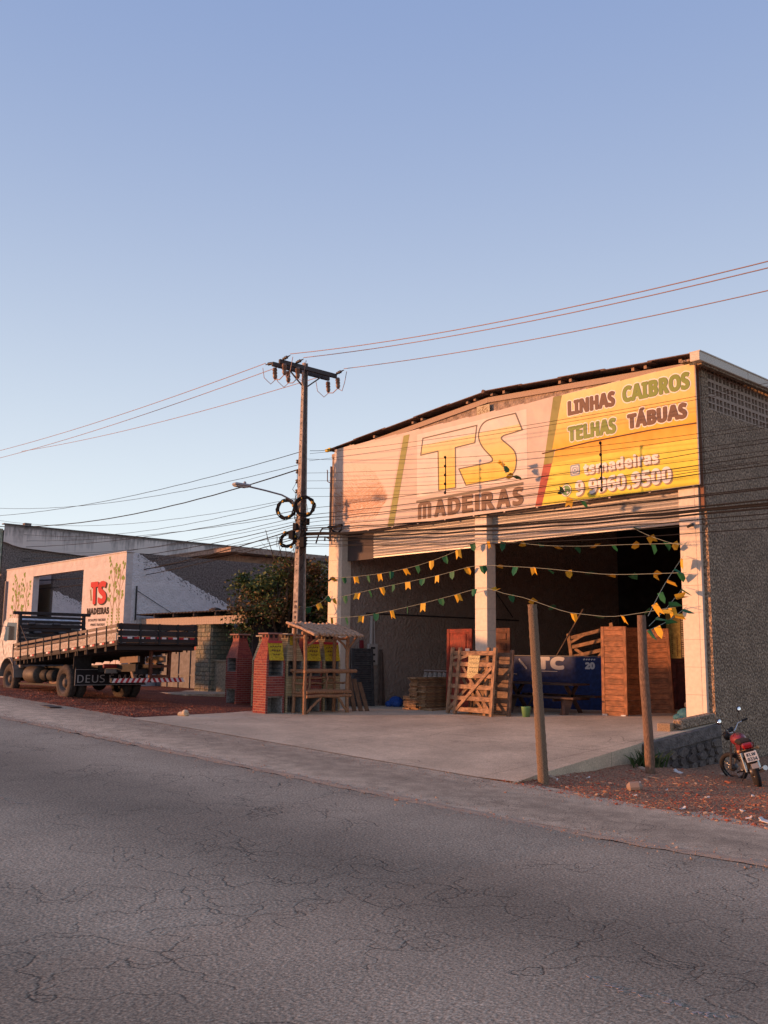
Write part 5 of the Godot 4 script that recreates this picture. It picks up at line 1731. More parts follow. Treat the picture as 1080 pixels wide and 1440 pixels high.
	for s in [-1.0, 1.0]:
		m = MB.new()
		m.prism(PV([[-4.28, 1.85], [-4.3, 2.45], [-5.15, 2.48], [-5.45, 1.85]]), 1.06, 1.085, Transform3D(Basis(V(1, 0, 0), V(0, 1, 0), V(0, 0, s)), Vector3.ZERO) if s > 0 else Transform3D(Basis(), V(0, 0, -2.145)))
		obj("side_window", m, mat("cab_glass", lin_c(0.05, 0.06, 0.07), 0.1), cab)
		m = MB.new()
		for q in [[-4.2, 0.95, -4.2, 2.5], [-5.3, 1.35, -5.55, 1.85]]: m.bar(V(q[0], q[1], s * 1.081), V(q[2], q[3], s * 1.081), 0.012, 0.02)
		m.box(V(-4.4, 1.65, s * 1.09), V(0.16, 0.035, 0.03), Basis(), 0.01)
		obj("door_seam", m, blk, cab)
		m = MB.new()
		m.bar(V(-5.45, 2.35, s * 1.1), V(-5.5, 2.35, s * 1.38), 0.025, 0.025)
		m.box(V(-5.5, 2.1, s * 1.38), V(0.06, 0.5, 0.2), Basis(), 0.02)
		obj("mirror", m, blk, cab)
		m = MB.new()
		var q := []
		for k in 9: q.append(V(-4.57 + cos(PI * k / 8.0) * 0.66, 0.6 + sin(PI * k / 8.0) * 0.66, 0))
		for k in 8: m.bar(q[k] + V(0, 0, s * 1.05), q[k + 1] + V(0, 0, s * 1.05), 0.36, 0.03)
		obj("fender", m, mat("fender_grey", lin_c(0.2, 0.18, 0.17), 0.6), cab)
	m = MB.new()
	m.box(V(-4.03, 2.2, 0), V(0.02, 0.42, 1.5), Basis(), 0.005)
	obj("rear_window", m, mat("cab_glass", Color.WHITE), cab)
	m = MB.new()
	m.box(V(-3.95, 1.1, 1.0), V(0.34, 0.36, 0.14), Basis(), 0.02)
	obj("cab_step", m, cream, w)
	# wooden frame hung behind the bed
	var f := thing("wooden_trestle", "small reddish wooden frame standing on the truck's rear bumper", "trestle", V(-14.25, 0.68, 6.0))
	for z in [-0.3, 0.3]:
		m = MB.new(); m.box(V(0, 0.42, z), V(0.1, 0.84, 0.09), Basis(), 0.006); obj("stile", m, wood("red_frame", lin_c(0.24, 0.085, 0.05), 1), f)
	for y in [0.04, 0.33, 0.8]:
		m = MB.new(); m.box(V(0, y, 0), V(0.08, 0.07, 0.52), Basis(), 0.006); obj("rail", m, wood("red_frame", lin_c(0.24, 0.085, 0.05), 2), f)

func make_grill(label: String, red: bool) -> Node3D:
	var w := thing("brick_grill", label, "brick grill", Vector3.ZERO, 0.0, "prefabricated brick barbecue grills for sale")
	var core := mat("grill_mortar_red", lin_c(0.4, 0.26, 0.22), 0.95, fine(), V(3, 3, 3)) if red else mat("grill_mortar_cream", lin_c(0.3, 0.22, 0.13), 0.95, fine(), V(3, 3, 3))
	var bm := vc(mat("grill_brick", Color.WHITE, 0.8, fine(), V(4, 4, 4), rough_n(), 0.5))
	var cols := [lin_c(0.3, 0.062, 0.045), lin_c(0.26, 0.05, 0.04), lin_c(0.35, 0.08, 0.055), lin_c(0.28, 0.045, 0.042)] if red else [lin_c(0.56, 0.44, 0.25), lin_c(0.5, 0.38, 0.2), lin_c(0.6, 0.48, 0.3), lin_c(0.46, 0.36, 0.2)]
	var grey := mat("grill_concrete", lin_c(0.33, 0.3, 0.28), 0.9, blotch(), V(1.5, 1.5, 1.5))
	var m := MB.new()
	for s in [-1.0, 1.0]: m.box(V(s * 0.28, 0.71, 0), V(0.06, 1.42, 0.6))
	m.box(V(0, 0.71, -0.27), V(0.5, 1.42, 0.06))
	m.box(V(0, 0.73, 0.27), V(0.5, 0.54, 0.06))
	obj("body", m, core, w)
	m = MB.new()
	for q in [["ash_shelf", V(0, 0.44, -0.02), V(0.5, 0.05, 0.48)], ["fire_shelf", V(0, 0.98, -0.02), V(0.5, 0.06, 0.44)], ["back_lining", V(0, 0.21, -0.22), V(0.5, 0.4, 0.03)], ["back_lining", V(0, 1.22, -0.225), V(0.5, 0.4, 0.03)], ["side_lining", V(-0.24, 0.21, 0.0), V(0.02, 0.4, 0.56)], ["side_lining", V(0.24, 0.21, 0.0), V(0.02, 0.4, 0.56)], ["side_lining", V(-0.24, 1.22, 0.0), V(0.02, 0.4, 0.56)], ["side_lining", V(0.24, 1.22, 0.0), V(0.02, 0.4, 0.56)]]:
		m = MB.new()
		m.box(q[1], q[2])
		obj(q[0], m, grey, w)
	for k in 3:
		m = MB.new()
		for s in [-1.0, 1.0]: m.box(V(s * 0.215, 1.09 + k * 0.12, 0.0), V(0.035, 0.03, 0.5))
		m.box(V(0, 1.09 + k * 0.12, -0.2), V(0.46, 0.03, 0.03))
		obj("spit_rail", m, mat("rail_grey", lin_c(0.12, 0.12, 0.13), 0.7), w)
	m = MB.new()
	var H := []
	for e in [[0.31, 0.3, 1.42], [0.17, 0.16, 1.96], [0.17, 0.16, 2.14]]:
		H.append([V(-e[0], e[2], e[1]), V(e[0], e[2], e[1]), V(e[0], e[2], -e[1]), V(-e[0], e[2], -e[1])])
	for j in 2:
		for k in 4: m.quad(H[j][k], H[j][(k + 1) % 4], H[j + 1][(k + 1) % 4], H[j + 1][k])
	m.quad(H[2][0], H[2][1], H[2][2], H[2][3]); m.quad(H[0][3], H[0][2], H[0][1], H[0][0])
	obj("hood", m, mat("hood_red", lin_c(0.36, 0.12, 0.09), 0.85, blotch(), V(2, 2, 2)) if red else core, w)
	m = MB.new()
	var y := 1.42
	for s in [0, 1]:
		var x := 0.31 if s == 0 else -0.31
		var a := V(x, 0, 0.3) if s == 0 else V(x, 0, -0.3)
		var b := V(x, 0, -0.3) if s == 0 else V(x, 0, 0.3)
		brick_face(m, a, b, b + V(0, y, 0), a + V(0, y, 0), 21, 0.2, 0.014, 0.007, cols)
	brick_face(m, V(0.31, 0, -0.3), V(-0.31, 0, -0.3), V(-0.31, y, -0.3), V(0.31, y, -0.3), 21, 0.2, 0.014, 0.007, cols)
	brick_face(m, V(-0.31, 0.46, 0.3), V(0.31, 0.46, 0.3), V(0.31, 1.0, 0.3), V(-0.31, 1.0, 0.3), 8, 0.2, 0.014, 0.007, cols)
	for s in [-1.0, 1.0]:
		for r in [[0.0, 0.46, 7], [1.0, 1.42, 6]]: brick_face(m, V(s * 0.28 - 0.03, r[0], 0.3), V(s * 0.28 + 0.03, r[0], 0.3), V(s * 0.28 + 0.03, r[1], 0.3), V(s * 0.28 - 0.03, r[1], 0.3), r[2], 0.2, 0.014, 0.006, cols)
	for k in 4:
		if red and k == 0: continue
		brick_face(m, H[0][k], H[0][(k + 1) % 4], H[1][(k + 1) % 4], H[1][k], 9, 0.2, 0.014, 0.006, cols)
		brick_face(m, H[1][k], H[1][(k + 1) % 4], H[2][(k + 1) % 4].lerp(H[1][(k + 1) % 4], 0.4), H[2][k].lerp(H[1][k], 0.4), 2, 0.17, 0.014, 0.006, cols)
	stuff(obj("brickwork", m, bm, w))
	for k in 4:
		for s in [-0.5, 0.5]:
			m = MB.new()
			var p: Vector3 = H[2][k].lerp(H[2][(k + 1) % 4], 0.5 + s * 0.5) - V(0, 0.05, 0)
			var nn: Vector3 = (H[2][k] + H[2][(k + 1) % 4]); nn.y = 0; nn = nn.normalized()
			m.box(p + nn * 0.002, V(0.09, 0.085, 0.006), Basis(Vector3.UP.cross(nn), Vector3.UP, nn))
			obj("smoke_slot", m, mat("slot_dark", lin_c(0.03, 0.02, 0.02), 0.95), w)  # thin dark plate drawn in place of an open slot
	m = MB.new()
	m.box(V(0, 2.165, 0), V(0.5, 0.045, 0.48), Basis(), 0.01)
	obj("chimney_cap", m, mat("cap_red", lin_c(0.4, 0.2, 0.16), 0.9, blotch(), V(2, 2, 2)) if red else mat("cap_cream", lin_c(0.52, 0.42, 0.3), 0.9, blotch(), V(2, 2, 2)), w)
	return w

func price_sheet(label: String, c: Vector3, w: float, h: float, b: Basis) -> void:
	var t := thing("price_banner", label, "price sign", c, 0.0, "yellow price banners")
	var m := MB.new()
	m.smooth(true)
	for i in 4:
		var f := func(u: float, v: float) -> Vector3: return b * V((u - 0.5) * w, (v - 0.5) * h, 0.012 * sin(u * 5.0 + v * 3.0))
		for j in 4: m.quad(f.call(i / 4.0, j / 4.0), f.call((i + 1) / 4.0, j / 4.0), f.call((i + 1) / 4.0, (j + 1) / 4.0), f.call(i / 4.0, (j + 1) / 4.0))
	m.smooth(false)
	obj("sheet", m, mat("price_yellow", lin_c(0.62, 0.45, 0.03), 0.6, blotch(), V(2, 2, 2)), t)
	m = MB.new()
	m.box(b * V(0, h * 0.44, 0.015), V(w * 0.96, h * 0.13, 0.004), b)
	obj("red_heading", m, mat("price_red", lin_c(0.42, 0.04, 0.05), 0.6), t)
	m = MB.new()
	for k in 3:
		for j in 5 - k: m.box(b * V((j - 2 + 0.5 * k) * w * 0.16, h * (0.2 - k * 0.2), 0.017), V(w * 0.11, h * (0.05 + 0.03 * (k % 2)), 0.003), b * Basis(Vector3.BACK, rng.randf_range(-0.4, 0.6)))
	obj("scrawl", m, mat("marker", lin_c(0.16, 0.09, 0.03), 0.8), t)

func build_grills() -> void:
	var r := make_grill("front red brick grill, nearest the road beside the log pergola", true)
	r.position = on(-10.75, 4.55) + V(0, 0.02, 0); r.rotation.y = PI / 2
	var c := make_grill("cream brick grill standing right behind the front red one", false)
	c.position = on(-10.78, 3.86) + V(0, 0.02, 0); c.rotation.y = PI / 2
	copy(r, on(-14.75, 2.88) + V(0, 0.03, 0), 0.0, "leftmost dark red brick grill, turned to face the road by the carport")
	copy(c, on(-13.55, 2.7) + V(0, 0.03, 0), 0.0, "cream brick grill mostly hidden between the two foremost red ones")
	copy(r, on(-10.8, 3.2) + V(0, 0.02, 0), PI / 2, "red brick grill seen through the middle of the log pergola")
	copy(c, on(-10.82, 2.5) + V(0, 0.02, 0), PI / 2, "cream brick grill nearest the shed, behind the pergola's right posts")
	var hb := Basis(Vector3.UP, PI / 2) * Basis(Vector3.RIGHT, -0.24)
	var q := [["yellow price banner on the hood of the front red grill", 4.55, -10.75], ["yellow price banner on the red grill behind the pergola", 3.2, -10.8], ["yellow price banner on the cream grill nearest the shed", 2.5, -10.82]]
	for k in 3: price_sheet(q[k][0], on(q[k][2], q[k][1]) + V(0.275, 1.72, 0.0), 0.5 if k < 2 else 0.56, 0.55, hb)
	var m := MB.new()
	m.box(Vector3.ZERO, V(0.02, 0.5, 0.3), Basis(Vector3.BACK, 0.3))
	price_sheet("small orange price card on the chimney of the cream grill behind the front red one", on(-10.78, 3.86) + V(0.2, 2.02, 0.02), 0.24, 0.28, Basis(Vector3.UP, PI / 2))

func rough_log(mb: MB, a: Vector3, b: Vector3, r: float) -> void:
	var q := []
	var rr := []
	for k in 7:
		var t := k / 6.0
		q.append(a.lerp(b, t) + V(rng.randfn(0, 0.008), rng.randfn(0, 0.008), rng.randfn(0, 0.008)))
		rr.append(r * rng.randf_range(0.88, 1.12))
	mb.tube(q, rr, 8)

func build_pergola() -> void:
	var o := on(-9.95, 3.3)
	var w := thing("log_pergola", "rustic log bench and table under a slanting roof of split poles beside the grills", "pergola", o)
	var wd := mat("raw_log", lin_c(0.46, 0.23, 0.12), 0.8, grain(), V(3, 0.5, 3), rough_n(), 0.6)
	var wl := mat("split_log", lin_c(0.62, 0.39, 0.25), 0.8, grain(), V(0.6, 3, 3), rough_n(), 0.5)
	var L := func(n: String, a: Vector3, b: Vector3, r: float, mm := wd) -> void:
		var m := MB.new()
		rough_log(m, a, b, r)
		obj(n, m, mm, w)
	var zf := 0.72
	var zb := -0.72
	for q in [[-0.38, zf, 2.42], [0.2, zf + 0.06, 2.25], [-0.38, zb, 2.42], [0.2, zb, 2.22]]: L.call("post", V(q[0] + 0.02, -0.01, q[1]), V(q[0], q[2] if q[0] < 0 else q[2] - 0.06, q[1]), 0.05)
	for z in [zf, zb]:
		for y in [0.5, 0.58, 1.14, 2.08]: L.call("rung", V(-0.42, y, z), V(0.26, y + 0.01, z + 0.03), 0.035)
		L.call("rung", V(-0.42, 0.84, z), V(0.24, 0.84, z), 0.03)
	L.call("table_rail", V(0.24, 1.18, zf + 0.1), V(0.24, 1.18, zb - 0.3), 0.055)
	L.call("table_rail", V(-0.38, 1.18, zf + 0.1), V(-0.38, 1.18, zb - 0.2), 0.045)
	for k in 3: L.call("bench_log", V(0.26 - k * 0.12, 0.62 + 0.01 * k, zf + 0.05), V(0.26 - k * 0.12, 0.6, zb - 0.1), 0.05)
	L.call("bench_log", V(0.27, 0.5, zf + 0.05), V(0.27, 0.5, zb - 0.1), 0.045)
	for y in [0.82, 0.98]: L.call("back_rail", V(-0.36, y, zf), V(-0.36, y, zb), 0.03)
	for z in [0.25, -0.35]: L.call("back_strut", V(-0.34, 1.15, z - 0.1), V(-0.1, 0.55, z + 0.15), 0.035)
	L.call("brace", V(0.2, 1.85, zf - 0.02), V(0.22, 2.2, zf - 0.5), 0.035)
	L.call("brace", V(0.2, 1.78, zb), V(0.3, 2.15, zb + 0.5), 0.03)
	L.call("brace", V(0.2, 1.78, zb), V(0.62, 2.14, zb), 0.03)
	L.call("brace", V(0.22, 0.05, zf), V(0.26, 0.5, zf - 0.5), 0.035)
	L.call("brace", V(0.22, 0.05, zb), V(0.26, 0.5, zb + 0.4), 0.035)
	L.call("eave_log", V(0.2, 2.2, zf + 0.2), V(0.2, 2.2, zb - 0.2), 0.045)
	L.call("ridge_log", V(-0.4, 2.4, zf + 0.2), V(-0.4, 2.4, zb - 0.2), 0.045)
	for k in 12:
		var z := 0.9 - k * 0.16
		L.call("roof_pole", V(-0.52, 2.51 + rng.randfn(0, 0.012), z), V(0.72 + rng.randfn(0, 0.03), 2.16 + rng.randfn(0, 0.012), z + rng.randfn(0, 0.012)), rng.randf_range(0.036, 0.05), wl)
	# offcuts leaning on its right end
	for k in 3:
		var m := MB.new()
		m.bar(V(0.1 + k * 0.1, 0.0, 0.0), V(-0.3 + k * 0.06, 1.0 - k * 0.1, -0.1), 0.13, 0.03)
		tag(obj("slab_board", m, wood("offcut", lin_c(0.28, 0.15, 0.08), 1), self, on(-10.2, 1.98 - k * 0.16) + V(0, 0.03, 0)), "rough offcut board leaning by the right end of the log pergola", "board", "boards leaning by the pergola")

func make_gate(label: String) -> Node3D:
	var w := thing("timber_gate", label, "gate", Vector3.ZERO, 0.0, "timber farm gates for sale")
	var cl := lin_c(0.56, 0.31, 0.17)
	for s in [-1.0, 1.0]:
		var m := MB.new()
		m.box(V(s * 0.74, 0.9, 0), V(0.115, 1.8, 0.07), Basis(Vector3.BACK, 0.012 * s), 0.008)
		obj("stile", m, wood("gate_wood", cl, 1), w)
	for k in 6:
		var m := MB.new()
		var y := 0.14 + k * 0.302
		m.box(V(0, y, -0.006), V(1.37, 0.115, 0.045), Basis(Vector3.BACK, rng.randf_range(-0.006, 0.006)), 0.006)
		obj("rail", m, wood("gate_rail" if k % 2 else "gate_wood", cl if k % 2 == 0 else lin_c(0.5, 0.27, 0.15), 0), w)
	var m := MB.new()
	m.bar(V(-0.68, 0.12, 0.03), V(0.68, 1.28, 0.03), 0.03, 0.095)
	obj("brace", m, wood("gate_wood", cl, 0), w)
	m = MB.new()
	m.bar(V(0.6, 0.16, -0.035), V(-0.62, 1.3, -0.035), 0.025, 0.09)
	obj("brace", m, wood("gate_rail", cl, 0), w)
	m = MB.new()
	m.bar(V(-0.68, 1.5, 0.012), V(-0.2, 1.64, 0.012), 0.02, 0.08)
	obj("knee", m, wood("gate_wood", cl, 0), w)
	return w

func panel_door(label: String, n: String, wd: float, ht: float, c: Color, panels: Array) -> Node3D:
	var w := thing(n, label, "door", Vector3.ZERO)
	for s in [-1.0, 1.0]:
		var m := MB.new()
		m.box(V(s * (wd / 2 - 0.055), ht / 2, 0), V(0.11, ht, 0.04), Basis(), 0.005)
		obj("stile", m, wood(n + " wood", c, 1), w)
	for y in [0.07, ht - 0.06, ht * 0.68]:
		var m := MB.new()
		m.box(V(0, y, 0), V(wd - 0.22, 0.12, 0.038), Basis(), 0.005)
		obj("rail", m, wood(n + " wood", c, 0), w)
	var m2 := MB.new()
	m2.box(V(0, ht / 2, -0.004), V(wd - 0.2, ht - 0.2, 0.016))
	obj("field", m2, wood(n + " wood", c, 1), w)
	for p in panels:
		m2 = MB.new()
		m2.box(V(p[0] * wd, p[1] * ht, 0.012), V(p[2] * wd, p[3] * ht, 0.03), Basis(), 0.013)
		obj("panel", m2, wood(n + " wood", c, 1), w)
	return w

func louver_door(label: String, n: String, wd: float, ht: float, c: Color, slats: int, rough := 0.5) -> Node3D:
	var w := thing(n, label, "door", Vector3.ZERO)
	for s in [-1.0, 1.0]:
		var m := MB.new()
		m.box(V(s * (wd / 2 - 0.05), ht / 2, 0), V(0.1, ht, 0.045), Basis(), 0.006)
		obj("stile", m, wood(n + " a", c, 1, rough), w)
	for y in [0.05, ht - 0.05]:
		var m := MB.new()
		m.box(V(0, y, 0), V(wd - 0.2, 0.1, 0.043), Basis(), 0.006)
		obj("rail", m, wood(n + " a", c, 0, rough), w)
	for k in slats:
		var m := MB.new()
		var hh := (ht - 0.2) / slats
		m.box(V(0, 0.1 + (k + 0.5) * hh, 0), V(wd - 0.2, hh - 0.006, 0.028), Basis(Vector3.RIGHT, -0.04 + rng.randfn(0, 0.012)), 0.004)
		var v := rng.randf_range(0.75, 1.2)
		obj("slat", m, wood("%s slat %d" % [n, k % 4], Color(c.r * [1.0, 0.85, 1.15, 0.95][k % 4], c.g * [1.0, 0.85, 1.15, 0.95][k % 4], c.b * [1.0, 0.85, 1.15, 0.95][k % 4]), 0, rough), w)
	return w

func lean(o: Node3D, at: Vector3, yaw: float, back: float, roll := 0.0) -> Node3D:
	o.transform = Transform3D(Basis(Vector3.UP, yaw) * Basis(Vector3.RIGHT, -back) * Basis(Vector3.BACK, roll), at)
	return o

func build_stock() -> void:
	# farm gates stood against the middle column
	var g := make_gate("front timber gate with crossed braces, leaning at the middle column with a paper on it")
	lean(g, on(-6.3, 1.12) + V(0, 0.02, 0), -0.14, 0.11)
	lean(copy(g, Vector3.ZERO, 0, "timber gate leaning just behind the front one, its stile showing on the left"), on(-6.72, 0.92) + V(0, 0.02, 0), -0.1, 0.1)
	var bg := thing("boarded_gate", "brown boarded gate behind the timber gates, its bare stile showing on the right", "gate")
	for s in [-1.0, 1.0]:
		var sm := MB.new()
		sm.box(V(s * 0.74, 0.86, 0), V(0.12, 1.72, 0.06), Basis(), 0.008)
		obj("stile", sm, wood("stile_brown", lin_c(0.34, 0.18, 0.11), 1), bg)
	for k in 8:
		var sm := MB.new()
		sm.box(V(0, 0.16 + k * 0.2, -0.02), V(1.36, 0.188, 0.025), Basis(Vector3.BACK, rng.randf_range(-0.008, 0.008)), 0.005)
		obj("board", sm, wood("gate_board %d" % (k % 3), [lin_c(0.3, 0.17, 0.1), lin_c(0.25, 0.14, 0.085), lin_c(0.34, 0.2, 0.12)][k % 3], 0), bg)
	lean(bg, on(-6.0, 0.8) + V(0, 0.02, 0), -0.1, 0.1)
	for k in 7:
		var m := MB.new()
		m.box(V(0, 0.14 + k * 0.2, 0), V(1.3, 0.16, 0.025), Basis(Vector3.BACK, rng.randf_range(-0.02, 0.02)), 0.004)
		tag(obj("brown_board", m, wood("board_brown", lin_c(0.22, 0.12, 0.075), 0), self, on(-6.35, 0.5 - 0.012 * k) + V(0, 0.03, 0)), "brown board stacked on edge behind the timber gates, %s from the floor" % ORD[k], "board", "boards behind the gates")
	var t := thing("paper_notice", "yellowed paper notice with handwritten lines pinned to the front timber gate", "notice", on(-6.45, 1.12) + V(0.12, 1.5, -0.11))
	var m := MB.new()
	m.smooth(true)
	for k in 5: m.quad(V(-0.2 - 0.012 * (5 - k), -0.5 + k * 0.12, 0.012 * sin(k * 1.2)), V(0.2 - 0.012 * (5 - k), -0.5 + k * 0.12, 0.02 * sin(k * 0.9)), V(0.2 - 0.012 * (4 - k), -0.38 + k * 0.12, 0.02 * sin(k * 0.9 + 0.9)), V(-0.2 - 0.012 * (4 - k), -0.38 + k * 0.12, 0.012 * sin(k * 1.2 + 1.2)))
	m.smooth(false)
	obj("paper", m, mat("old_paper", lin_c(0.66, 0.53, 0.27), 0.8, blotch(), V(3, 3, 3)), t)
	m = MB.new()
	for k in 4:
		for j in 4: m.box(V(-0.12 + j * 0.08, 0.02 - k * 0.12, 0.026), V(rng.randf_range(0.03, 0.06), 0.018, 0.003), Basis(Vector3.BACK, rng.randf_range(-0.8, 0.8)))
	obj("scrawl", m, mat("pencil", lin_c(0.3, 0.22, 0.12), 0.8), t)
	# red and brown panelled doors behind the column
	var rd := panel_door("glossy red panelled door standing behind the left of the timber gates", "red_door", 1.0, 2.38, lin_c(0.4, 0.045, 0.02), [[0, 0.84, 0.56, 0.2], [-0.17, 0.38, 0.2, 0.42], [0.17, 0.38, 0.2, 0.42]])
	lean(rd, V(-8.17, -0.19, -0.35), 0.0, 0.02)
	var bd := panel_door("dark brown carved door half hidden behind the middle column", "carved_brown_door", 1.35, 2.4, lin_c(0.22, 0.075, 0.04), [[0.3, 0.9, 0.2, 0.08], [0.3, 0.78, 0.2, 0.08], [0.3, 0.6, 0.2, 0.12], [-0.1, 0.84, 0.4, 0.2], [-0.1, 0.4, 0.4, 0.4]])
	lean(bd, V(-7.25, -0.19, -0.75), 0.0, 0.02)
	m = MB.new(); m.box(V(-7.77, 1.52, -0.3), V(0.16, 0.2, 0.02), Basis(), 0.003)
	tag(obj("door_label", m, mat("label_pale", lin_c(0.66, 0.55, 0.48), 0.7), self), "pale label stuck on the glossy red door", "label")
	# sawn timber, plank by plank
	var tones := [lin_c(0.56, 0.3, 0.15), lin_c(0.48, 0.24, 0.12), lin_c(0.6, 0.35, 0.18), lin_c(0.5, 0.28, 0.15)]
	var proto := {}
	for s in [[-9.52, 0.33, 0.2, 19, 3.1, "rough plank in the tallest sawn timber stack", "planks in the tallest stack"], [-9.16, 0.33, 0.17, 14, 3.0, "rough plank in the right-hand sawn timber stack", "planks in the right-hand stack"], [-9.87, 0.3, 0.1, 8, 1.6, "short plank in the low stack left of the tallest timber stack", "planks in the low stack"]]:
		var y: float = floor_y(s[0]) + 0.03
		for k in s[3]:
			var id := "%s%d" % [s[6], k % 4]
			var at := V(s[0] + rng.randfn(0, 0.012), y + 0.0225, s[2] - s[4] / 2 + rng.randfn(0, 0.03))
			var bs := Basis(Vector3.UP, rng.randfn(0, 0.006))
			var o: Node3D
			if not proto.has(id):
				m = MB.new()
				m.box(Vector3.ZERO, V(s[1], 0.045, s[4]), Basis(), 0.004)
				o = obj("plank", m, wood("plank %d" % (k % 4), tones[k % 4], 2), self, at, bs)
				proto[id] = o
			else:
				o = proto[id].duplicate(); o.name = named(self, "plank"); add_child(o, true)
				o.transform = Transform3D(bs, at)
			tag(o, "%s, %s from the floor" % [s[5], ORD[k]], "plank", s[6])
			y += 0.05
	m = MB.new(); m.box(Vector3.ZERO, V(0.34, 0.06, 3.0), Basis(), 0.005)
	tag(obj("plank", m, wood("plank 2", tones[2], 2), self, V(-8.78, -0.15, -1.2)), "single thick pale plank lying at the right foot of the timber stacks", "plank")
	# channel roof tiles and a long pipe behind the timber
	var tp := MB.new()
	tp.smooth(true)
	for k in 8:
		var a0 := PI * k / 8.0
		var a1 := PI * (k + 1) / 8.0
		tp.quad(V(cos(a0) * 0.1, 0, sin(a0) * 0.09), V(cos(a0) * 0.09, 0.9, sin(a0) * 0.08), V(cos(a1) * 0.09, 0.9, sin(a1) * 0.08), V(cos(a1) * 0.1, 0, sin(a1) * 0.09))
	var tm := tp.done()
	for k in 9:
		var o := put("channel_tile", tm, mat("grey_tile", lin_c(0.33, 0.3, 0.28), 0.85, blotch(), V(2, 2, 2)), self, V(-11.1 + k * 0.21, 0.0, -1.75), Basis(Vector3.BACK, -0.25))
		tag(o, "grey channel roof tile behind the timber stacks, %s from the left of its row" % ORD[k], "roof tile", "row of grey roof tiles")
	m = MB.new(); m.box(V(-10.2, -0.1, -1.5), V(2.4, 0.25, 0.4))
	tag(obj("tile_plinth", m, mat("inner_plaster", Color.WHITE), self), "low grey plinth under the row of roof tiles", "plinth")
	m = MB.new(); m.tube([V(-11.0, 0.92, -1.75), V(-7.6, 0.88, -2.3)], 0.03, 6)
	tag(obj("long_pipe", m, mat("pipe_grey", Color.WHITE), self), "long grey pipe lying over the row of roof tiles", "pipe")
	# against the left inner wall
	var lv := louver_door("dark grey louvred shutter door leaning inside the left wall", "grey_louver_door", 0.95, 1.9, lin_c(0.12, 0.115, 0.12), 24, 0.6)
	lean(lv, V(-12.72, -0.29, -0.66), PI / 2, 0.06)
	for k in 2:
		m = MB.new(); m.bar(V(0, 0, 0), V(-0.34, 1.85 - k * 0.1, -0.3 + k * 0.12), 0.1, 0.025)
		tag(obj("leaning_board", m, wood("dark_board", lin_c(0.13, 0.07, 0.045), 1), self, V(-12.65, -0.27, -1.35 - k * 0.14)), ["dark board leaning on the inner wall next to the grey louvred door", "dark board leaning on the inner wall, farther from the grey louvred door"][k], "board", "boards on the inner wall")
	m = MB.new()
	m.ball(V(0, 0.14, 0), V(0.28, 0.2, 0.22), 9, 6); m.ball(V(0.2, 0.1, 0.14), V(0.2, 0.14, 0.16), 8, 5); m.ball(V(-0.16, 0.08, 0.12), V(0.16, 0.12, 0.16), 8, 5)
	tag(obj("blue_tarp", m, mat("tarp_blue", lin_c(0.015, 0.06, 0.25), 0.5, null, Vector3.ONE, rough_n(), 0.8), self, V(-11.75, -0.25, -1.2)), "crumpled bright blue tarpaulin on the floor left of the timber", "tarpaulin")
	var mt := thing("electric_meter_box", "pale grey double meter box with a conduit on the inner left wall", "meter box", V(-13.02, 1.05, -1.28))
	m = MB.new(); m.box(V(0, 0.36, 0), V(0.12, 0.72, 0.42), Basis(), 0.02)
	obj("case", m, mat("meter_grey", lin_c(0.42, 0.38, 0.36), 0.6), mt)
	for k in 3:
		m = MB.new(); m.box(V(0.063, 0.14 + k * 0.22, 0.02), V(0.012, 0.07, 0.2), Basis(), 0.004)
		obj("meter_window", m, mat("cam_black", Color.WHITE), mt)
	m = MB.new(); m.tube([V(0, 0.7, 0.05), V(0, 1.65, 0.05)], 0.06, 8); m.tube([V(0, 0.7, -0.1), V(0, 1.5, -0.06)], 0.035, 6)
	obj("conduit", m, mat("meter_grey", Color.WHITE), mt)
	m = MB.new(); m.box(V(-13.0, 1.75, -0.78), V(0.08, 0.26, 0.14), Basis(), 0.01)
	tag(obj("red_box", m, mat("box_red", lin_c(0.2, 0.02, 0.03), 0.5), self), "small dark red box on the wall beside the meter box", "box")
	# blue board with white letters
	var b := thing("blue_board", "large blue painted board with broken white letters and the number 20", "board", V(-6.95, -0.13, -3.2))
	m = MB.new(); m.box(V(0, 0.77, 0), V(3.6, 1.54, 0.05), Basis(), 0.006)
	obj("board", m, mat("board_blue", lin_c(0.012, 0.035, 0.14), 0.6, blotch(), V(1, 1, 1)), b)
	m = MB.new()
	letters(m, "TC", -0.55, 0.45, 1.18, 1.51, 0.026, Transform3D(), 0.03)
	letters(m, "20", 1.22, 1.54, 1.2, 1.38, 0.026, Transform3D(), 0.012)
	for k in 5: m.box(V(1.18 + k * 0.09, 1.47, 0.028), V(0.06, 0.04, 0.004), Basis(Vector3.BACK, rng.randf()))
	for k in 6: m.box(V(-1.25 + k * 0.05, 1.42 - k * 0.045, 0.028), V(0.05, 0.1, 0.004), Basis(Vector3.BACK, 0.5))
	m.box(V(-0.1, 1.1, 0.028), V(0.6, 0.02, 0.004))
	obj("white_letters", m, mat("board_white", lin_c(0.55, 0.52, 0.52), 0.7), b)
	m = MB.new(); m.box(V(0, 1.56, 0), V(3.64, 0.03, 0.08), Basis(), 0.006); m.box(V(1.81, 0.78, 0), V(0.03, 1.58, 0.08), Basis(), 0.006)
	obj("edge_trim", m, mat("trim_grey", lin_c(0.16, 0.15, 0.15), 0.6), b)
	# picnic table
	var pt := thing("picnic_table", "dark wooden picnic table with a long bench before the blue board", "picnic table", on(-5.6, -1.0) + V(0, 0.03, 0))
	var pw := wood("picnic", lin_c(0.15, 0.075, 0.05), 0)
	for k in 4:
		m = MB.new(); m.box(V(0, 0.78, -0.33 + k * 0.2), V(2.5, 0.05, 0.19), Basis(), 0.006); obj("table_plank", m, pw, pt)
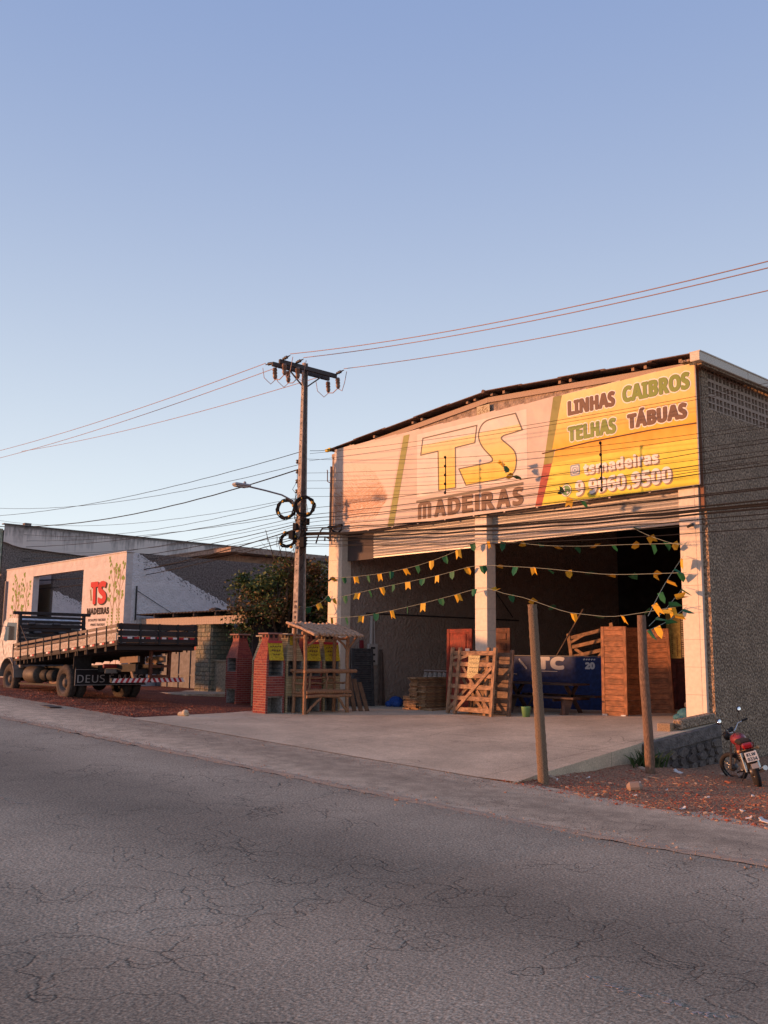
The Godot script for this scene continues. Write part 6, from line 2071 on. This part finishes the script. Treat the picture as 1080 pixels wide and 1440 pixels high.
	for q in [[0.62, 1.0], [-0.75, 0.0]]:
		for k in 2:
			m = MB.new(); m.box(V(0.3 * q[1] + 0.1, 0.45, q[0] + k * 0.17), V(2.5, 0.05, 0.16), Basis(), 0.006); obj("bench_plank", m, pw, pt)
	for x in [-0.9, 0.95]:
		for s in [-1.0, 1.0]:
			m = MB.new(); m.bar(V(x, 0, 0.42 * s), V(x, 0.76, -0.25 * s), 0.06, 0.1); obj("leg", m, pw, pt)
			m = MB.new(); m.bar(V(x + 0.35, 0, 0.82), V(x + 0.35 - 0.1 * s, 0.43, 0.72), 0.06, 0.22); obj("bench_leg", m, pw, pt)
		m = MB.new(); m.box(V(x, 0.4, 0), V(0.05, 0.09, 1.6)); obj("cross_rail", m, pw, pt)
	m = MB.new()
	m.smooth(true)
	m.lathe(on(-4.78, 0.75) + V(0, 0.02, 0), Vector3.UP, [Vector2(0, 0), Vector2(0, 0.09), Vector2(0.24, 0.125), Vector2(0.26, 0.13), Vector2(0.26, 0.115), Vector2(0.03, 0.085), Vector2(0.03, 0)], 16)
	tag(obj("green_bucket", m, mat("bucket_green", lin_c(0.13, 0.24, 0.09), 0.5), self), "small pale green bucket on the floor right of the timber gates", "bucket")
	lean(copy(g, Vector3.ZERO, 0, "timber gate tilted askew above the blue board at the back"), V(-6.0, 0.55, -4.2), 0.15, 0.15, 0.22)
	m = MB.new()
	for k in 5: m.box(V(-6.1, 0.02 + k * 0.11, -4.2), V(2.2, 0.09, 0.8), Basis(), 0.006)
	tag(obj("timber_pile", m, wood("dark_board", Color.WHITE, 0), self), "dark pile of timber behind the blue board under the tilted gate", "timber pile")
	m = MB.new(); m.tube([V(-7.75, -0.1, -3.0), V(-6.36, 2.85, -4.0)], 0.03, 6)
	tag(obj("leaning_pole", m, wood("pale_pole", lin_c(0.2, 0.13, 0.1), 1), self), "thin pole leaning aslant behind the blue board", "pole")
	# slatted doors in front of the right opening
	var c := lin_c(0.5, 0.19, 0.08)
	var d := louver_door("front orange-brown slatted door, upright and sunlit in the right opening", "slatted_door", 0.76, 2.25, c, 15)
	lean(d, V(-3.12, -0.05, -0.75), 0.0, 0.01)
	m = MB.new()
	for x in [-3.4, -2.85]: m.box(V(x, -0.045, -0.8), V(0.14, 0.06, 0.2))
	tag(obj("door_blocks", m, wood("dark_board", Color.WHITE, 0), self), "dark wooden blocks under the front slatted door", "block")
	lean(copy(d, Vector3.ZERO, 0, "slatted door standing edgeways right of the front one, in shadow"), V(-3.02, -0.06, -1.45), PI / 2 - 0.12, 0.01)
	lean(copy(d, Vector3.ZERO, 0, "slatted door leaning at the far right of the door group"), V(-3.05, -0.06, -2.75), 0.25, 0.05, 0.05)
	var cd := panel_door("wide dark red carved doors laid on edge beside the right column", "carved_red_door", 2.4, 1.5, lin_c(0.16, 0.03, 0.02), [[-0.36, 0.76, 0.1, 0.3], [-0.24, 0.76, 0.1, 0.3], [-0.36, 0.3, 0.1, 0.44], [-0.24, 0.3, 0.1, 0.44], [-0.12, 0.76, 0.09, 0.3], [-0.12, 0.3, 0.09, 0.44], [0.02, 0.76, 0.09, 0.3], [0.02, 0.3, 0.09, 0.44]])
	lean(cd, V(-3.4, -0.1, -5.0), 0.0, 0.05)
	var y := thing("sample_board", "tall yellow and dark sample board with small print behind the carved doors", "display board", V(-5.45, 0, -8.0))
	m = MB.new(); m.box(V(0, 1.42, 0), V(0.95, 2.85, 0.05), Basis(), 0.01)
	obj("panel", m, mat("panel_yellow", lin_c(0.5, 0.36, 0.1), 0.6, blotch(), V(1, 1, 1)), y)
	m = MB.new(); m.box(V(0.26, 1.42, 0.027), V(0.42, 2.8, 0.006))
	var dp := obj("dark_field", m, mat("panel_brown", lin_c(0.06, 0.03, 0.02), 0.6), y)
	m = MB.new()
	for k in 22:
		for j in 3: m.box(V(0.12 + j * 0.13, 1.45 + k * 0.06, 0.032), V(0.075, rng.randf_range(0.02, 0.045), 0.004))
	obj("pale_print", m, mat("print_pale", lin_c(0.55, 0.45, 0.3), 0.7), dp)
	m = MB.new()
	for k in 10:
		m.box(V(-0.26, 1.55 + k * 0.065, 0.027), V(0.035, 0.05, 0.004)); m.box(V(-0.08, 1.5 + k * 0.06, 0.027), V(0.04, 0.045, 0.004))
	obj("dark_print", m, mat("marker", Color.WHITE), y)
	# small things by the right column
	for k in 4:
		m = MB.new(); m.box(V(rng.randfn(0, 0.02), 0, 0), V(0.34, 0.13, 0.22), Basis(Vector3.UP, rng.randfn(0, 0.1)), 0.03)
		tag(obj("cement_block", m, mat("block_grey", lin_c(0.2, 0.18, 0.17), 0.95, blotch(), V(3, 3, 3)), self, V(-0.95, 0.05 + k * 0.135, -0.75)), "grey cement block at the right column's foot, %s from the floor" % ORD[k], "cement block", "cement blocks by the right column")
	m = MB.new()
	m.ball(V(0, 0.12, 0), V(0.24, 0.17, 0.2), 10, 6); m.ball(V(0.14, 0.2, -0.05), V(0.16, 0.12, 0.14), 8, 5); m.ball(V(-0.12, 0.07, 0.1), V(0.17, 0.09, 0.14), 8, 5)
	tag(obj("teal_sack", m, mat("sack_teal", lin_c(0.06, 0.2, 0.25), 0.5, blotch(), V(3, 3, 3), rough_n(), 1.0), self, V(-0.72, 0.0, -0.05)), "crumpled teal plastic sack at the foot of the right column", "sack")
	m = MB.new(); m.box(V(0, 0.09, 0), V(0.3, 0.2, 0.24), Basis(Vector3.UP, 0.2), 0.02)
	tag(obj("tan_block", m, mat("tan_block", lin_c(0.45, 0.3, 0.18), 0.9, blotch(), V(4, 4, 4), rough_n(), 1.0), self, V(-0.2, -0.14, 1.72)), "tan rubble block at the road end of the dark kerb", "block")
	m = MB.new(); m.bar(V(0.0, 0.02, 1.6), V(0.02, 0.12, 0.17), 0.2, 0.2, Vector3.UP, 0.02)
	tag(obj("kerb_beam", m, mat("rough_render", Color.WHITE), self, V(0.0, 0.0, 0.0)), "short dark concrete kerb beam in front of the right column", "kerb")

func build_verge() -> void:
	# retaining wall under the forecourt's right edge
	var w := thing("retaining_wall", "low rubble stone retaining wall with a concrete cap beside the motorcycle", "wall")
	var cap := mat("cap_concrete", lin_c(0.2, 0.165, 0.15), 0.95, blotch(), V(0.6, 0.6, 0.6), rough_n(), 0.8, true)
	var m := MB.new()
	m.bar(V(0.24, -0.13, 0.3), V(0.24, -0.39, 3.35), 0.14, 0.26, Vector3.UP, 0.012)
	obj("cap_beam", m, cap, w)
	m = MB.new()
	m.bar(V(0.2, -0.62, 0.25), V(0.22, -0.82, 3.5), 0.16, 0.75)
	var core := obj("mortar", m, mat("wall_mortar", lin_c(0.13, 0.105, 0.095), 0.95, blotch(), V(1, 1, 1), rough_n(), 1.0, true), w)
	var st := [mat("rubble_a", lin_c(0.2, 0.16, 0.14), 0.95, blotch(), V(1.8, 1.8, 1.8), rough_n(), 1.4), mat("rubble_b", lin_c(0.16, 0.125, 0.11), 0.95, blotch(), V(1.8, 1.8, 1.8), rough_n(), 1.4), mat("rubble_c", lin_c(0.24, 0.19, 0.16), 0.95, blotch(), V(1.8, 1.8, 1.8), rough_n(), 1.4)]
	for r in 4:
		var z := 0.3
		while z < 3.4:
			var L := rng.randf_range(0.22, 0.52)
			var top := lerpf(-0.29, -0.55, z / 3.2)
			var y := top - 0.08 - r * 0.165
			m = MB.new()
			var p := PackedVector2Array()
			var n := rng.randi_range(6, 8)
			for k in n:
				var an := TAU * k / n + rng.randf_range(-0.2, 0.2)
				p.append(Vector2(cos(an) * L * 0.54 * rng.randf_range(0.85, 1.1), sin(an) * 0.1 * rng.randf_range(0.85, 1.15)))
			var q := PackedVector2Array()
			for v in p: q.append(v * 0.82)
			var xf := Transform3D(Basis(V(0, 0, -1), V(0, 1, 0), V(1, 0, 0)) * Basis(Vector3.BACK, rng.randfn(0, 0.1)), V(0.28, y, z + L / 2))
			m.prism(p, -0.03, 0.018 + rng.randf() * 0.02, xf)
			m.prism(q, 0.0, 0.045 + rng.randf() * 0.02, xf)
			obj("stone", m, st[rng.randi() % 3], core)
			z += L + 0.03
	# two round posts
	var pm := mat("palm_bark", lin_c(0.42, 0.28, 0.18), 0.95, ntex("bark_t", SX, 0.04, 4, 0.3, 1.0), V(1.5, 5, 1.5), bump("bark_n", SX, 0.06, 3, 16.0), 1.2)
	m = MB.new()
	var q := []
	var rr := []
	for k in 70:
		var t := k / 69.0
		q.append(V(lerpf(0.0, -0.09, t), lerpf(-0.15, 2.93, t), lerpf(0, 0.13, t)))
		rr.append(lerpf(0.09, 0.075, t) * (1.0 + (0.045 if k % 3 == 0 else -0.02)) * rng.randf_range(0.975, 1.025))
	m.tube(q, rr, 14)
	tag(obj("wooden_post", m, pm, self, V(0.97, -0.64, 7.39)), "taller ringed palm trunk post at the corner of the forecourt", "post")
	m = MB.new()
	q = []
	rr = []
	for k in 24:
		var t := k / 23.0
		q.append(V(lerpf(0.0, -0.06, t) + 0.01 * sin(t * 7), lerpf(-0.15, 2.86, t), lerpf(0, 0.05, t)))
		rr.append(lerpf(0.09, 0.078, t) * rng.randf_range(0.97, 1.03))
	m.tube(q, rr, 14)
	tag(obj("wooden_post", m, mat("log_bark", lin_c(0.3, 0.18, 0.12), 0.95, grain(), V(4, 0.6, 4), rough_n(), 1.0), self, V(1.25, -0.66, 4.69)), "smooth dark log post standing by the stone retaining wall", "post")
	m = MB.new(); m.bar(V(0.1, -0.42, 3.4), V(0.34, -0.4, 3.2), 0.12, 0.3, Vector3.UP, 0.01); m.box(V(0.42, -0.6, 3.3), V(0.3, 0.03, 0.16))
	tag(obj("plank_stub", m, wood("stub", lin_c(0.17, 0.1, 0.07), 1), self), "weathered stub of plank against the end of the retaining wall", "plank")
	# weeds
	for t in [[0.75, 3.9, 0.42, 130, "clump of green weeds against the retaining wall behind the right post"], [3.55, 2.6, 0.5, 160, "bright green weeds right of the motorcycle against the shed wall"], [2.6, 0.7, 0.6, 150, "dark grass tuft at the foot of the shed's side wall"], [4.4, 3.6, 0.35, 100, "low grass tuft behind the motorcycle's rear wheel"]]:
		m = MB.new()
		for k in t[3]:
			var c := V(rng.randfn(0, 0.16), 0, rng.randfn(0, 0.16))
			var d := V(rng.randfn(0, 0.4), 1, rng.randfn(0, 0.4)).normalized()
			var h: float = t[2] * rng.randf_range(0.4, 1.0)
			var s := d.cross(V(rng.randf() - 0.5, 0.1, rng.randf() - 0.5)).normalized() * rng.randf_range(0.006, 0.016)
			var mid := c + d * h * 0.6
			var tip := mid + (d + V(d.x, -0.3, d.z)).normalized() * h * 0.45
			m.col([lin_c(0.04, 0.075, 0.02), lin_c(0.06, 0.095, 0.025), lin_c(0.1, 0.1, 0.035)][rng.randi() % 3])
			m.quad(c - s, c + s, mid + s * 1.4, mid - s * 1.4)
			m.tri(mid - s * 1.4, mid + s * 1.4, tip)
		var gm := vc(mat("weed_green", Color.WHITE, 0.7))
		gm.backlight_enabled = true
		gm.backlight = Color(0.3, 0.35, 0.15)
		tag(obj("weed_clump", m, gm, self, V(t[0], verge_y(t[0], t[1]) + 0.02, t[1])), t[4], "weeds")

func build_motorcycle() -> void:
	# built upright facing -z, rear wheel at the origin; then leaned on its stand
	var w := thing("motorcycle", "red motorcycle with a white number plate leaning on its stand by the shed wall", "motorcycle")
	w.transform = Transform3D(Basis(Vector3.UP, 0.62) * Basis(Vector3.BACK, 0.27) * Basis.from_scale(V(0.93, 0.93, 0.93)), V(2.98, -0.745, 4.1))
	var blk := mat("moto_black", lin_c(0.02, 0.018, 0.02), 0.45)
	var rub := mat("moto_rubber", lin_c(0.022, 0.018, 0.018), 0.85)
	var chrome := mat("moto_chrome", lin_c(0.5, 0.48, 0.46), 0.25)
	chrome.metallic = 0.9
	var red := mat("moto_red", lin_c(0.2, 0.01, 0.014), 0.3)
	red.clearcoat_enabled = true
	var eng := mat("moto_engine", lin_c(0.13, 0.12, 0.12), 0.45)
	eng.metallic = 0.6
	var SB := Basis(Vector3.UP, 0.8) * Basis(Vector3.BACK, 0.14)
	var SO := V(0, 0, -1.05) - SB * V(0, 0, -1.05)
	var m: MB
	for q in [[0.0, 0.3, 0.05, "rear_wheel"], [-1.28, 0.3, 0.04, "front_wheel"]]:
		m = MB.new()
		var c := V(0, 0.3, q[0])
		m.smooth(true)
		var prof := []
		for k in 11:
			var a := TAU * k / 10.0
			prof.append(Vector2(cos(a) * q[2], q[1] - 0.045 + sin(a) * 0.045))
		prof.reverse()
		m.lathe(c, V(1, 0, 0), prof, 28)
		var t := obj(q[3], m, rub, w, SO if q[0] < -1.0 else Vector3.ZERO, SB if q[0] < -1.0 else Basis())
		m = MB.new()
		m.smooth(true)
		m.lathe(c, V(1, 0, 0), [Vector2(-0.03, 0.225), Vector2(-0.03, 0.245), Vector2(0.03, 0.245), Vector2(0.03, 0.225), Vector2(-0.03, 0.225)], 28)
		obj("rim", m, chrome, t)
		m = MB.new()
		for k in 24:
			var a := TAU * k / 24.0
			m.tube([c + V(0.03 * (1 if k % 2 else -1), sin(a) * 0.05, cos(a) * 0.05), c + V(0, sin(a + 0.35) * 0.228, cos(a + 0.35) * 0.228)], 0.003, 4, false)
		obj("spokes", m, chrome, t)
		m = MB.new()
		m.smooth(true)
		m.lathe(c, V(1, 0, 0), [Vector2(-0.07, 0), Vector2(-0.07, 0.06), Vector2(-0.03, 0.075), Vector2(0.03, 0.075), Vector2(0.07, 0.06), Vector2(0.07, 0)], 14)
		obj("hub", m, eng, t)
	# frame, fork, engine
	m = MB.new()
	m.tube([V(0, 0.85, -1.0), V(0, 0.62, -0.95), V(0, 0.3, -0.85), V(0, 0.26, -0.5), V(0, 0.45, -0.38), V(0, 0.72, -0.35)], 0.022, 7)
	m.tube([V(0, 0.86, -1.0), V(0, 0.78, -0.6), V(0, 0.72, -0.3), V(0, 0.74, 0.15)], 0.024, 7)
	for s in [-1.0, 1.0]:
		m.tube([V(s * 0.09, 0.3, 0.0), V(s * 0.09, 0.34, -0.42)], 0.018, 6)
		m.tube([V(s * 0.1, 0.7, 0.05), V(s * 0.08, 0.72, -0.35)], 0.016, 6)
	obj("frame", m, blk, w)
	for s in [-1.0, 1.0]:
		m = MB.new(); m.tube([V(s * 0.085, 0.3, -1.28), V(s * 0.085, 0.62, -1.13), V(s * 0.085, 0.95, -0.98)], [0.03, 0.026, 0.018], 8); obj("fork_leg", m, chrome, w, SO, SB)
		m = MB.new(); m.tube([V(s * 0.12, 0.32, 0.0), V(s * 0.12, 0.66, -0.06)], 0.028, 8); obj("shock_absorber", m, chrome, w)
		m = MB.new(); m.tube([V(s * 0.02, 0.98, -0.96), V(s * 0.12, 1.0, -0.97), V(s * 0.2, 1.08, -0.93), V(s * 0.38, 1.09, -0.84)], 0.013, 7); obj("handlebar", m, chrome, w, SO, SB)
		m = MB.new(); m.tube([V(s * 0.28, 1.09, -0.89), V(s * 0.4, 1.09, -0.83)], 0.02, 8); m.tube([V(s * 0.26, 1.08, -0.93), V(s * 0.4, 1.06, -0.92)], 0.008, 5); obj("grip", m, rub, w, SO, SB)
		m = MB.new(); m.tube([V(s * 0.24, 1.09, -0.91), V(s * 0.27, 1.2, -0.92), V(s * 0.33, 1.27, -0.9)], 0.008, 5)
		m.ball(V(s * 0.35, 1.31, -0.9), V(0.07, 0.055, 0.02), 12, 6)
		var mi := obj("mirror", m, blk, w, SO, SB)
		m = MB.new(); m.ball(V(s * 0.35, 1.31, -0.884), V(0.058, 0.045, 0.008), 12, 4)
		var gl := mat("mirror_glass", lin_c(0.92, 0.93, 0.95), 0.05)
		gl.metallic = 1.0
		obj("mirror_glass", m, gl, mi)
		m = MB.new(); m.ball(V(s * 0.17, 0.73, 0.2), V(0.035, 0.03, 0.045), 8, 5); m.tube([V(s * 0.05, 0.73, 0.2), V(s * 0.17, 0.73, 0.2)], 0.01, 5); obj("indicator", m, mat("amber", lin_c(0.5, 0.24, 0.1), 0.3), w)
		m = MB.new(); m.tube([V(s * 0.05, 0.3, -0.35), V(s * 0.26, 0.31, -0.33)], 0.016, 6); obj("footpeg", m, rub, w)
	m = MB.new()
	m.box(V(0, 0.36, -0.6), V(0.24, 0.2, 0.34), Basis(), 0.05); m.bar(V(0, 0.42, -0.68), V(0, 0.66, -0.78), 0.17, 0.17, V(0, 0, 1), 0.02)
	for k in 5: m.box(V(0, 0.48 + k * 0.035, -0.71 - k * 0.014), V(0.2, 0.012, 0.21))
	obj("engine", m, eng, w)
	m = MB.new(); m.tube([V(0.12, 0.45, -0.85), V(0.14, 0.25, -0.8), V(0.15, 0.22, -0.4), V(0.17, 0.3, -0.05), V(0.18, 0.36, 0.25)], [0.02, 0.022, 0.03, 0.045, 0.045], 9)
	obj("exhaust", m, chrome, w)
	m = MB.new()
	for r in [[0.0, 0.0]]:
		m.smooth(true)
		m.ball(V(0, 0.84, -0.72), V(0.15, 0.12, 0.27), 14, 8)
		m.ball(V(0, 0.8, -0.55), V(0.11, 0.08, 0.18), 12, 6)
	obj("fuel_tank", m, red, w)
	m = MB.new()
	m.bar(V(0, 0.83, -0.48), V(0, 0.86, 0.12), 0.23, 0.09, Vector3.UP, 0.035)
	obj("saddle", m, rub, w)
	m = MB.new()
	for s in [-1.0, 1.0]: m.prism(PV([[0.45, 0.6], [0.05, 0.66], [-0.2, 0.8], [-0.22, 0.83], [0.4, 0.8]]), 0.1, 0.125, Transform3D(Basis(V(0, 0, -1), V(0, 1, 0), V(1, 0, 0)), Vector3.ZERO) if s > 0 else Transform3D(Basis(V(0, 0, -1), V(0, 1, 0), V(1, 0, 0)), V(-0.225, 0, 0)))
	m.box(V(0, 0.8, 0.2), V(0.2, 0.1, 0.12), Basis(), 0.03)
	obj("tail_fairing", m, red, w)
	m = MB.new(); m.box(V(0, 0.79, 0.265), V(0.17, 0.085, 0.05), Basis(), 0.02); obj("tail_lamp", m, mat("moto_lamp", lin_c(0.25, 0.006, 0.01), 0.2), w)
	m = MB.new()
	m.bar(V(0, 0.72, 0.2), V(0, 0.5, 0.34), 0.14, 0.02)
	for k in 6:
		var a0 := -0.2 + k * 0.24
		m.bar(V(0, 0.3 + sin(1.2 + a0) * 0.34, 0.34 * cos(1.2 + a0)), V(0, 0.3 + sin(1.44 + a0) * 0.34, 0.34 * cos(1.44 + a0)), 0.13, 0.01)
		m.bar(V(0, 0.3 + sin(0.9 + a0) * 0.33, -1.28 + 0.33 * cos(0.9 + a0)), V(0, 0.3 + sin(1.14 + a0) * 0.33, -1.28 + 0.33 * cos(1.14 + a0)), 0.12, 0.01)
	obj("mudguard", m, blk, w)
	m = MB.new(); m.box(V(0, 0.45, 0.4), V(0.12, 0.09, 0.012), Basis(Vector3.RIGHT, -0.35), 0.004); obj("mud_flap", m, mat("flap_grey", lin_c(0.3, 0.27, 0.25), 0.6), w)
	m = MB.new(); m.box(Vector3.ZERO, V(0.215, 0.18, 0.006), Basis(), 0.002)
	var pl := obj("number_plate", m, mat("plate_white", lin_c(0.6, 0.56, 0.5), 0.5), w, V(0, 0.615, 0.355), Basis(Vector3.RIGHT, -0.4))
	m = MB.new()
	letters(m, "KLW", -0.08, 0.08, 0.01, 0.07, 0.004, Transform3D(), 0.0, 0.002)
	letters(m, "0334", -0.085, 0.085, -0.075, -0.01, 0.004, Transform3D(), 0.0, 0.002)
	obj("plate_characters", m, blk, pl)
	m = MB.new()
	m.smooth(true)
	m.lathe(V(0, 0.93, -1.05), V(0, -0.1, -1).normalized(), [Vector2(0, 0), Vector2(0, 0.05), Vector2(0.06, 0.09), Vector2(0.1, 0.09), Vector2(0.11, 0.0)], 14)
	for s in [-0.045, 0.045]: m.ball(V(s, 1.03, -1.0), V(0.042, 0.045, 0.04), 10, 6)
	obj("headlamp", m, blk, w, SO, SB)
	m = MB.new(); m.tube([V(-0.08, 0.28, -0.5), V(-0.24, 0.06, -0.42)], 0.012, 5); obj("side_stand", m, blk, w)

func build_tree() -> void:
	var bark := mat("tree_bark", lin_c(0.13, 0.095, 0.07), 0.95, grain(), V(4, 1, 4), rough_n(), 1.0)
	for t in [[V(-16.75, -0.1, -0.3), 5.0, 2.0, 13000, "bushy tree with dry brown leaves and bare top twigs behind the utility pole", 11, 0.75], [V(-15.1, -0.1, -1.7), 5.1, 1.3, 7000, "second leafy tree between the utility pole and the shed's left column", 12, 0.6], [V(-21.5, 0.0, -11.0), 6.6, 2.0, 2600, "green tree far behind the shed whose crown tops the left column's gap", 13, 0.0]]:
		rng.seed = 77 + t[5]
		var w := thing("bushy_tree", t[4], "tree", t[0])
		var H: float = t[1]
		var R: float = t[2]
		var m := MB.new()
		m.tube([V(0, -0.1, 0), V(0.05, H * 0.25, 0.03), V(-0.05, H * 0.5, 0.0)], [0.17, 0.13, 0.1], 9)
		var tips := []
		for k in 13:
			var a := rng.randf() * TAU
			var e := V(cos(a) * R * rng.randf_range(0.4, 0.85), H * rng.randf_range(0.5, 0.95), sin(a) * R * rng.randf_range(0.4, 0.85))
			var s := V(0, H * rng.randf_range(0.2, 0.48), 0)
			m.tube([s, s.lerp(e, 0.5) + V(0, 0.15, 0), e], [0.07, 0.045, 0.02], 6)
			tips.append(e)
		obj("trunk", m, bark, w)
		if t[5] == 11:
			m = MB.new()
			for q in [[V(0.9, 3.4, 0.9), V(0.1, 5.9, 1.0)], [V(0.9, 3.4, 0.9), V(0.95, 5.6, 1.1)], [V(1.1, 3.3, 0.8), V(1.2, 5.2, 0.9)], [V(0.8, 3.3, 0.9), V(-0.2, 4.9, 0.8)], [V(0.6, 3.2, 0.6), V(0.5, 5.0, 0.8)], [V(1.4, 3.3, 0.9), V(1.75, 4.9, 0.9)]]:
				var md: Vector3 = q[0].lerp(q[1], 0.5) + V(rng.randfn(0, 0.12), 0, rng.randfn(0, 0.1))
				m.tube([q[0], md, q[1]], [0.035, 0.022, 0.008], 5)
				for j in 4:
					var p: Vector3 = q[0].lerp(q[1], 0.4 + 0.14 * j)
					m.tube([p, p + V(rng.randfn(0, 0.25), 0.4, rng.randfn(0, 0.2))], [0.012, 0.004], 4)
			obj("bare_twigs", m, bark, w)
		# leaves: clumps round points of the crown, each leaf a folded blade
		var lf := MB.new()
		var A := V(0, 0, 0); var Bq := V(0.45, 0.05, 0.08); var C := V(1, 0, 0); var D := V(0.45, -0.05, 0.0)
		lf.tri(A, V(0.45, 0.06, 0.28), C); lf.tri(A, C, V(0.45, 0.06, -0.28))
		var mm := MultiMesh.new()
		mm.transform_format = MultiMesh.TRANSFORM_3D
		mm.use_colors = true
		mm.mesh = lf.done()
		mm.instance_count = t[3]
		var cl := []
		for k in 62:
			var d := V(rng.randfn(0, 1), rng.randfn(0, 1), rng.randfn(0, 1)).normalized()
			var rr := pow(rng.randf(), 0.4)
			var c := V(d.x * R * rr, H * 0.65 + d.y * H * 0.33 * rr, d.z * R * rr)
			cl.append([c, rng.randf_range(0.18, 0.6), rng.randf() < t[6] * (1.2 - 0.9 * (c.y / H))])
		for k in t[3]:
			var c: Array = cl[rng.randi() % cl.size()]
			var p: Vector3 = c[0] + V(rng.randfn(0, 0.5), rng.randfn(0, 0.45), rng.randfn(0, 0.5)) * c[1]
			var s := rng.randf_range(0.09, 0.19)
			mm.set_instance_transform(k, Transform3D(Basis.from_euler(V(rng.randf() * TAU, rng.randf() * TAU, rng.randfn(-0.5, 0.6))).scaled(V(s, s, s)), p))
			var g := rng.randf_range(0.75, 1.3)
			var col := lin_c(0.14 * g, 0.085 * g, 0.04 * g) if c[2] and rng.randf() < 0.85 else lin_c(0.07 * g, 0.1 * g, 0.03 * g)
			if rng.randf() < 0.08: col = lin_c(0.14 * g, 0.1 * g, 0.04 * g)
			mm.set_instance_color(k, col)
		var o := MultiMeshInstance3D.new()
		o.name = "crown"
		o.multimesh = mm
		var lm := vc(mat("leaf", Color.WHITE, 0.65))
		lm.backlight_enabled = true
		lm.backlight = Color(0.35, 0.35, 0.2)
		o.material_override = lm
		w.add_child(o, true)
		stuff(o)
